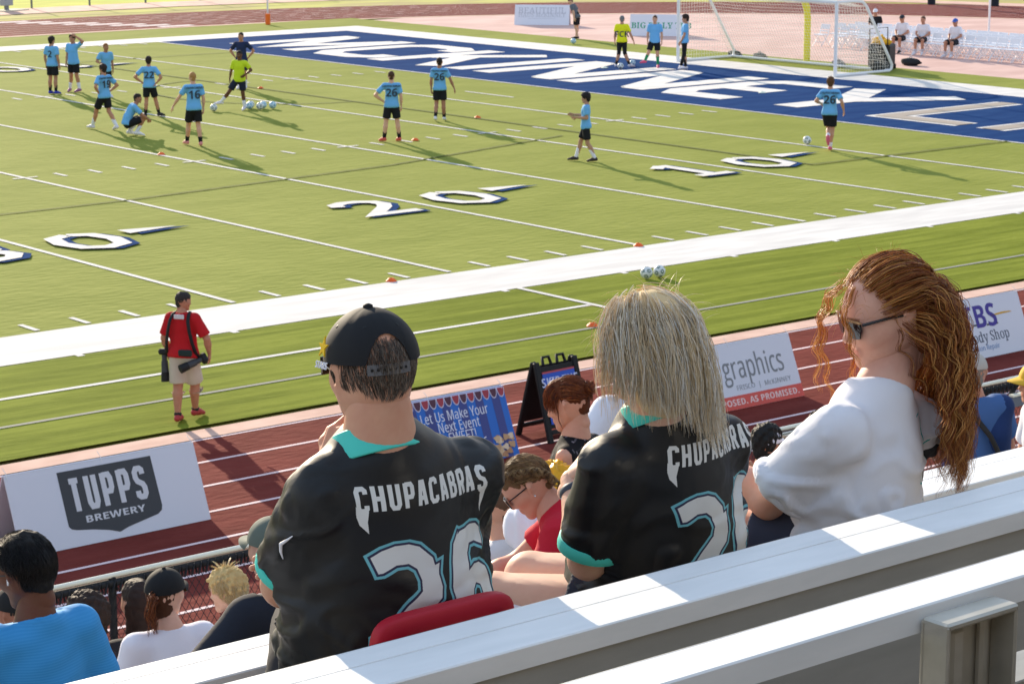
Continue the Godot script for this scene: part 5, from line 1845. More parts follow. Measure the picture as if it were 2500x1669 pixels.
func build_crowd() -> void:
	# near left: the man in the blue ribbed shirt
	crowd("man with black hair and an earbud in a bright blue ribbed shirt, bottom left", Vector3(-44.630, 5.033, 25.816), 0.06, {"elL": Vector3(-0.3, 0.78, -0.02), "elR": Vector3(0.27, 0.76, 0.02)}, {"lean": 0.12}, {"cell": 0.0105, "shirt": ribbed(), "skin": "6b4333", "hair": "", "bulk": 1.1, "loose": 1.05, "head": Vector3(-0.28, 0.22, 0.05), "sleeve": 0.8, "headcell": 0.0045, "kind": "man", "folds": func(p: Vector3, n: Vector3): return 0.006 * sin(p.x * 26.0 + p.y * 30.0 + sin(p.y * 17.0) * 1.5) * clampf(1.2 - absf(p.y - 0.8) * 2.0, 0.0, 1.0) + 0.003 * sin(p.y * 60.0 - p.x * 22.0) * n.z})
	crowd("woman in a white shirt and black cap with an auburn ponytail", Vector3(-42.564, 3.868, 23.202), -0.15, {}, {}, {"shirt": "e6e4ee", "cap": "17181b", "hair": "", "kind": "woman", "skin": "d9ab96", "head": Vector3(0.02, -0.85, 0), "bulk": 0.94})
	crowd("woman with long dark hair behind the ponytailed woman's cap", Vector3(-42.238, 3.541, 22.370), 0.0, {}, {}, {"shirt": "2a2a30", "hair": "2a1c18", "style": "long", "kind": "woman", "skin": "b98a72"})
	crowd("blond toddler with a tuft of hair on top, held by the adult in navy", Vector3(-42.066, 3.727, 22.987), 0.5, {}, {}, {"s": 0.62, "hs": 1.35, "shirt": "aab4c4", "sleeve": 0.0, "hair": "", "skin": "dcb29c", "head": Vector3(-0.1, 0.15, 0), "kind": "woman"})
	crowd("adult in a navy shirt printed with red stars and a ball, leaning left", Vector3(-43.332, 4.753, 25.367), 0.1, {"elL": Vector3(-0.5, 0.72, -0.02), "wrL": Vector3(-0.68, 0.6, -0.12)}, {"side": 0.15}, {"shirt": "20232e", "cap": "5d665e", "bulk": 1.15, "loose": 1.15, "skin": "c99a86", "hair": "3a2a20"})
	crowd("person in a black cap at the left edge, beyond the man in blue", Vector3(-43.570, 4.101, 23.638), 0.2, {}, {}, {"shirt": "2b2d33", "cap": "16171a", "hair": "2a211c", "skin": "a8705a"})
	crowd("person with dark curly hair just above the blue shirt's shoulder", Vector3(-42.549, 3.514, 22.388), 0.0, {}, {}, {"shirt": "3a3034", "hair": "2c1f1a", "style": "curly"})
	crowd("woman in a red shirt with a braid and sunglasses, bent forward", Vector3(-42.154640, 4.838886, 25.510107), 0.75, {"pel": Vector3(0, 0.55, 0.12), "wst": Vector3(0, 0.68, 0.13), "chs": Vector3(0, 0.87, 0.07), "nck": Vector3(0, 1.04, -0.02), "hed": Vector3(0, 1.14, -0.13), "shL": Vector3(-0.18, 0.98, 0.02), "shR": Vector3(0.18, 0.98, 0.02), "elL": Vector3(-0.24, 0.73, -0.08), "wrL": Vector3(-0.15, 0.62, -0.3), "elR": Vector3(0.22, 0.74, -0.2), "wrR": Vector3(0.08, 0.66, -0.42)}, {}, {"shirt": "c01a30", "hair": "", "kind": "woman", "skin": "cf9680", "head": Vector3(-0.7, 0.15, 0), "cell": 0.013, "bulk": 1.12, "bendL": 0.5, "sleeve": 0.66, "neckline": 0.05, "palmL": Vector3(0, -1, 0), "folds": folds(0.9)})
	crowd("person in a tank top and grey shorts, mostly hidden by the man in the cap", Vector3(-41.540, 4.437, 24.538), 0.3, {}, {}, {"shirt": "d8d8dc", "sleeve": 0.0, "shorts": "4a4a52", "hair": "5a4030", "skin": "cf9c84", "bulk": 1.0})
	crowd("red haired woman with a fringe and bun in a black dotted top, standing", Vector3(-41.031, 4.827, 24.451), rel(62), {"elL": Vector3(-0.23, 1.14, 0.0), "wrL": Vector3(-0.12, 1.06, -0.2), "elR": Vector3(0.24, 1.16, -0.05), "wrR": Vector3(0.12, 1.08, -0.26), "shL": Vector3(-0.165, 1.43, 0.02), "shR": Vector3(0.165, 1.43, 0.02)}, {"lean": 0.06}, {"base": {}, "shirt": dotted(), "sleeve": 0.0, "neckline": -0.14, "hair": "", "kind": "woman", "skin": "cf9a84", "head": Vector3(-0.32, 0.14, 0.0), "cell": 0.012, "bulk": 0.88, "shorts": "22242c"})
	crowd("person in a white shirt standing behind the blonde hair, by the sidewalk sign", Vector3(-39.800, 4.688, 23.515), rel(40), {"elL": Vector3(-0.36, 1.2, 0.0), "wrL": Vector3(-0.3, 1.02, -0.16)}, {}, {"base": {}, "shirt": "dfe2ee", "hair": "2c211c", "skin": "b98670", "loose": 1.25, "sleeve": 0.85})
	crowd("person in a white cap with dark hair, beside the right shoulder of the blonde woman", Vector3(-37.326, 3.557, 22.144), -1.3, {}, {}, {"shirt": "23262e", "cap": "e2e2ee", "hair": "1a1716", "style": "bushy", "skin": "b07c64"})
	crowd("man with short brown hair in a blue shirt in front of the notice sign", Vector3(-36.261, 3.145, 21.277), 0.1, {}, {}, {"shirt": "2c4a86", "hair": "4c3a30", "skin": "cb9580"})
	crowd("dark haired person in a white shirt with dark lettering, beyond the white sleeve", Vector3(-37.091, 3.661, 22.439), 0.35, {"elL": Vector3(-0.34, 0.9, -0.1), "wrL": Vector3(-0.42, 1.0, -0.25)}, {}, {"shirt": "e8e8f2", "hair": "40301f", "style": "bushy", "skin": "b98468", "number": "CHUPACABRAS", "number_at": 0.9, "number_col": "31404a"})
	crowd("man in a light grey cap and blue shirt, right of the long red hair", Vector3(-36.660, 4.160, 23.312), -0.5, {}, {"lean": 0.08}, {"shirt": "44679e", "cap": "b9b4ae", "hair": "8a8078", "skin": "c98e76", "bulk": 1.2, "loose": 1.2, "head": Vector3(-0.1, -0.25, 0)})
	crowd("person in a yellow visor and white shirt at the right edge", Vector3(-37.132, 4.317, 24.202), 1.0, {}, {}, {"shirt": "e2e2ea", "cap": "e0b23a", "hair": "5a4334", "skin": "c48e74"})
	blue_man_extras()
	ponytail_extras()
	navy_print()
	red_woman_extras()
	red_fringe_extras()
	sling_extras()
	for c in get_children():
		for k in ["hf", "nk", "jj", "back"]:
			if c.has_meta(k):
				c.remove_meta(k)
	var bag := thing("snack_bag", "crumpled yellow snack bag held by the woman in the black top", "bag", Vector3(-41.330, 4.558, 24.676), 0.6)
	part("bag_body", crumple().mesh(), hexm("dca01e", 0.3, 0.3), bag)
	part("bag_seal", MB.new().box(Vector3(0.0, 0.02, 0.12), Vector3(0.2, 0.09, 0.012), 0.004, Basis(Vector3.RIGHT, 1.2)).mesh(), hexm("e8e2d4", 0.4), bag)
	tag(part("white_towel", blob(Vector3(0.09, 0.16, 0.12), 4, 14).mesh(), hexm("e6e8f4", 0.9), self, Transform3D(Basis(), Vector3(-41.688, 4.437, 24.944))), "white towel over the lap behind the red shirt", "towel")


func crumple() -> MB:
	var b := blob(Vector3(0.14, 0.07, 0.12), 9, 22)
	return displace(b, func(p: Vector3, _n): return 0.012 * sin(p.x * 70.0 + p.z * 50.0) * sin(p.z * 85.0 - p.y * 60.0) + 0.006 * sin(p.x * 160.0))


func ribbed() -> StandardMaterial3D:
	var im := Image.create(8, 64, false, Image.FORMAT_RGBA8)
	for y in 64:
		var k := 0.5 + 0.5 * sin(TAU * y / 64.0)
		for x in 8:
			im.set_pixel(x, y, Color("3a90d0").lerp(Color("469cd9"), k))
	var m := surf(ImageTexture.create_from_image(im), Vector3(1, 105, 1), 0.75)
	m.uv1_world_triplanar = false
	return m


func dotted() -> StandardMaterial3D:
	var im := Image.create(64, 64, false, Image.FORMAT_RGBA8)
	im.fill(Color("17171c"))
	for q in [[10, 12], [42, 30], [22, 50], [54, 56]]:
		im.fill_rect(Rect2i(q[0], q[1], 5, 8), Color("8f8790"))
	var m := surf(ImageTexture.create_from_image(im), Vector3(9, 9, 9), 0.8)
	m.uv1_world_triplanar = false
	return m


# ---------------------------------------------------------------- hair in strands
func hair_mat(tint := Color(0.16, 0.1, 0.05)) -> StandardMaterial3D:
	var m := StandardMaterial3D.new()
	m.vertex_color_use_as_albedo = true
	m.roughness = 0.42
	m.metallic_specular = 0.45
	m.backlight_enabled = true
	m.backlight = tint
	return m


# a thin tapered strand of three sides
func strand(b: MB, pts: PackedVector3Array, r: float, tip := 0.25) -> void:
	var m := pts.size()
	if m < 3:
		return
	var base := b.v.size()
	var t := (pts[1] - pts[0]).normalized()
	var side := t.cross(Vector3(0.3, 0.2, 0.93)).normalized()
	for i in m:
		t = (pts[mini(i + 1, m - 1)] - pts[maxi(i - 1, 0)]).normalized()
		side = (side - t * side.dot(t)).normalized()
		var up := t.cross(side)
		var f := float(i) / (m - 1)
		var rr := r * (1.0 if f < 0.6 else lerpf(1.0, tip, (f - 0.6) / 0.4))
		for k in 3:
			var d: Vector3 = side * [1.0, -0.5, -0.5][k] + up * [0.0, 0.866, -0.866][k]
			b.v.append(pts[i] + d * rr)
			b.n.append(d)
			b.c.append(b.col)
			b.u.append(Vector2.ZERO)
	for i in m - 1:
		var a := base + i * 3
		b.ix.append_array(PackedInt32Array([a, a + 3, a + 1, a + 1, a + 3, a + 4, a + 1, a + 4, a + 2, a + 2, a + 4, a + 5, a + 2, a + 5, a, a, a + 5, a + 3]))


# a strand that starts at p, runs along d and falls, kept outside the ellipsoids [centre, radii]
func fall(p: Vector3, d: Vector3, step: float, steps: int, grav: float, solids: Array, y_end: float, drift := Vector3.ZERO) -> PackedVector3Array:
	var out := PackedVector3Array([p])
	for i in steps:
		d = (d + Vector3(0, -grav, 0) + drift).normalized()
		p += d * step
		for s in solids:
			var q: Vector3 = (p - s[0]) / s[1]
			var l := q.length()
			if l < 1.0:
				var np: Vector3 = s[0] + q / maxf(l, 0.05) * s[1]
				var nn: Vector3 = (q / l / s[1]).normalized()
				p = np
				if d.dot(nn) < 0.0:
					d = (d - nn * d.dot(nn) + nn * 0.02).normalized()
		out.append(p)
		if p.y < y_end:
			break
	return out


# a lock of strands about a guide; amp and wave in metres
func lock(b: MB, guide: PackedVector3Array, count: int, spread: float, r: float, cols: Array, rng: RandomNumberGenerator, amp := 0.0, wave := 0.08, fine := 0.0) -> void:
	var ph := rng.randf() * TAU
	var m := guide.size()
	var dist := PackedFloat32Array([0.0])
	for i in range(1, m):
		dist.append(dist[i - 1] + guide[i].distance_to(guide[i - 1]))
	var wob := PackedVector3Array()
	var side := Vector3(1, 0, 0)
	for i in m:
		var t := (guide[mini(i + 1, m - 1)] - guide[maxi(i - 1, 0)]).normalized()
		side = (side - t * side.dot(t)).normalized()
		var up := t.cross(side)
		var a := amp * minf(1.0, dist[i] / 0.1)
		var w := ph + dist[i] * TAU / wave
		wob.append(guide[i] + (side * cos(w) + up * sin(w) * 0.75) * a)
	for k in count:
		var off := Vector3(rng.randfn(), rng.randfn(), rng.randfn()) * spread * 0.55
		var cut_at := m - int(rng.randf() * m * 0.16)
		var p2 := rng.randf() * TAU
		var w2 := rng.randf_range(0.7, 1.4)
		var pts := PackedVector3Array()
		for i in cut_at:
			var f := float(i) / m
			var k2 := lerpf(1.0, 0.45, f) + fine * 8.0 * f * f
			pts.append(wob[i] + off * k2 + Vector3(sin(p2 + dist[i] * 70.0 * w2), 0.3 * sin(p2 * 2.0 + dist[i] * 50.0), cos(p2 + dist[i] * 55.0 * w2)) * fine * minf(1.0, dist[i] / 0.06))
		var c: Color = cols[rng.randi() % cols.size()]
		b.col = c * rng.randf_range(0.86, 1.12)
		b.col.a = 1.0
		strand(b, pts, r * rng.randf_range(0.75, 1.25))


func lins(a: Array) -> Array:
	return a.map(func(h): return lin(Color(h)))


# short hair over a region of the head: flow gives the lie of each hair from its direction on the skull
func short_hair(f: Transform3D, n: int, length: float, r: float, cols: Array, sd: int, region: Callable, flow: Callable, lift := 0.012) -> MB:
	var b := MB.new()
	b.has_col = true
	var rng := RandomNumberGenerator.new()
	rng.seed = sd
	var done := 0
	while done < n:
		var d := Vector3(rng.randfn(), rng.randfn(), rng.randfn()).normalized()
		if not region.call(d):
			continue
		done += 1
		var rad := Vector3(0.08, 0.1, 0.104)
		var c := Vector3(0, 0.026, 0.006)
		var p := d * rad + c
		var fl: Vector3 = flow.call(d) + Vector3(rng.randfn(), rng.randfn(), rng.randfn()) * 0.12
		var pts := PackedVector3Array([f * p])
		var l := length * rng.randf_range(0.7, 1.2)
		for i in 6:
			var nd := ((p - c) / rad).normalized()
			var tng := (fl - nd * fl.dot(nd)).normalized()
			p += tng * l / 6.0 + nd * lift * (0.55 if i < 2 else 0.12)
			pts.append(f * p)
		b.col = cols[rng.randi() % cols.size()] * rng.randf_range(0.75, 1.2)
		b.col.a = 1.0
		strand(b, pts, r)
	return b


# ---------------------------------------------------------------- jersey print
func fill_poly(im: Image, pts: PackedVector2Array, c: Color) -> void:
	var y0 := int(1e6)
	var y1 := -1
	for p in pts:
		y0 = mini(y0, int(p.y))
		y1 = maxi(y1, int(p.y) + 1)
	y0 = maxi(y0, 0)
	y1 = mini(y1, im.get_height() - 1)
	var n := pts.size()
	for y in range(y0, y1 + 1):
		var xs := []
		var yy := y + 0.5
		for i in n:
			var a := pts[i]
			var b := pts[(i + 1) % n]
			if (a.y <= yy) != (b.y <= yy):
				xs.append(a.x + (yy - a.y) / (b.y - a.y) * (b.x - a.x))
		xs.sort()
		for i in range(0, xs.size() - 1, 2):
			var x0 := int(round(xs[i]))
			var w := int(round(xs[i + 1])) - x0
			if w > 0:
				im.fill_rect(Rect2i(x0, y, w, 1), c)


func fill_strokes(im: Image, strokes: Array, org: Vector2, w: float, h: float, th: float, c: Color) -> void:
	for st in strokes:
		var p := PackedVector2Array()
		for k in range(0, st.size(), 2):
			p.append(org + Vector2(th / 2 + (w - th) * st[k], -th / 2 - (h - th) * (st[k + 1] - 0.04) / 0.92))
		for q in Geometry2D.offset_polyline(p, th / 2, Geometry2D.JOIN_MITER, Geometry2D.END_BUTT):
			fill_poly(im, q, c)


const PX := 2048.0


func jersey_print() -> ImageTexture:
	# 0.5 m by 0.62 m of the back; x from the left, y down, in metres
	var im := Image.create(1024, 1270, false, Image.FORMAT_RGBA8)
	var black := Color("101115")
	im.fill(black)
	var white := Color("dcdcda")
	var cyan := Color("6fb6c2")
	var navy := Color("2a2a48")
	# name: x from 0.074 to 0.415
	var lw := 0.0285
	var x := 0.074
	var i := 0
	for ch in "CHUPACABRAS":
		var up := 0.006 * sin(PI * i / 10.0)
		var org := Vector2(x, 0.202 - up + (0.002 * i * 0.5)) * PX
		var h := 0.055
		fill_strokes(im, glyph(ch), org, lw * PX, h * PX, 0.0092 * PX, white)
		if i == 0 or i == 10:
			var p := PackedVector2Array()
			for q in ([[0.0, 0.35], [0.02, -0.1], [0.22, -0.45], [0.85, -0.85], [0.75, -0.35], [0.95, 0.33], [0.6, 0.12], [0.3, 0.08]] if i == 0 else [[0.15, 0.06], [0.6, 0.1], [0.7, 0.38], [1.0, 0.38], [1.04, -0.1], [0.98, -0.5], [0.8, -1.0], [0.62, -0.4], [0.5, -0.08]]):
				p.append(org + Vector2(q[0] * lw, -q[1] * h * 0.9) * PX)
			fill_poly(im, p, white)
		x += lw + 0.0028
		i += 1
	var two := [0.05, 0.9, 0.18, 0.96, 0.34, 1.0, 0.52, 1.0, 0.66, 0.957, 0.84, 0.814, 0.866, 0.73, 0.94, 0.743, 0.91, 0.63, 0.946, 0.493, 0.91, 0.386, 0.786, 0.297, 0.68, 0.17, 0.62, 0.15, 0.98, 0.15, 1.0, 0.0, 0.02, 0.0, 0.02, 0.05, 0.3, 0.22, 0.43, 0.34, 0.55, 0.43, 0.64, 0.497, 0.65, 0.61, 0.6, 0.734, 0.5, 0.797, 0.34, 0.8, 0.17, 0.734, 0.116, 0.73]
	var six := [0.06, 0.2, 0.01, 0.46, 0.067, 0.7, 0.13, 0.886, 0.27, 0.993, 0.256, 0.96, 0.33, 0.983, 0.62, 1.0, 0.84, 0.957, 0.98, 0.88, 0.89, 0.736, 0.69, 0.81, 0.53, 0.82, 0.44, 0.736, 0.4, 0.557, 0.555, 0.604, 0.71, 0.586, 0.87, 0.51, 0.955, 0.37, 0.95, 0.2, 0.85, 0.06, 0.6, 0.0, 0.35, 0.0, 0.15, 0.08]
	var hole := [0.42, 0.24, 0.45, 0.36, 0.56, 0.4, 0.67, 0.36, 0.7, 0.24, 0.65, 0.16, 0.55, 0.13, 0.46, 0.16]
	var top := 0.274
	var hh := 0.195
	for q in [[two, 0.09, 0.168], [six, 0.276, 0.14]]:
		var p := PackedVector2Array()
		for k in range(0, q[0].size(), 2):
			p.append(Vector2(q[1] + q[0][k] * q[2], top + (1.0 - q[0][k + 1]) * hh) * PX)
		for o in [[0.0105, cyan], [0.0048, navy], [0.0, white]]:
			for r in Geometry2D.offset_polygon(p, o[0] * PX, Geometry2D.JOIN_MITER):
				if not Geometry2D.is_polygon_clockwise(r) or true:
					fill_poly(im, r, o[1])
	var hp := PackedVector2Array()
	for k in range(0, hole.size(), 2):
		hp.append(Vector2(0.276 + hole[k] * 0.14, top + (1.0 - hole[k + 1]) * hh) * PX)
	for o in [[0.0, navy], [-0.0035, cyan], [-0.009, black]]:
		for r in Geometry2D.offset_polygon(hp, o[0] * PX, Geometry2D.JOIN_MITER):
			fill_poly(im, r, o[1])
	im.resize(1024, 1270)
	return ImageTexture.create_from_image(im)


func tee_print() -> ImageTexture:
	var im := Image.create(512, 512, false, Image.FORMAT_RGBA8)
	im.fill(Color("e6e6ee"))
	var teal := Color("3fb0b4")
	for pl in [[60, 90, 120, 82, 122, 210, 175, 195], [110, 235, 70, 330, 130, 345], [60, 380, 85, 425, 50, 470], [330, 300, 390, 290, 400, 380, 300, 400]]:
		for q in Geometry2D.offset_polyline(xz(pl), 3.5, Geometry2D.JOIN_MITER, Geometry2D.END_BUTT):
			fill_poly(im, q, teal)
	fill_poly(im, xz([150, 240, 240, 225, 330, 250, 350, 330, 300, 400, 250, 440, 200, 420, 170, 350, 140, 300]), Color("24262e"))
	fill_poly(im, xz([175, 380, 200, 390, 190, 430, 165, 420]), teal)
	fill_poly(im, xz([300, 330, 325, 320, 330, 350, 305, 360]), teal)
	return ImageTexture.create_from_image(im)


# a band about a limb: hem or cuff
func band(at: Vector3, axis: Vector3, r: float, h: float, th := 0.004, ez := 1.0) -> MB:
	var f := Transform3D(frame_to(axis, Vector3(0.1, 0.2, 1)), at)
	return MB.new().lathe(xz([r - th, -h / 2, r, -h / 2 + 0.001, r + 0.0015, 0.0, r, h / 2 - 0.001, r - th, h / 2, r - th, -h / 2]), 28, f, ez)


func folds(scale: float) -> Callable:
	var n := FastNoiseLite.new()
	n.seed = 8
	n.frequency = 5.0
	n.fractal_octaves = 2
	return func(p: Vector3, _n: Vector3) -> float:
		var low := clampf((0.9 - p.y) / 0.3, 0.0, 1.0)
		var w := n.get_noise_3d(p.x, p.y * 1.4, p.z)
		var a := sin(p.y * 42.0 + p.x * 14.0 + w * 5.0)
		var c := sin((p.x * 0.8 - p.y * 0.6) * 55.0 + w * 6.0)
		var side := clampf((absf(p.x - 0.05) - 0.1) / 0.12, 0.0, 1.0)
		return scale * (0.0045 * low * maxf(a, -0.3) + 0.004 * side * maxf(c, -0.2) + 0.003 * w)


# ---------------------------------------------------------------- the three in front
func build_trio() -> void:
	var print_tex := jersey_print()
	man_in_cap(print_tex)
	blonde(print_tex)
	redhead()


func man_in_cap(print_tex: Texture2D) -> void:
	var at := Vector3(-45.5, 5.21, 29.0)
	var j := joints(sit(), {})
	j.merge({"hed": Vector3(0.033, 1.187, 0.032), "nck": Vector3(0.032, 1.04, 0.055), "chs": Vector3(0.07, 0.86, 0.02), "wst": Vector3(0.08, 0.68, 0.01), "pel": Vector3(0.1, 0.55, -0.08),
		"shL": Vector3(-0.1, 0.945, 0.03), "shR": Vector3(0.285, 0.935, 0.03), "elL": Vector3(-0.09, 0.73, -0.12), "wrL": Vector3(-0.005, 0.968, -0.085), "elR": Vector3(0.3, 0.72, -0.1), "wrR": Vector3(0.14, 0.7, -0.3),
		"hipL": Vector3(-0.02, 0.53, -0.08), "hipR": Vector3(0.15, 0.53, -0.1), "knL": Vector3(0.22, 0.5, -0.42), "knR": Vector3(0.36, 0.5, -0.36), "anL": Vector3(0.24, 0.09, -0.4), "anR": Vector3(0.38, 0.09, -0.36), "toL": Vector3(0.26, 0.03, -0.56), "toR": Vector3(0.42, 0.03, -0.5)}, true)
	var P := {"label": "man in a black cap and black jersey numbered 26, hand at his mouth", "at": at, "turn": 0.0, "j": j, "cell": 0.0095, "skin": "cf9a80", "hair": "", "brow": "4a3a30", "bulk": 1.22, "waist": 1.24, "loose": 1.04, "shr": 0.056, "neck": 1.2, "sleeve": 0.78, "hem": -0.1,
		"shirt": "101115", "shorts": "26262c", "head": Vector3(-0.08, -0.28, 0.03), "headcell": 0.0034, "print": print_tex, "print_rect": Rect2(-0.153, 0.512, 0.5, 0.62), "folds": folds(1.7), "blend": 0.055, "neckline": 0.085, "hipr": 0.15,
		"handL": Vector3(0.075, 0.14, 0.02), "palmL": Vector3(0.9, -0.3, -0.2), "bendL": 0.75, "shirtcell": 0.0085}
	var o := person(P)
	var f := Transform3D(Basis.from_euler(P.head), j.hed)
	# turquoise collar and cuffs
	var tq := hexm("4fcfc0", 0.65)
	var ax: Vector3 = (j.hed - j.nck).normalized()
	var cf := Transform3D(frame_to(ax + Vector3(0, 0, -0.28), Vector3(0, 0.2, 1)), j.nck + Vector3(0.0, -0.01, -0.012))
	part("collar", MB.new().lathe(xz([0.074, 0.03, 0.076, 0.043, 0.08, 0.048, 0.085, 0.044, 0.1, 0.004, 0.104, -0.01, 0.102, -0.014, 0.094, -0.012, 0.076, 0.02]), 40, cf, 0.92).mesh(), tq, o)
	var hem: Vector3 = j.shL.lerp(j.elL, 0.78)
	part("cuff", band(hem + (j.elL - j.shL).normalized() * 0.002, j.elL - j.shL, 0.0785, 0.022).mesh(), tq, o)
	part("cuff", band(j.shR.lerp(j.elR, 0.78), j.elR - j.shR, 0.0785, 0.022).mesh(), tq, o)
	# hair below the cap
	var hb := short_hair(f, 3600, 0.03, 0.00055, lins(["4a3f37", "5d5046", "74675b", "8d8278", "3d342e"]), 4, func(d: Vector3): return d.z > -0.25 and d.y < 0.62 and d.y > (-0.97 if d.z > 0.3 else -0.5) + maxf(0.0, 0.3 - d.z) * 0.5, func(d: Vector3): return Vector3(-d.x * 0.3, -1, 0.1), 0.004)
	var hair := part("hair", hb.mesh(), hair_mat(Color(0.03, 0.02, 0.02)), o)
	part("hair_base", field_mesh([bone(f * Vector3(0, 0.036, 0.016), f * Vector3(0, -0.03, 0.03), 0.0865, 0.054, 0.02, f.basis.x, 0.9), bone(f * Vector3(0, -0.06, -0.1), f * Vector3(0, 0.1, -0.1), 0.1, 0.1, 0.01, Vector3.BACK, 1.0, -1), bone(f * Vector3(0.1, -0.02, -0.012), f * Vector3(0.07, -0.02, -0.012), 0.034, 0.034, 0.01, Vector3.BACK, 1.0, -1), bone(f * Vector3(-0.1, -0.02, -0.012), f * Vector3(-0.07, -0.02, -0.012), 0.034, 0.034, 0.01, Vector3.BACK, 1.0, -1), cut(f * Vector3(0, -0.068, 0.05), f.basis * Vector3(0, -1, -0.3), 0.2)], 0.0055).mesh(), hexm("54473d", 0.9), hair)
	# cap
	var cm := hexm("17181c", 0.75)
	var cap := part("cap", cap_dome(f, 1).mesh(), cm, o)
	part("brim", cap_brim(f).mesh(), cm, cap)
	var st := MB.new()
	for i in 12:
		var a0 := PI + lerpf(-0.5, 0.5, i / 12.0)
		var a1 := PI + lerpf(-0.5, 0.5, (i + 1) / 12.0)
		var q := []
		for a in [a0, a1]:
			for y in [0.034, 0.012]:
				q.append(f * Vector3(sin(a) * 0.0955, y, -cos(a) * 0.115))
		st.face([q[0], q[2], q[3], q[1]], f.basis * Vector3(sin(a0), 0, -cos(a0)))
	part("strap", st.mesh(), hexm("606064", 0.45), cap)
	for i in 7:
		var a := PI + lerpf(-0.36, 0.4, i / 6.0)
		part("strap_hole", MB.new().tube(path3([f * Vector3(sin(a) * 0.0955, 0.023, -cos(a) * 0.115), f * Vector3(sin(a) * 0.0962, 0.023, -cos(a) * 0.1159)]), [0.0032], 8).mesh(), hexm("141416", 0.6), cap)
	for k in 5:
		var a := k * TAU / 6.0 + TAU / 12.0
		var d := Vector3(sin(a) * 0.72, 0.69, -cos(a) * 0.72)
		part("eyelet", MB.new().lathe(xz([0.001, 0.0012, 0.0035, 0.0012, 0.005, 0.0]), 10, f * Transform3D(frame_to(d, Vector3(0.1, 0.2, 0.9)), d * Vector3(0.0945, 0.103, 0.1135) + Vector3(0, 0.033, 0))).mesh(), hexm("101013", 0.6), cap)
	var star := PackedVector2Array()
	for i in 10:
		var r := 0.023 if i % 2 == 0 else 0.0085
		star.append(Vector2(sin(i * PI / 5) * r, cos(i * PI / 5) * r))
	var sd := Vector3(-0.95, 0.28, -0.12).normalized()
	var sb := Transform3D(Basis(Vector3(0.1, 0, 1).normalized(), Vector3(0.26, 0.96, 0).normalized(), Vector3(-1, 0.27, 0.1).normalized()), sd * Vector3(0.099, 0.106, 0.118) + Vector3(0, 0.033, 0))
	part("star_patch", MB.new().prism(star, 0.003, f * sb).mesh(), hexm("f2c21c", 0.6), cap)
	part("patch_text", text_mesh("STARS", 0.014, true, false, 0.002), hexm("e6e6f0", 0.6), cap, f * sb.translated_local(Vector3(0.004, -0.036, 0.001)))
	# sunglasses pushed up at the temple
	var g := part("sunglasses", MB.new().box(f * Vector3(-0.052, 0.012, -0.112), Vector3(0.05, 0.038, 0.004), 0.002, f.basis * Basis(Vector3.UP, 0.35)).mesh(), hexm("3a2c24", 0.15, 0.0, 0.6), o)
	part("temple", MB.new().tube(path3([f * Vector3(-0.077, 0.02, -0.1), f * Vector3(-0.081, 0.012, 0.0)]), [0.002], 5).mesh(), hexm("b0a89c", 0.3, 0.6), g)
	# shoulder logo
	var e0: Vector3 = j.shL.lerp(j.elL, 0.12)
	var dl := (j.elL - j.shL).normalized() as Vector3
	var outw := Vector3(-0.85, 0.1, 0.5)
	outw = (outw - dl * outw.dot(dl)).normalized()
	var tg := dl.cross(outw)
	var lp := PackedVector3Array()
	for q in [[0.0, -0.012], [0.02, -0.004], [0.038, 0.004], [0.056, -0.002], [0.07, -0.012]]:
		lp.append(e0 + dl * q[0] + (outw * 0.094 + tg * q[1]).normalized() * 0.0965)
	part("sleeve_logo", MB.new().tube(lp, [0.0012, 0.003, 0.0042, 0.003, 0.001], 5).mesh(), hexm("e4e4ec", 0.6), o)
	# folding stadium seat
	var s := thing("stadium_seat", "red padded stadium seat back behind the man in the black cap", "seat", at + Vector3(0.045, 0.592, 0.235))
	part("back_pad", rounded_pad(Vector3(0.178, 0.16, 0.024)).mesh(), hexm("b01228", 0.5), s, Transform3D(Basis(Vector3.RIGHT, 0.1), Vector3(0, 0, 0)))
	part("seat_pad", rounded_pad(Vector3(0.19, 0.024, 0.17)).mesh(), hexm("b01228", 0.5), s, Transform3D(Basis(), Vector3(0, -0.15, -0.2)))
	for x in [-0.1, 0.13]:
		part("post", MB.new().tube(path3([Vector3(x, -0.14, 0.036), Vector3(x, 0.122, 0.05)]), [0.011], 10).mesh(), hexm("4a4d52", 0.4, 0.7), s)


func rounded_pad(h: Vector3) -> MB:
	var b := MB.new()
	var st := 20
	var pw := 0.28
	for i in st + 1:
		for k in st * 2:
			var th := PI * i / st
			var an := TAU * k / (st * 2)
			var d := Vector3(sin(th) * cos(an), cos(th), sin(th) * sin(an))
			var q := Vector3(signf(d.x) * pow(absf(d.x), pw), signf(d.y) * pow(absf(d.y), pw), signf(d.z) * pow(absf(d.z), 0.5))
			var puff := 1.0 + 0.03 * sin(d.x * 7.0) * sin(d.y * 6.0)
			b.vert(q * h * Vector3(1, 1, puff), d)
	var w2 := st * 2
	for i in st:
		for k in w2:
			var a := i * w2 + k
			var c := i * w2 + (k + 1) % w2
			b.ix.append_array(PackedInt32Array([a, a + w2, c, c, a + w2, c + w2]))
	return b.smooth()


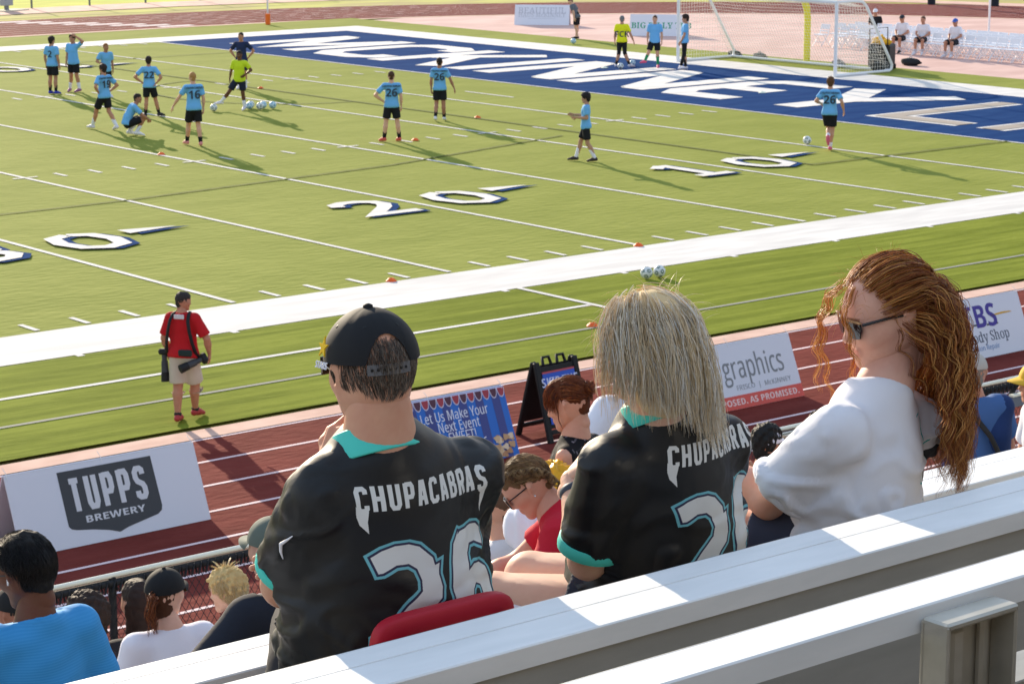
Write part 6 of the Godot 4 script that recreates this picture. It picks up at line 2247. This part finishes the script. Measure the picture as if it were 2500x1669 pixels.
func blonde(print_tex: Texture2D) -> void:
	var at := Vector3(-44.75, 5.21, 29.0)
	var j := joints(sit(), {})
	j.merge({"hed": Vector3(0.045, 1.137, 0.03), "nck": Vector3(0.055, 0.985, 0.05), "chs": Vector3(0.115, 0.83, 0.02), "wst": Vector3(0.14, 0.66, 0.01), "pel": Vector3(0.13, 0.55, -0.08),
		"shL": Vector3(-0.09, 0.885, 0.035), "shR": Vector3(0.31, 0.865, 0.02), "elL": Vector3(-0.085, 0.655, -0.03), "wrL": Vector3(0.02, 0.79, -0.19), "elR": Vector3(0.36, 0.66, -0.1), "wrR": Vector3(0.28, 0.55, -0.26),
		"hipL": Vector3(0.0, 0.5, -0.05), "hipR": Vector3(0.19, 0.5, -0.08), "knL": Vector3(-0.09, 0.492, -0.34), "knR": Vector3(0.1, 0.485, -0.42), "anL": Vector3(-0.08, 0.1, -0.3), "anR": Vector3(0.1, 0.1, -0.4)}, true)
	var P := {"label": "woman with long straight blonde hair in a black jersey numbered 26", "at": at, "turn": 0.06, "j": j, "cell": 0.0095, "skin": "dcae96", "hair": "", "brow": "a08058", "bulk": 1.06, "waist": 1.2, "loose": 1.0, "shr": 0.05, "sleeve": 0.82, "hem": -0.1, "kind": "woman",
		"shirt": "101115", "shorts": "2a3142", "short_len": 0.22, "head": Vector3(-0.1, -0.1, -0.05), "headcell": 0.0045, "print": print_tex, "print_rect": Rect2(-0.065, 0.46, 0.5, 0.62), "folds": folds(1.5), "blend": 0.05, "shirtcell": 0.0085, "hipr": 0.15, "neckline": 0.04,
		"handL": Vector3(0.04, 0.13, 0.07), "palmL": Vector3(0.7, -0.2, 0.6), "bendL": 0.9}
	var o := person(P)
	var tq := hexm("4fcfc0", 0.65)
	var ax: Vector3 = (j.hed - j.nck).normalized()
	part("collar", MB.new().lathe(xz([0.058, 0.03, 0.06, 0.04, 0.065, 0.044, 0.069, 0.04, 0.084, 0.004, 0.087, -0.008, 0.08, -0.008, 0.06, 0.02]), 36, Transform3D(frame_to(ax + Vector3(0, 0, -0.3), Vector3(0, 0.2, 1)), j.nck + Vector3(0, -0.008, -0.008))).mesh(), tq, o)
	part("cuff", band(j.shL.lerp(j.elL, 0.83), j.elL - j.shL, 0.0755, 0.028).mesh(), tq, o)
	part("cuff", band(j.shR.lerp(j.elR, 0.83), j.elR - j.shR, 0.0755, 0.028).mesh(), tq, o)
	# watch
	var wp: Vector3 = j.wrL.lerp(j.elL, 0.17)
	var w := part("watch_strap", band(wp, j.elL - j.wrL, 0.0345, 0.02, 0.003).mesh(), hexm("3c4250", 0.5), o)
	part("watch_case", MB.new().box(wp + Vector3(-0.03, -0.012, 0.012), Vector3(0.012, 0.036, 0.032), 0.004, frame_to(j.elL - j.wrL, Vector3(0.5, 0, 1))).mesh(), hexm("b8bcc4", 0.3, 0.6), w)
	# hair
	var f := Transform3D(Basis.from_euler(P.head), j.hed)
	var b := MB.new()
	b.has_col = true
	var rng := RandomNumberGenerator.new()
	rng.seed = 77
	var cols := lins(["f4e4c4", "fbf0dc", "fffaf0", "e8d2aa", "f6e8ca", "dac298", "fffcf6"])
	var hc: Vector3 = f * Vector3(0, 0.015, 0.004)
	var left := 560
	while left > 0:
		var d := Vector3(rng.randfn(), rng.randfn(), rng.randfn()).normalized()
		if d.y < -0.35 or (d.z < -0.35 and d.y < 0.62) or d.z < -0.75:
			continue
		left -= 1
		var lay := rng.randf_range(0.004, 0.03)
		var rad := Vector3(0.082 + lay * 1.15, 0.104 + lay * 0.6, 0.1 + lay)
		var p := hc + d * rad
		var part_x := d.x + 0.12
		var dd := Vector3(signf(part_x) * 0.6 * clampf(0.55 - d.z, 0.0, 1.0) + 0.25 * rng.randfn() * 0.4, -0.3, 0.35)
		var nd := d
		dd = (dd - nd * dd.dot(nd)).normalized()
		var sx := clampf(d.x, -1, 1)
		var y_end := 0.99 - 0.055 * sx + rng.randf_range(-0.045, 0.06) + (0.02 if d.z < 0.0 else 0.0)
		var solids := [[hc, rad], [f * Vector3(0, -0.1, 0.02), Vector3(0.075 + lay, 0.1, 0.08 + lay)], [Vector3(0.07, 0.8, 0.02), Vector3(0.23, 0.2, 0.16 + lay * 0.6)]]
		var g := fall(p, dd, 0.0115, 46, 0.16, solids, y_end, Vector3(0.022 + 0.02 * sx, 0, 0.006))
		lock(b, g, 6, 0.008, 0.0008, cols, rng, 0.0035, 0.2, 0.002)
	# flyaways
	for i in 70:
		var d := Vector3(rng.randfn(), absf(rng.randfn()) * 0.8, rng.randfn()).normalized()
		var p := hc + d * Vector3(0.1, 0.118, 0.118)
		var g := fall(p, (d + Vector3(rng.randfn(), rng.randfn(), rng.randfn()) * 0.7).normalized(), 0.007, 10, 0.12, [], -9)
		b.col = cols[4]
		strand(b, g, 0.00035)
	var hr := part("hair", b.mesh(), hair_mat(Color(0.7, 0.64, 0.52)), o)
	part("hair_base", field_mesh([bone(f * Vector3(0, 0.04, 0.02), f * Vector3(0, 0.035, -0.01), 0.093, 0.09, 0.03, Vector3.RIGHT, 0.9), bone(f * Vector3(0, 0.0, 0.03), f * Vector3(0, -0.09, 0.05), 0.082, 0.068, 0.03), bone(f * Vector3(0, -0.03, -0.12), f * Vector3(0, 0.0, -0.12), 0.08, 0.08, 0.01, Vector3.BACK, 1.0, -1)], 0.008).mesh(), hexm("dcc193", 0.8), hr)
	# book on the bench beside her
	var bk := thing("book", "thin white book lying on the bench beside the blonde woman's knee", "book", Vector3(-44.86, 5.72, 28.86), 0.5)
	part("cover", MB.new().box(Vector3(0, 0.0, 0), Vector3(0.15, 0.004, 0.2), 0.001).mesh(), hexm("d9dae2", 0.5), bk)
	part("pages", MB.new().box(Vector3(0, -0.008, 0), Vector3(0.144, 0.012, 0.194), 0.001).mesh(), hexm("2e2a58", 0.7), bk)


func bez(pts: Array, n: int) -> PackedVector3Array:
	var c := Curve3D.new()
	for i in pts.size():
		var a: Vector3 = pts[maxi(i - 1, 0)]
		var b: Vector3 = pts[mini(i + 1, pts.size() - 1)]
		var t := (b - a) / 6.0
		c.add_point(pts[i], -t, t)
	var out := PackedVector3Array()
	var l := c.get_baked_length()
	for i in n:
		out.append(c.sample_baked(l * i / (n - 1)))
	return out


func redhead() -> void:
	var at := Vector3(-44.03, 5.21, 29.0)
	var j := joints(sit(), {})
	j.merge({"hed": Vector3(0.15, 1.1, 0.034), "nck": Vector3(0.105, 0.93, 0.05), "chs": Vector3(0.09, 0.77, 0.02), "wst": Vector3(0.07, 0.65, 0.02), "pel": Vector3(0.06, 0.55, -0.06),
		"shL": Vector3(-0.075, 0.845, 0.03), "shR": Vector3(0.25, 0.81, 0.06), "elL": Vector3(-0.1, 0.65, -0.15), "wrL": Vector3(-0.06, 0.73, -0.34), "elR": Vector3(0.32, 0.64, -0.08), "wrR": Vector3(0.2, 0.58, -0.28),
		"hipL": Vector3(-0.03, 0.53, -0.06), "hipR": Vector3(0.16, 0.53, -0.06), "knL": Vector3(-0.1, 0.535, -0.42), "knR": Vector3(0.08, 0.53, -0.46)}, true)
	var P := {"label": "woman with long wavy red hair and sunglasses in a white shirt, looking left", "at": at, "turn": 0.262, "j": j, "cell": 0.0095, "skin": "d8a692", "hair": "", "brow": "8a5a3c", "bulk": 1.0, "waist": 1.18, "loose": 1.2, "shr": 0.045, "sleeve": 0.8, "hem": -0.1, "kind": "woman",
		"shirt": "e6e6ee", "shorts": "3a3f52", "short_len": 0.4, "head": Vector3(-0.2, 0.9, 0.04), "headcell": 0.003, "hs": 1.04, "print": tee_print(), "print_rect": Rect2(0.1, 0.56, 0.36, 0.36), "print_rough": 0.85, "folds": folds(2.6), "blend": 0.02, "shirtcell": 0.0085, "neckline": 0.02, "hipr": 0.15}
	var o := person(P)
	var f := Transform3D(Basis.from_euler(P.head).scaled(Vector3(1.04, 1.04, 1.04)), j.hed)
	part("sleeve_hem", band(j.shL.lerp(j.elL, 0.785), j.elL - j.shL, 0.0925, 0.016, 0.006).mesh(), hexm("e8e8f0", 0.9), o)
	part("sleeve_hem", band(j.shR.lerp(j.elR, 0.785), j.elR - j.shR, 0.0925, 0.016, 0.006).mesh(), hexm("e8e8f0", 0.9), o)
	# shirt collar
	part("collar", MB.new().lathe(xz([0.06, 0.0, 0.062, 0.012, 0.067, 0.014, 0.07, 0.008, 0.072, -0.006, 0.06, -0.006]), 32, Transform3D(frame_to(j.hed - j.nck + Vector3(-0.05, 0, -0.08), Vector3(0, 0.2, 1)), j.nck + Vector3(0.0, 0.0, -0.005)), 0.96).mesh(), hexm("e8e8f0", 0.9), o)
	# sunglasses
	var dk := hexm("1b191c", 0.25, 0.0, 0.6)
	var g := part("sunglasses", MB.new().box(f * Vector3(0, 0.012, -0.106), Vector3(0.022, 0.005, 0.004), 0.001, f.basis.orthonormalized()).mesh(), dk, o)
	for s in [-1.0, 1.0]:
		var lb := f.basis.orthonormalized() * Basis(Vector3.UP, -s * 0.22)
		part("lens", MB.new().prism(xz([-0.028, 0.019, -0.03, 0.0, -0.022, -0.021, 0.0, -0.026, 0.02, -0.02, 0.028, 0.0, 0.03, 0.018]), 0.004, Transform3D(lb, f * Vector3(s * 0.037, 0.001, -0.106))).mesh(), hexm("16141c", 0.08, 0.0, 0.8), g)
		part("rim", MB.new().box(f * Vector3(s * 0.038, 0.021, -0.105), Vector3(0.064, 0.005, 0.006), 0.001, lb).mesh(), hexm("a8825a", 0.3), g)
		part("temple", MB.new().tube(path3([f * Vector3(s * 0.068, 0.016, -0.094), f * Vector3(s * 0.08, 0.02, -0.04), f * Vector3(s * 0.084, 0.018, 0.01)]), [0.0042, 0.0036, 0.003], 6).mesh(), dk, g)
	red_hair(o, f, j)


func red_hair(o: Node3D, f: Transform3D, j: Dictionary) -> void:
	var b := MB.new()
	b.has_col = true
	var rng := RandomNumberGenerator.new()
	rng.seed = 31
	var cols := lins(["84461f", "a0602c", "b87434", "6e381a", "c68744", "94522a", "d49c58"])
	var hc: Vector3 = f * Vector3(0, 0.018, 0.006)
	var tie: Vector3 = f * Vector3(0.005, 0.035, 0.135)
	# crown and temples drawn back to the tie
	var left := 210
	while left > 0:
		var d := Vector3(rng.randfn(), rng.randfn(), rng.randfn()).normalized()
		if d.y < 0.12 or (d.z < -0.5 and d.y < 0.55) or d.z > 0.85 or (d.y < 0.3 and d.z > 0.1):
			continue
		left -= 1
		var lay := rng.randf_range(0.006, 0.022)
		var rad := Vector3(0.082 + lay, 0.102 + lay, 0.102 + lay)
		var pts := []
		var p0 := d
		var q1 := (f.affine_inverse() * tie - Vector3(0, 0.018, 0.006)).normalized()
		for i in 9:
			var t := i / 8.0
			var dd := p0.slerp(q1, t)
			var lift := 1.0 + 0.1 * sin(PI * t) * (0.6 + 0.4 * rng.randf())
			pts.append(f * (dd * rad * lift + Vector3(0, 0.018, 0.006)))
		pts[8] = tie
		lock(b, bez(pts, 22), 9, 0.008, 0.0008, cols, rng, 0.0025, 0.11, 0.0012)
	# the hairline itself, drawn back from the brow and temples
	for k in 90:
		var sgn := -1.0 if k % 2 == 0 else 1.0
		var t := rng.randf()
		var d := Vector3(sgn * lerpf(0.05, 0.93, t), lerpf(0.78, 0.25, t), -0.62 + 0.5 * t * t + rng.randf_range(0, 0.2)).normalized()
		var q1 := (f.affine_inverse() * tie - Vector3(0, 0.018, 0.006)).normalized()
		var pts := []
		for i in 9:
			pts.append(f * (d.slerp(q1, i / 8.0) * Vector3(0.086, 0.104, 0.106) * (1.0 + 0.09 * sin(PI * i / 8.0)) + Vector3(0, 0.018, 0.006)))
		pts[8] = tie
		lock(b, bez(pts, 22), 9, 0.007, 0.0008, cols, rng, 0.002, 0.11, 0.0012)
	# lower hair and the tail fall down the back in waves
	var sol := [[Vector3(0.09, 0.76, 0.03), Vector3(0.21, 0.2, 0.15)], [hc, Vector3(0.092, 0.112, 0.112)]]
	left = 210
	while left > 0:
		var d := Vector3(rng.randfn(), rng.randfn(), rng.randfn()).normalized()
		if d.y > 0.45 or d.y < -0.6 or d.z < -0.02 or (absf(d.x) > 0.85 and d.y > 0.0):
			continue
		left -= 1
		var lay := rng.randf_range(0.0, 0.03)
		var p := f * (d * Vector3(0.086, 0.106, 0.104) + Vector3(0, 0.018, 0.006))
		var dd: Vector3 = f.basis * Vector3(d.x * 0.5, -0.3, 0.7)
		dd = (dd + Vector3(rng.randf_range(-0.25, 0.3), 0, 0.1)).normalized()
		var y_end := rng.randf_range(0.64, 0.76)
		var s2 := [[sol[0][0], sol[0][1] + Vector3(lay, lay, lay * 1.6)], [hc, sol[1][1] + Vector3(lay, 0, lay)]]
		var g := fall(p, dd, 0.0115, 52, 0.17, s2, y_end)
		lock(b, g, 8, 0.013, 0.0008, cols, rng, rng.randf_range(0.007, 0.013), rng.randf_range(0.07, 0.11), 0.0028)
	for i in 60:
		var dd := Vector3(0.25 * rng.randfn(), -0.2, 0.8 + 0.2 * rng.randfn()).normalized()
		var g := fall(tie + Vector3(rng.randfn(), rng.randfn(), 0) * 0.01, dd, 0.0115, 50, 0.2, [[sol[0][0], sol[0][1] + Vector3(0.02, 0.02, rng.randf_range(0.03, 0.08))], [hc, Vector3(0.1, 0.12, 0.125)]], rng.randf_range(0.63, 0.8))
		lock(b, g, 9, 0.014, 0.0008, cols, rng, rng.randf_range(0.007, 0.014), rng.randf_range(0.07, 0.11), 0.003)
	# locks that frame the face
	var fi := func(x, y, z): return f * Vector3(x, y, z)
	var glow := lins(["c07a34", "d6954a", "b06a2c", "e0a860"])
	for q in [[fi.call(0.03, 0.095, -0.085), fi.call(0.075, 0.06, -0.115), fi.call(0.1, -0.02, -0.13), fi.call(0.11, -0.1, -0.13), fi.call(0.12, -0.17, -0.125), fi.call(0.125, -0.25, -0.12)], [fi.call(0.03, 0.095, -0.085), fi.call(0.08, 0.05, -0.11), fi.call(0.115, -0.04, -0.14), fi.call(0.135, -0.13, -0.145), fi.call(0.14, -0.2, -0.15)], [fi.call(-0.02, 0.1, -0.085), fi.call(-0.03, 0.06, -0.118), fi.call(-0.045, 0.0, -0.125), fi.call(-0.05, -0.06, -0.118), fi.call(-0.05, -0.1, -0.11)], [fi.call(0.05, 0.03, -0.07), fi.call(0.07, -0.06, -0.07), fi.call(0.06, -0.13, -0.08), fi.call(0.04, -0.19, -0.1)], [fi.call(0.06, 0.03, -0.06), fi.call(0.075, -0.06, -0.05), fi.call(0.065, -0.13, -0.05), fi.call(0.04, -0.18, -0.06)]]:
		lock(b, bez(q, 34), 20, 0.011, 0.0007, glow, rng, 0.008, 0.085, 0.0035)
	for q in [[fi.call(-0.075, 0.03, -0.01), fi.call(-0.088, -0.04, -0.012), fi.call(-0.085, -0.1, 0.0), fi.call(-0.1, -0.2, 0.04), fi.call(-0.09, -0.32, 0.06)], [fi.call(-0.078, 0.0, 0.03), fi.call(-0.095, -0.1, 0.04), fi.call(-0.11, -0.22, 0.07), fi.call(-0.1, -0.34, 0.09)]]:
		lock(b, bez(q, 40), 9, 0.007, 0.0006, cols, rng, 0.012, 0.075, 0.003)
	for i in 130:
		var d := Vector3(rng.randfn(), absf(rng.randfn()), rng.randfn()).normalized()
		var p := f * (d * Vector3(0.1, 0.12, 0.12) + Vector3(0, 0.018, 0.006))
		var g := fall(p, (f.basis * d + Vector3(rng.randfn(), rng.randfn(), rng.randfn()) * 0.8).normalized(), 0.006, 10, 0.1, [], -9)
		b.col = glow[i % 4]
		strand(b, g, 0.0003)
	var hr := part("hair", b.mesh(), hair_mat(Color(0.42, 0.2, 0.06)), o)
	part("hair_base", field_mesh([bone(f * Vector3(0, 0.045, 0.036), f * Vector3(0, 0.055, 0.01), 0.089, 0.08, 0.03, f.basis.x.normalized(), 0.9), bone(f * Vector3(0, 0.0, 0.045), f * Vector3(0, -0.06, 0.06), 0.078, 0.06, 0.03), bone(f * Vector3(0, -0.03, -0.125), f * Vector3(0, 0.0, -0.125), 0.098, 0.1, 0.01, Vector3.BACK, 1.0, -1), bone(f * Vector3(-0.1, -0.01, 0.0), f * Vector3(-0.08, -0.01, 0.0), 0.034, 0.034, 0.01, Vector3.BACK, 1.0, -1)], 0.007).mesh(), hexm("6e3c1c", 0.9), hr)
	part("hair_tie", band(tie, f.basis * Vector3(0, -0.4, 1), 0.011, 0.012, 0.006).mesh(), hexm("141416", 0.8), hr)


# ---------------------------------------------------------------- what the near spectators wear and carry
func find_person(words: String) -> Node3D:
	for c in get_children():
		if c.has_meta("label") and String(c.get_meta("label")).begins_with(words):
			return c
	return null


func head_frame(pos: Vector3, e: Vector3) -> Transform3D:
	return Transform3D(Basis.from_euler(e), pos)


func blue_man_extras() -> void:
	var o := find_person("man with black hair and an earbud")
	var f: Transform3D = o.get_meta("hf")
	var hb := short_hair(f, 3800, 0.055, 0.0008, lins(["0f0d0e", "17141a", "221c1a", "0b0a0b"]), 9, func(d: Vector3): return d.y > -0.5 + maxf(0.0, -d.z) * 1.3 and (d.z > -0.15 or d.y > 0.35) and not (absf(d.x) > 0.8 and d.y < 0.05 and d.z < 0.35), func(d: Vector3): return Vector3(d.x * 0.5, -0.8 if d.z > 0.2 else -0.3, 0.35 - d.z * 0.3), 0.011)
	var hr := part("hair", hb.mesh(), hair_mat(Color(0.02, 0.015, 0.012)), o)
	part("hair_base", MB.new().add(hair_shell("short", 0.006, Transform3D()), f).mesh(), hexm("100e0f", 0.7), hr)
	part("earbud", MB.new().tube(path3([f * Vector3(-0.086, 0.0, 0.004), f * Vector3(-0.09, -0.022, -0.002)]), [0.006, 0.003], 8).mesh(), hexm("f0f0f4", 0.3), o)
	var g := part("glasses", MB.new().tube(path3([f * Vector3(-0.06, 0.012, -0.098), f * Vector3(-0.08, 0.014, -0.06), f * Vector3(-0.085, 0.01, 0.01)]), [0.0025], 6).mesh(), hexm("1a1a1e", 0.4), o)
	part("lens", MB.new().lathe(xz([0.001, 0.0, 0.024, 0.0, 0.026, 0.002, 0.024, 0.004, 0.001, 0.004]), 18, f * Transform3D(Basis(Vector3(1, 0, 0), PI / 2), Vector3(-0.034, 0.002, -0.108))).mesh(), hexm("8a8f96", 0.1, 0.0, 0.8), g)
	part("collar", MB.new().lathe(xz([0.069, -0.004, 0.072, 0.008, 0.076, 0.01, 0.081, 0.0, 0.078, -0.006]), 30, Transform3D(frame_to(f.origin - o.get_meta("nk"), Vector3(0, 0.2, 1)), o.get_meta("nk") + Vector3(0, -0.004, 0))).mesh(), hexm("3c94d2", 0.8), o)


func ponytail_extras() -> void:
	var o := find_person("woman in a white shirt and black cap")
	var f: Transform3D = o.get_meta("hf")
	var b := MB.new()
	b.has_col = true
	var rng := RandomNumberGenerator.new()
	rng.seed = 14
	for k in 14:
		var off := Vector3(rng.randfn(), rng.randfn(), rng.randfn()) * 0.01
		lock(b, bez([f * (Vector3(0, 0.02, 0.11) + off), f * (Vector3(0, 0.01, 0.15) + off), f * (Vector3(0, -0.06, 0.155) + off), f * (Vector3(0, -0.15, 0.125) + off)], 16), 9, 0.016, 0.0013, lins(["5a2c18", "7a3f20", "96562c", "44200f"]), rng, 0.006, 0.12, 0.003)
	part("ponytail", b.mesh(), hair_mat(Color(0.25, 0.1, 0.03)), o)
	part("hair", MB.new().add(hair_shell("cap", 0.008, Transform3D()), f).mesh(), hexm("47250f", 0.8), o)
	part("sunglasses", MB.new().box(f * Vector3(0, 0.004, -0.112), Vector3(0.13, 0.036, 0.012), 0.006, f.basis).mesh(), hexm("4a3420", 0.2), o)
	# toddler
	var t := find_person("blond toddler")
	var g: Transform3D = t.get_meta("hf")
	var hb := short_hair(g, 1900, 0.075, 0.0011, lins(["e0c890", "efdcae", "cdb07a", "f4e8c8"]), 19, func(d: Vector3): return d.y > -0.55 + maxf(0.0, -d.z) * 1.5, func(d: Vector3): return Vector3(d.x * 0.4, -0.7, 0.25), 0.012)
	for k in 16:
		var off := Vector3(rng.randfn(), 0, rng.randfn()) * 0.011
		lock(hb, bez([g * (Vector3(0, 0.12, 0.0) + off), g * (Vector3(0, 0.15, 0.01) + off * 1.6), g * (Vector3(0, 0.175, 0.02) + off * 3.0), g * (Vector3(0, 0.185, 0.03) + off * 4.2)], 10), 9, 0.012, 0.0012, lins(["ecd49a", "f4e4b8"]), rng)
	for i in hb.v.size():
		hb.v[i] *= 0.62
	part("hair", hb.mesh(), hair_mat(Color(0.4, 0.3, 0.14)), t)
	part("hair_base", scaled(MB.new().add(hair_shell("bushy", 0.009, Transform3D()), g), Transform3D(Basis.from_scale(Vector3(0.62, 0.62, 0.62)), Vector3.ZERO)), hexm("c9ae78", 0.8), t)


func navy_print() -> void:
	var o := find_person("adult in a navy shirt")
	var sp := func(x, y): return o.get_meta("back").call(Vector3(x, y, 0.0))
	var star := PackedVector2Array()
	for i in 10:
		var r := 0.017 if i % 2 == 0 else 0.007
		star.append(Vector2(sin(i * PI / 5) * r, cos(i * PI / 5) * r))
	for y in [0.845, 0.785]:
		part("printed_star", MB.new().prism(star, 0.003, Transform3D(Basis(), sp.call(0.035, y))).mesh(), hexm("d02338", 0.7), o)
	var c: Vector3 = sp.call(0.13, 0.81)
	part("printed_ball", MB.new().tube(path3([c, c + Vector3(0, 0, 0.003)]), [0.036], 24).mesh(), hexm("e4e4ea", 0.7), o)
	for k in 6:
		var a := k * TAU / 5.0
		var q := c + (Vector3(sin(a), cos(a), 0) * 0.026 if k < 5 else Vector3.ZERO)
		part("ball_panel", MB.new().tube(path3([q, q + Vector3(0, 0, 0.0055)]), [0.0105], 5).mesh(), hexm("17171c", 0.7), o)
	var h: Vector3 = sp.call(0.125, 0.885)
	part("printed_glove", MB.new().add(blob(Vector3(0.026, 0.03, 0.003), 2), Transform3D(Basis(), h)).mesh(), hexm("e4e4ea", 0.7), o)
	part("printed_glove", MB.new().tube(path3([h + Vector3(0.02, -0.01, 0.0), h + Vector3(0.045, -0.045, -0.004), h + Vector3(0.07, -0.02, -0.01)]), [0.007], 6).mesh(), hexm("e4e4ea", 0.7), o)


func red_woman_extras() -> void:
	var o := find_person("woman in a red shirt with a braid")
	var f: Transform3D = o.get_meta("hf")
	var cols := lins(["7a5a3c", "94744e", "b08e62", "5e432c"])
	var hb := short_hair(f, 1500, 0.07, 0.0011, cols, 23, func(d: Vector3): return d.y > -0.1 + maxf(0.0, -d.z) * 1.1, func(d: Vector3): return Vector3(-0.3, -0.15, 0.9), 0.006)
	var rng := RandomNumberGenerator.new()
	rng.seed = 6
	# braid that runs from the temple over the ear to the nape
	var path := bez([f * Vector3(-0.03, 0.1, -0.06), f * Vector3(-0.07, 0.085, 0.0), f * Vector3(-0.08, 0.06, 0.055), f * Vector3(-0.062, 0.01, 0.095), f * Vector3(-0.045, -0.05, 0.1), f * Vector3(-0.03, -0.11, 0.1)], 30)
	for k in 3:
		var g := PackedVector3Array()
		for i in 30:
			var t := (path[mini(i + 1, 29)] - path[maxi(i - 1, 0)]).normalized()
			var nrm := (path[i] - f.origin).normalized()
			var sd := t.cross(nrm).normalized()
			var w := i * 0.95 + k * TAU / 3.0
			g.append(path[i] + sd * sin(w) * 0.017 + nrm * (0.008 + 0.009 * cos(2.0 * w)))
		lock(hb, g, 26, 0.0085, 0.0013, cols, rng)
	part("hair", hb.mesh(), hair_mat(Color(0.14, 0.09, 0.05)), o)
	part("hair_base", MB.new().add(hair_shell("cap2", 0.008, Transform3D()), f).mesh(), hexm("6b4e34", 0.85), o)
	var g := part("sunglasses", MB.new().tube(path3([f * Vector3(-0.07, 0.014, -0.094), f * Vector3(-0.084, 0.016, 0.01)]), [0.003], 6).mesh(), hexm("17171a", 0.3), o)
	for s in [-1.0, 1.0]:
		part("lens", MB.new().box(f * Vector3(s * 0.036, 0.002, -0.112), Vector3(0.06, 0.042, 0.006), 0.003, f.basis * Basis(Vector3.UP, -s * 0.2)).mesh(), hexm("16161c", 0.1, 0.0, 0.8), g)
	part("earring", MB.new().tube(path3([f * Vector3(-0.084, -0.03, 0.006), f * Vector3(-0.085, -0.036, 0.006)]), [0.004], 6).mesh(), hexm("e6e6ea", 0.2, 0.5), o)
	var j: Dictionary = o.get_meta("jj")
	var wp: Vector3 = j.wrL.lerp(j.elL, 0.16)
	var w := part("watch_strap", band(wp, j.elL - j.wrL, 0.038, 0.024, 0.003).mesh(), hexm("e8eaee", 0.4), o)
	part("watch_face", MB.new().tube(path3([wp + Vector3(-0.03, 0.012, 0.012), wp + Vector3(-0.038, 0.016, 0.016)]), [0.021], 16).mesh(), hexm("dfe3ea", 0.3), w)
	part("wristband", band(j.wrR.lerp(j.elR, 0.15), j.elR - j.wrR, 0.037, 0.02, 0.003).mesh(), hexm("3350b0", 0.5), o)


func red_fringe_extras() -> void:
	var o := find_person("red haired woman with a fringe")
	var f: Transform3D = o.get_meta("hf")
	var cols := lins(["6e331a", "8d4722", "a9602e", "52240f"])
	var hb := short_hair(f, 1700, 0.085, 0.0011, cols, 29, func(d: Vector3): return d.y > 0.0 + maxf(0.0, -d.z) * 0.55, func(d: Vector3): return Vector3(d.x * 0.4, -0.8, -0.5) if d.z < -0.1 else Vector3(0, -0.1, 1), 0.01)
	var rng := RandomNumberGenerator.new()
	rng.seed = 8
	for k in 10:
		var a := k * TAU / 10.0
		lock(hb, bez([f * Vector3(0, 0.06, 0.095), f * Vector3(cos(a) * 0.035, 0.05 + sin(a) * 0.035, 0.13), f * Vector3(cos(a + 1.5) * 0.03, 0.045 + sin(a + 1.5) * 0.03, 0.15), f * Vector3(0, 0.03, 0.125)], 12), 9, 0.01, 0.0012, cols, rng, 0.004, 0.06)
	for x in [-0.077, 0.077]:
		lock(hb, bez([f * Vector3(x, 0.04, -0.03), f * Vector3(x * 1.12, -0.03, -0.035), f * Vector3(x * 1.05, -0.1, -0.04)], 14), 7, 0.005, 0.0009, cols, rng, 0.004, 0.09)
	part("hair", hb.mesh(), hair_mat(Color(0.3, 0.11, 0.03)), o)
	part("hair_base", MB.new().add(hair_shell("cap2", 0.008, Transform3D()), f).mesh(), hexm("57290f", 0.85), o)
	var j: Dictionary = o.get_meta("jj")
	for s in ["L", "R"]:
		var sg := -1.0 if s == "L" else 1.0
		part("strap", MB.new().tube(bez([j.chs + Vector3(sg * 0.1, -0.03, -0.1), j.nck + Vector3(sg * 0.095, -0.07, -0.065), j.nck + Vector3(sg * 0.1, -0.025, 0.01), j.nck + Vector3(sg * 0.09, -0.08, 0.075), j.chs + Vector3(sg * 0.07, -0.04, 0.105)], 18), [0.009], 6, true, 0.5).mesh(), hexm("17171c", 0.8), o)
	part("necklace", MB.new().tube(bez([j.nck + Vector3(-0.06, 0.0, 0.0), j.nck + Vector3(-0.03, -0.09, -0.085), j.nck + Vector3(0.0, -0.2, -0.1), j.nck + Vector3(0.03, -0.09, -0.085), j.nck + Vector3(0.06, 0.0, 0.0)], 26), [0.0022], 5).mesh(), hexm("c8b090", 0.3, 0.5), o)


func sling_extras() -> void:
	var o := find_person("man in a light grey cap")
	var j: Dictionary = o.get_meta("jj")
	part("sling_strap", MB.new().tube(bez([j.nck + Vector3(-0.1, -0.03, -0.02), j.nck + Vector3(-0.06, -0.06, 0.13), j.chs + Vector3(0.05, -0.02, 0.17), j.wst + Vector3(0.14, 0.0, 0.16), j.pel + Vector3(0.22, 0.05, 0.06)], 20), [0.024], 6, true, 0.4).mesh(), hexm("2b2826", 0.7), o)
	part("vest", scaled(field_mesh([bone(j.shR, j.chs + Vector3(0.12, -0.05, 0.03), 0.09, 0.1, 0.05), bone(j.chs + Vector3(0.12, -0.05, 0.03), j.pel + Vector3(0.14, 0.1, 0.03), 0.115, 0.12, 0.05)], 0.016), Transform3D()), hexm("1c3566", 0.8), o)
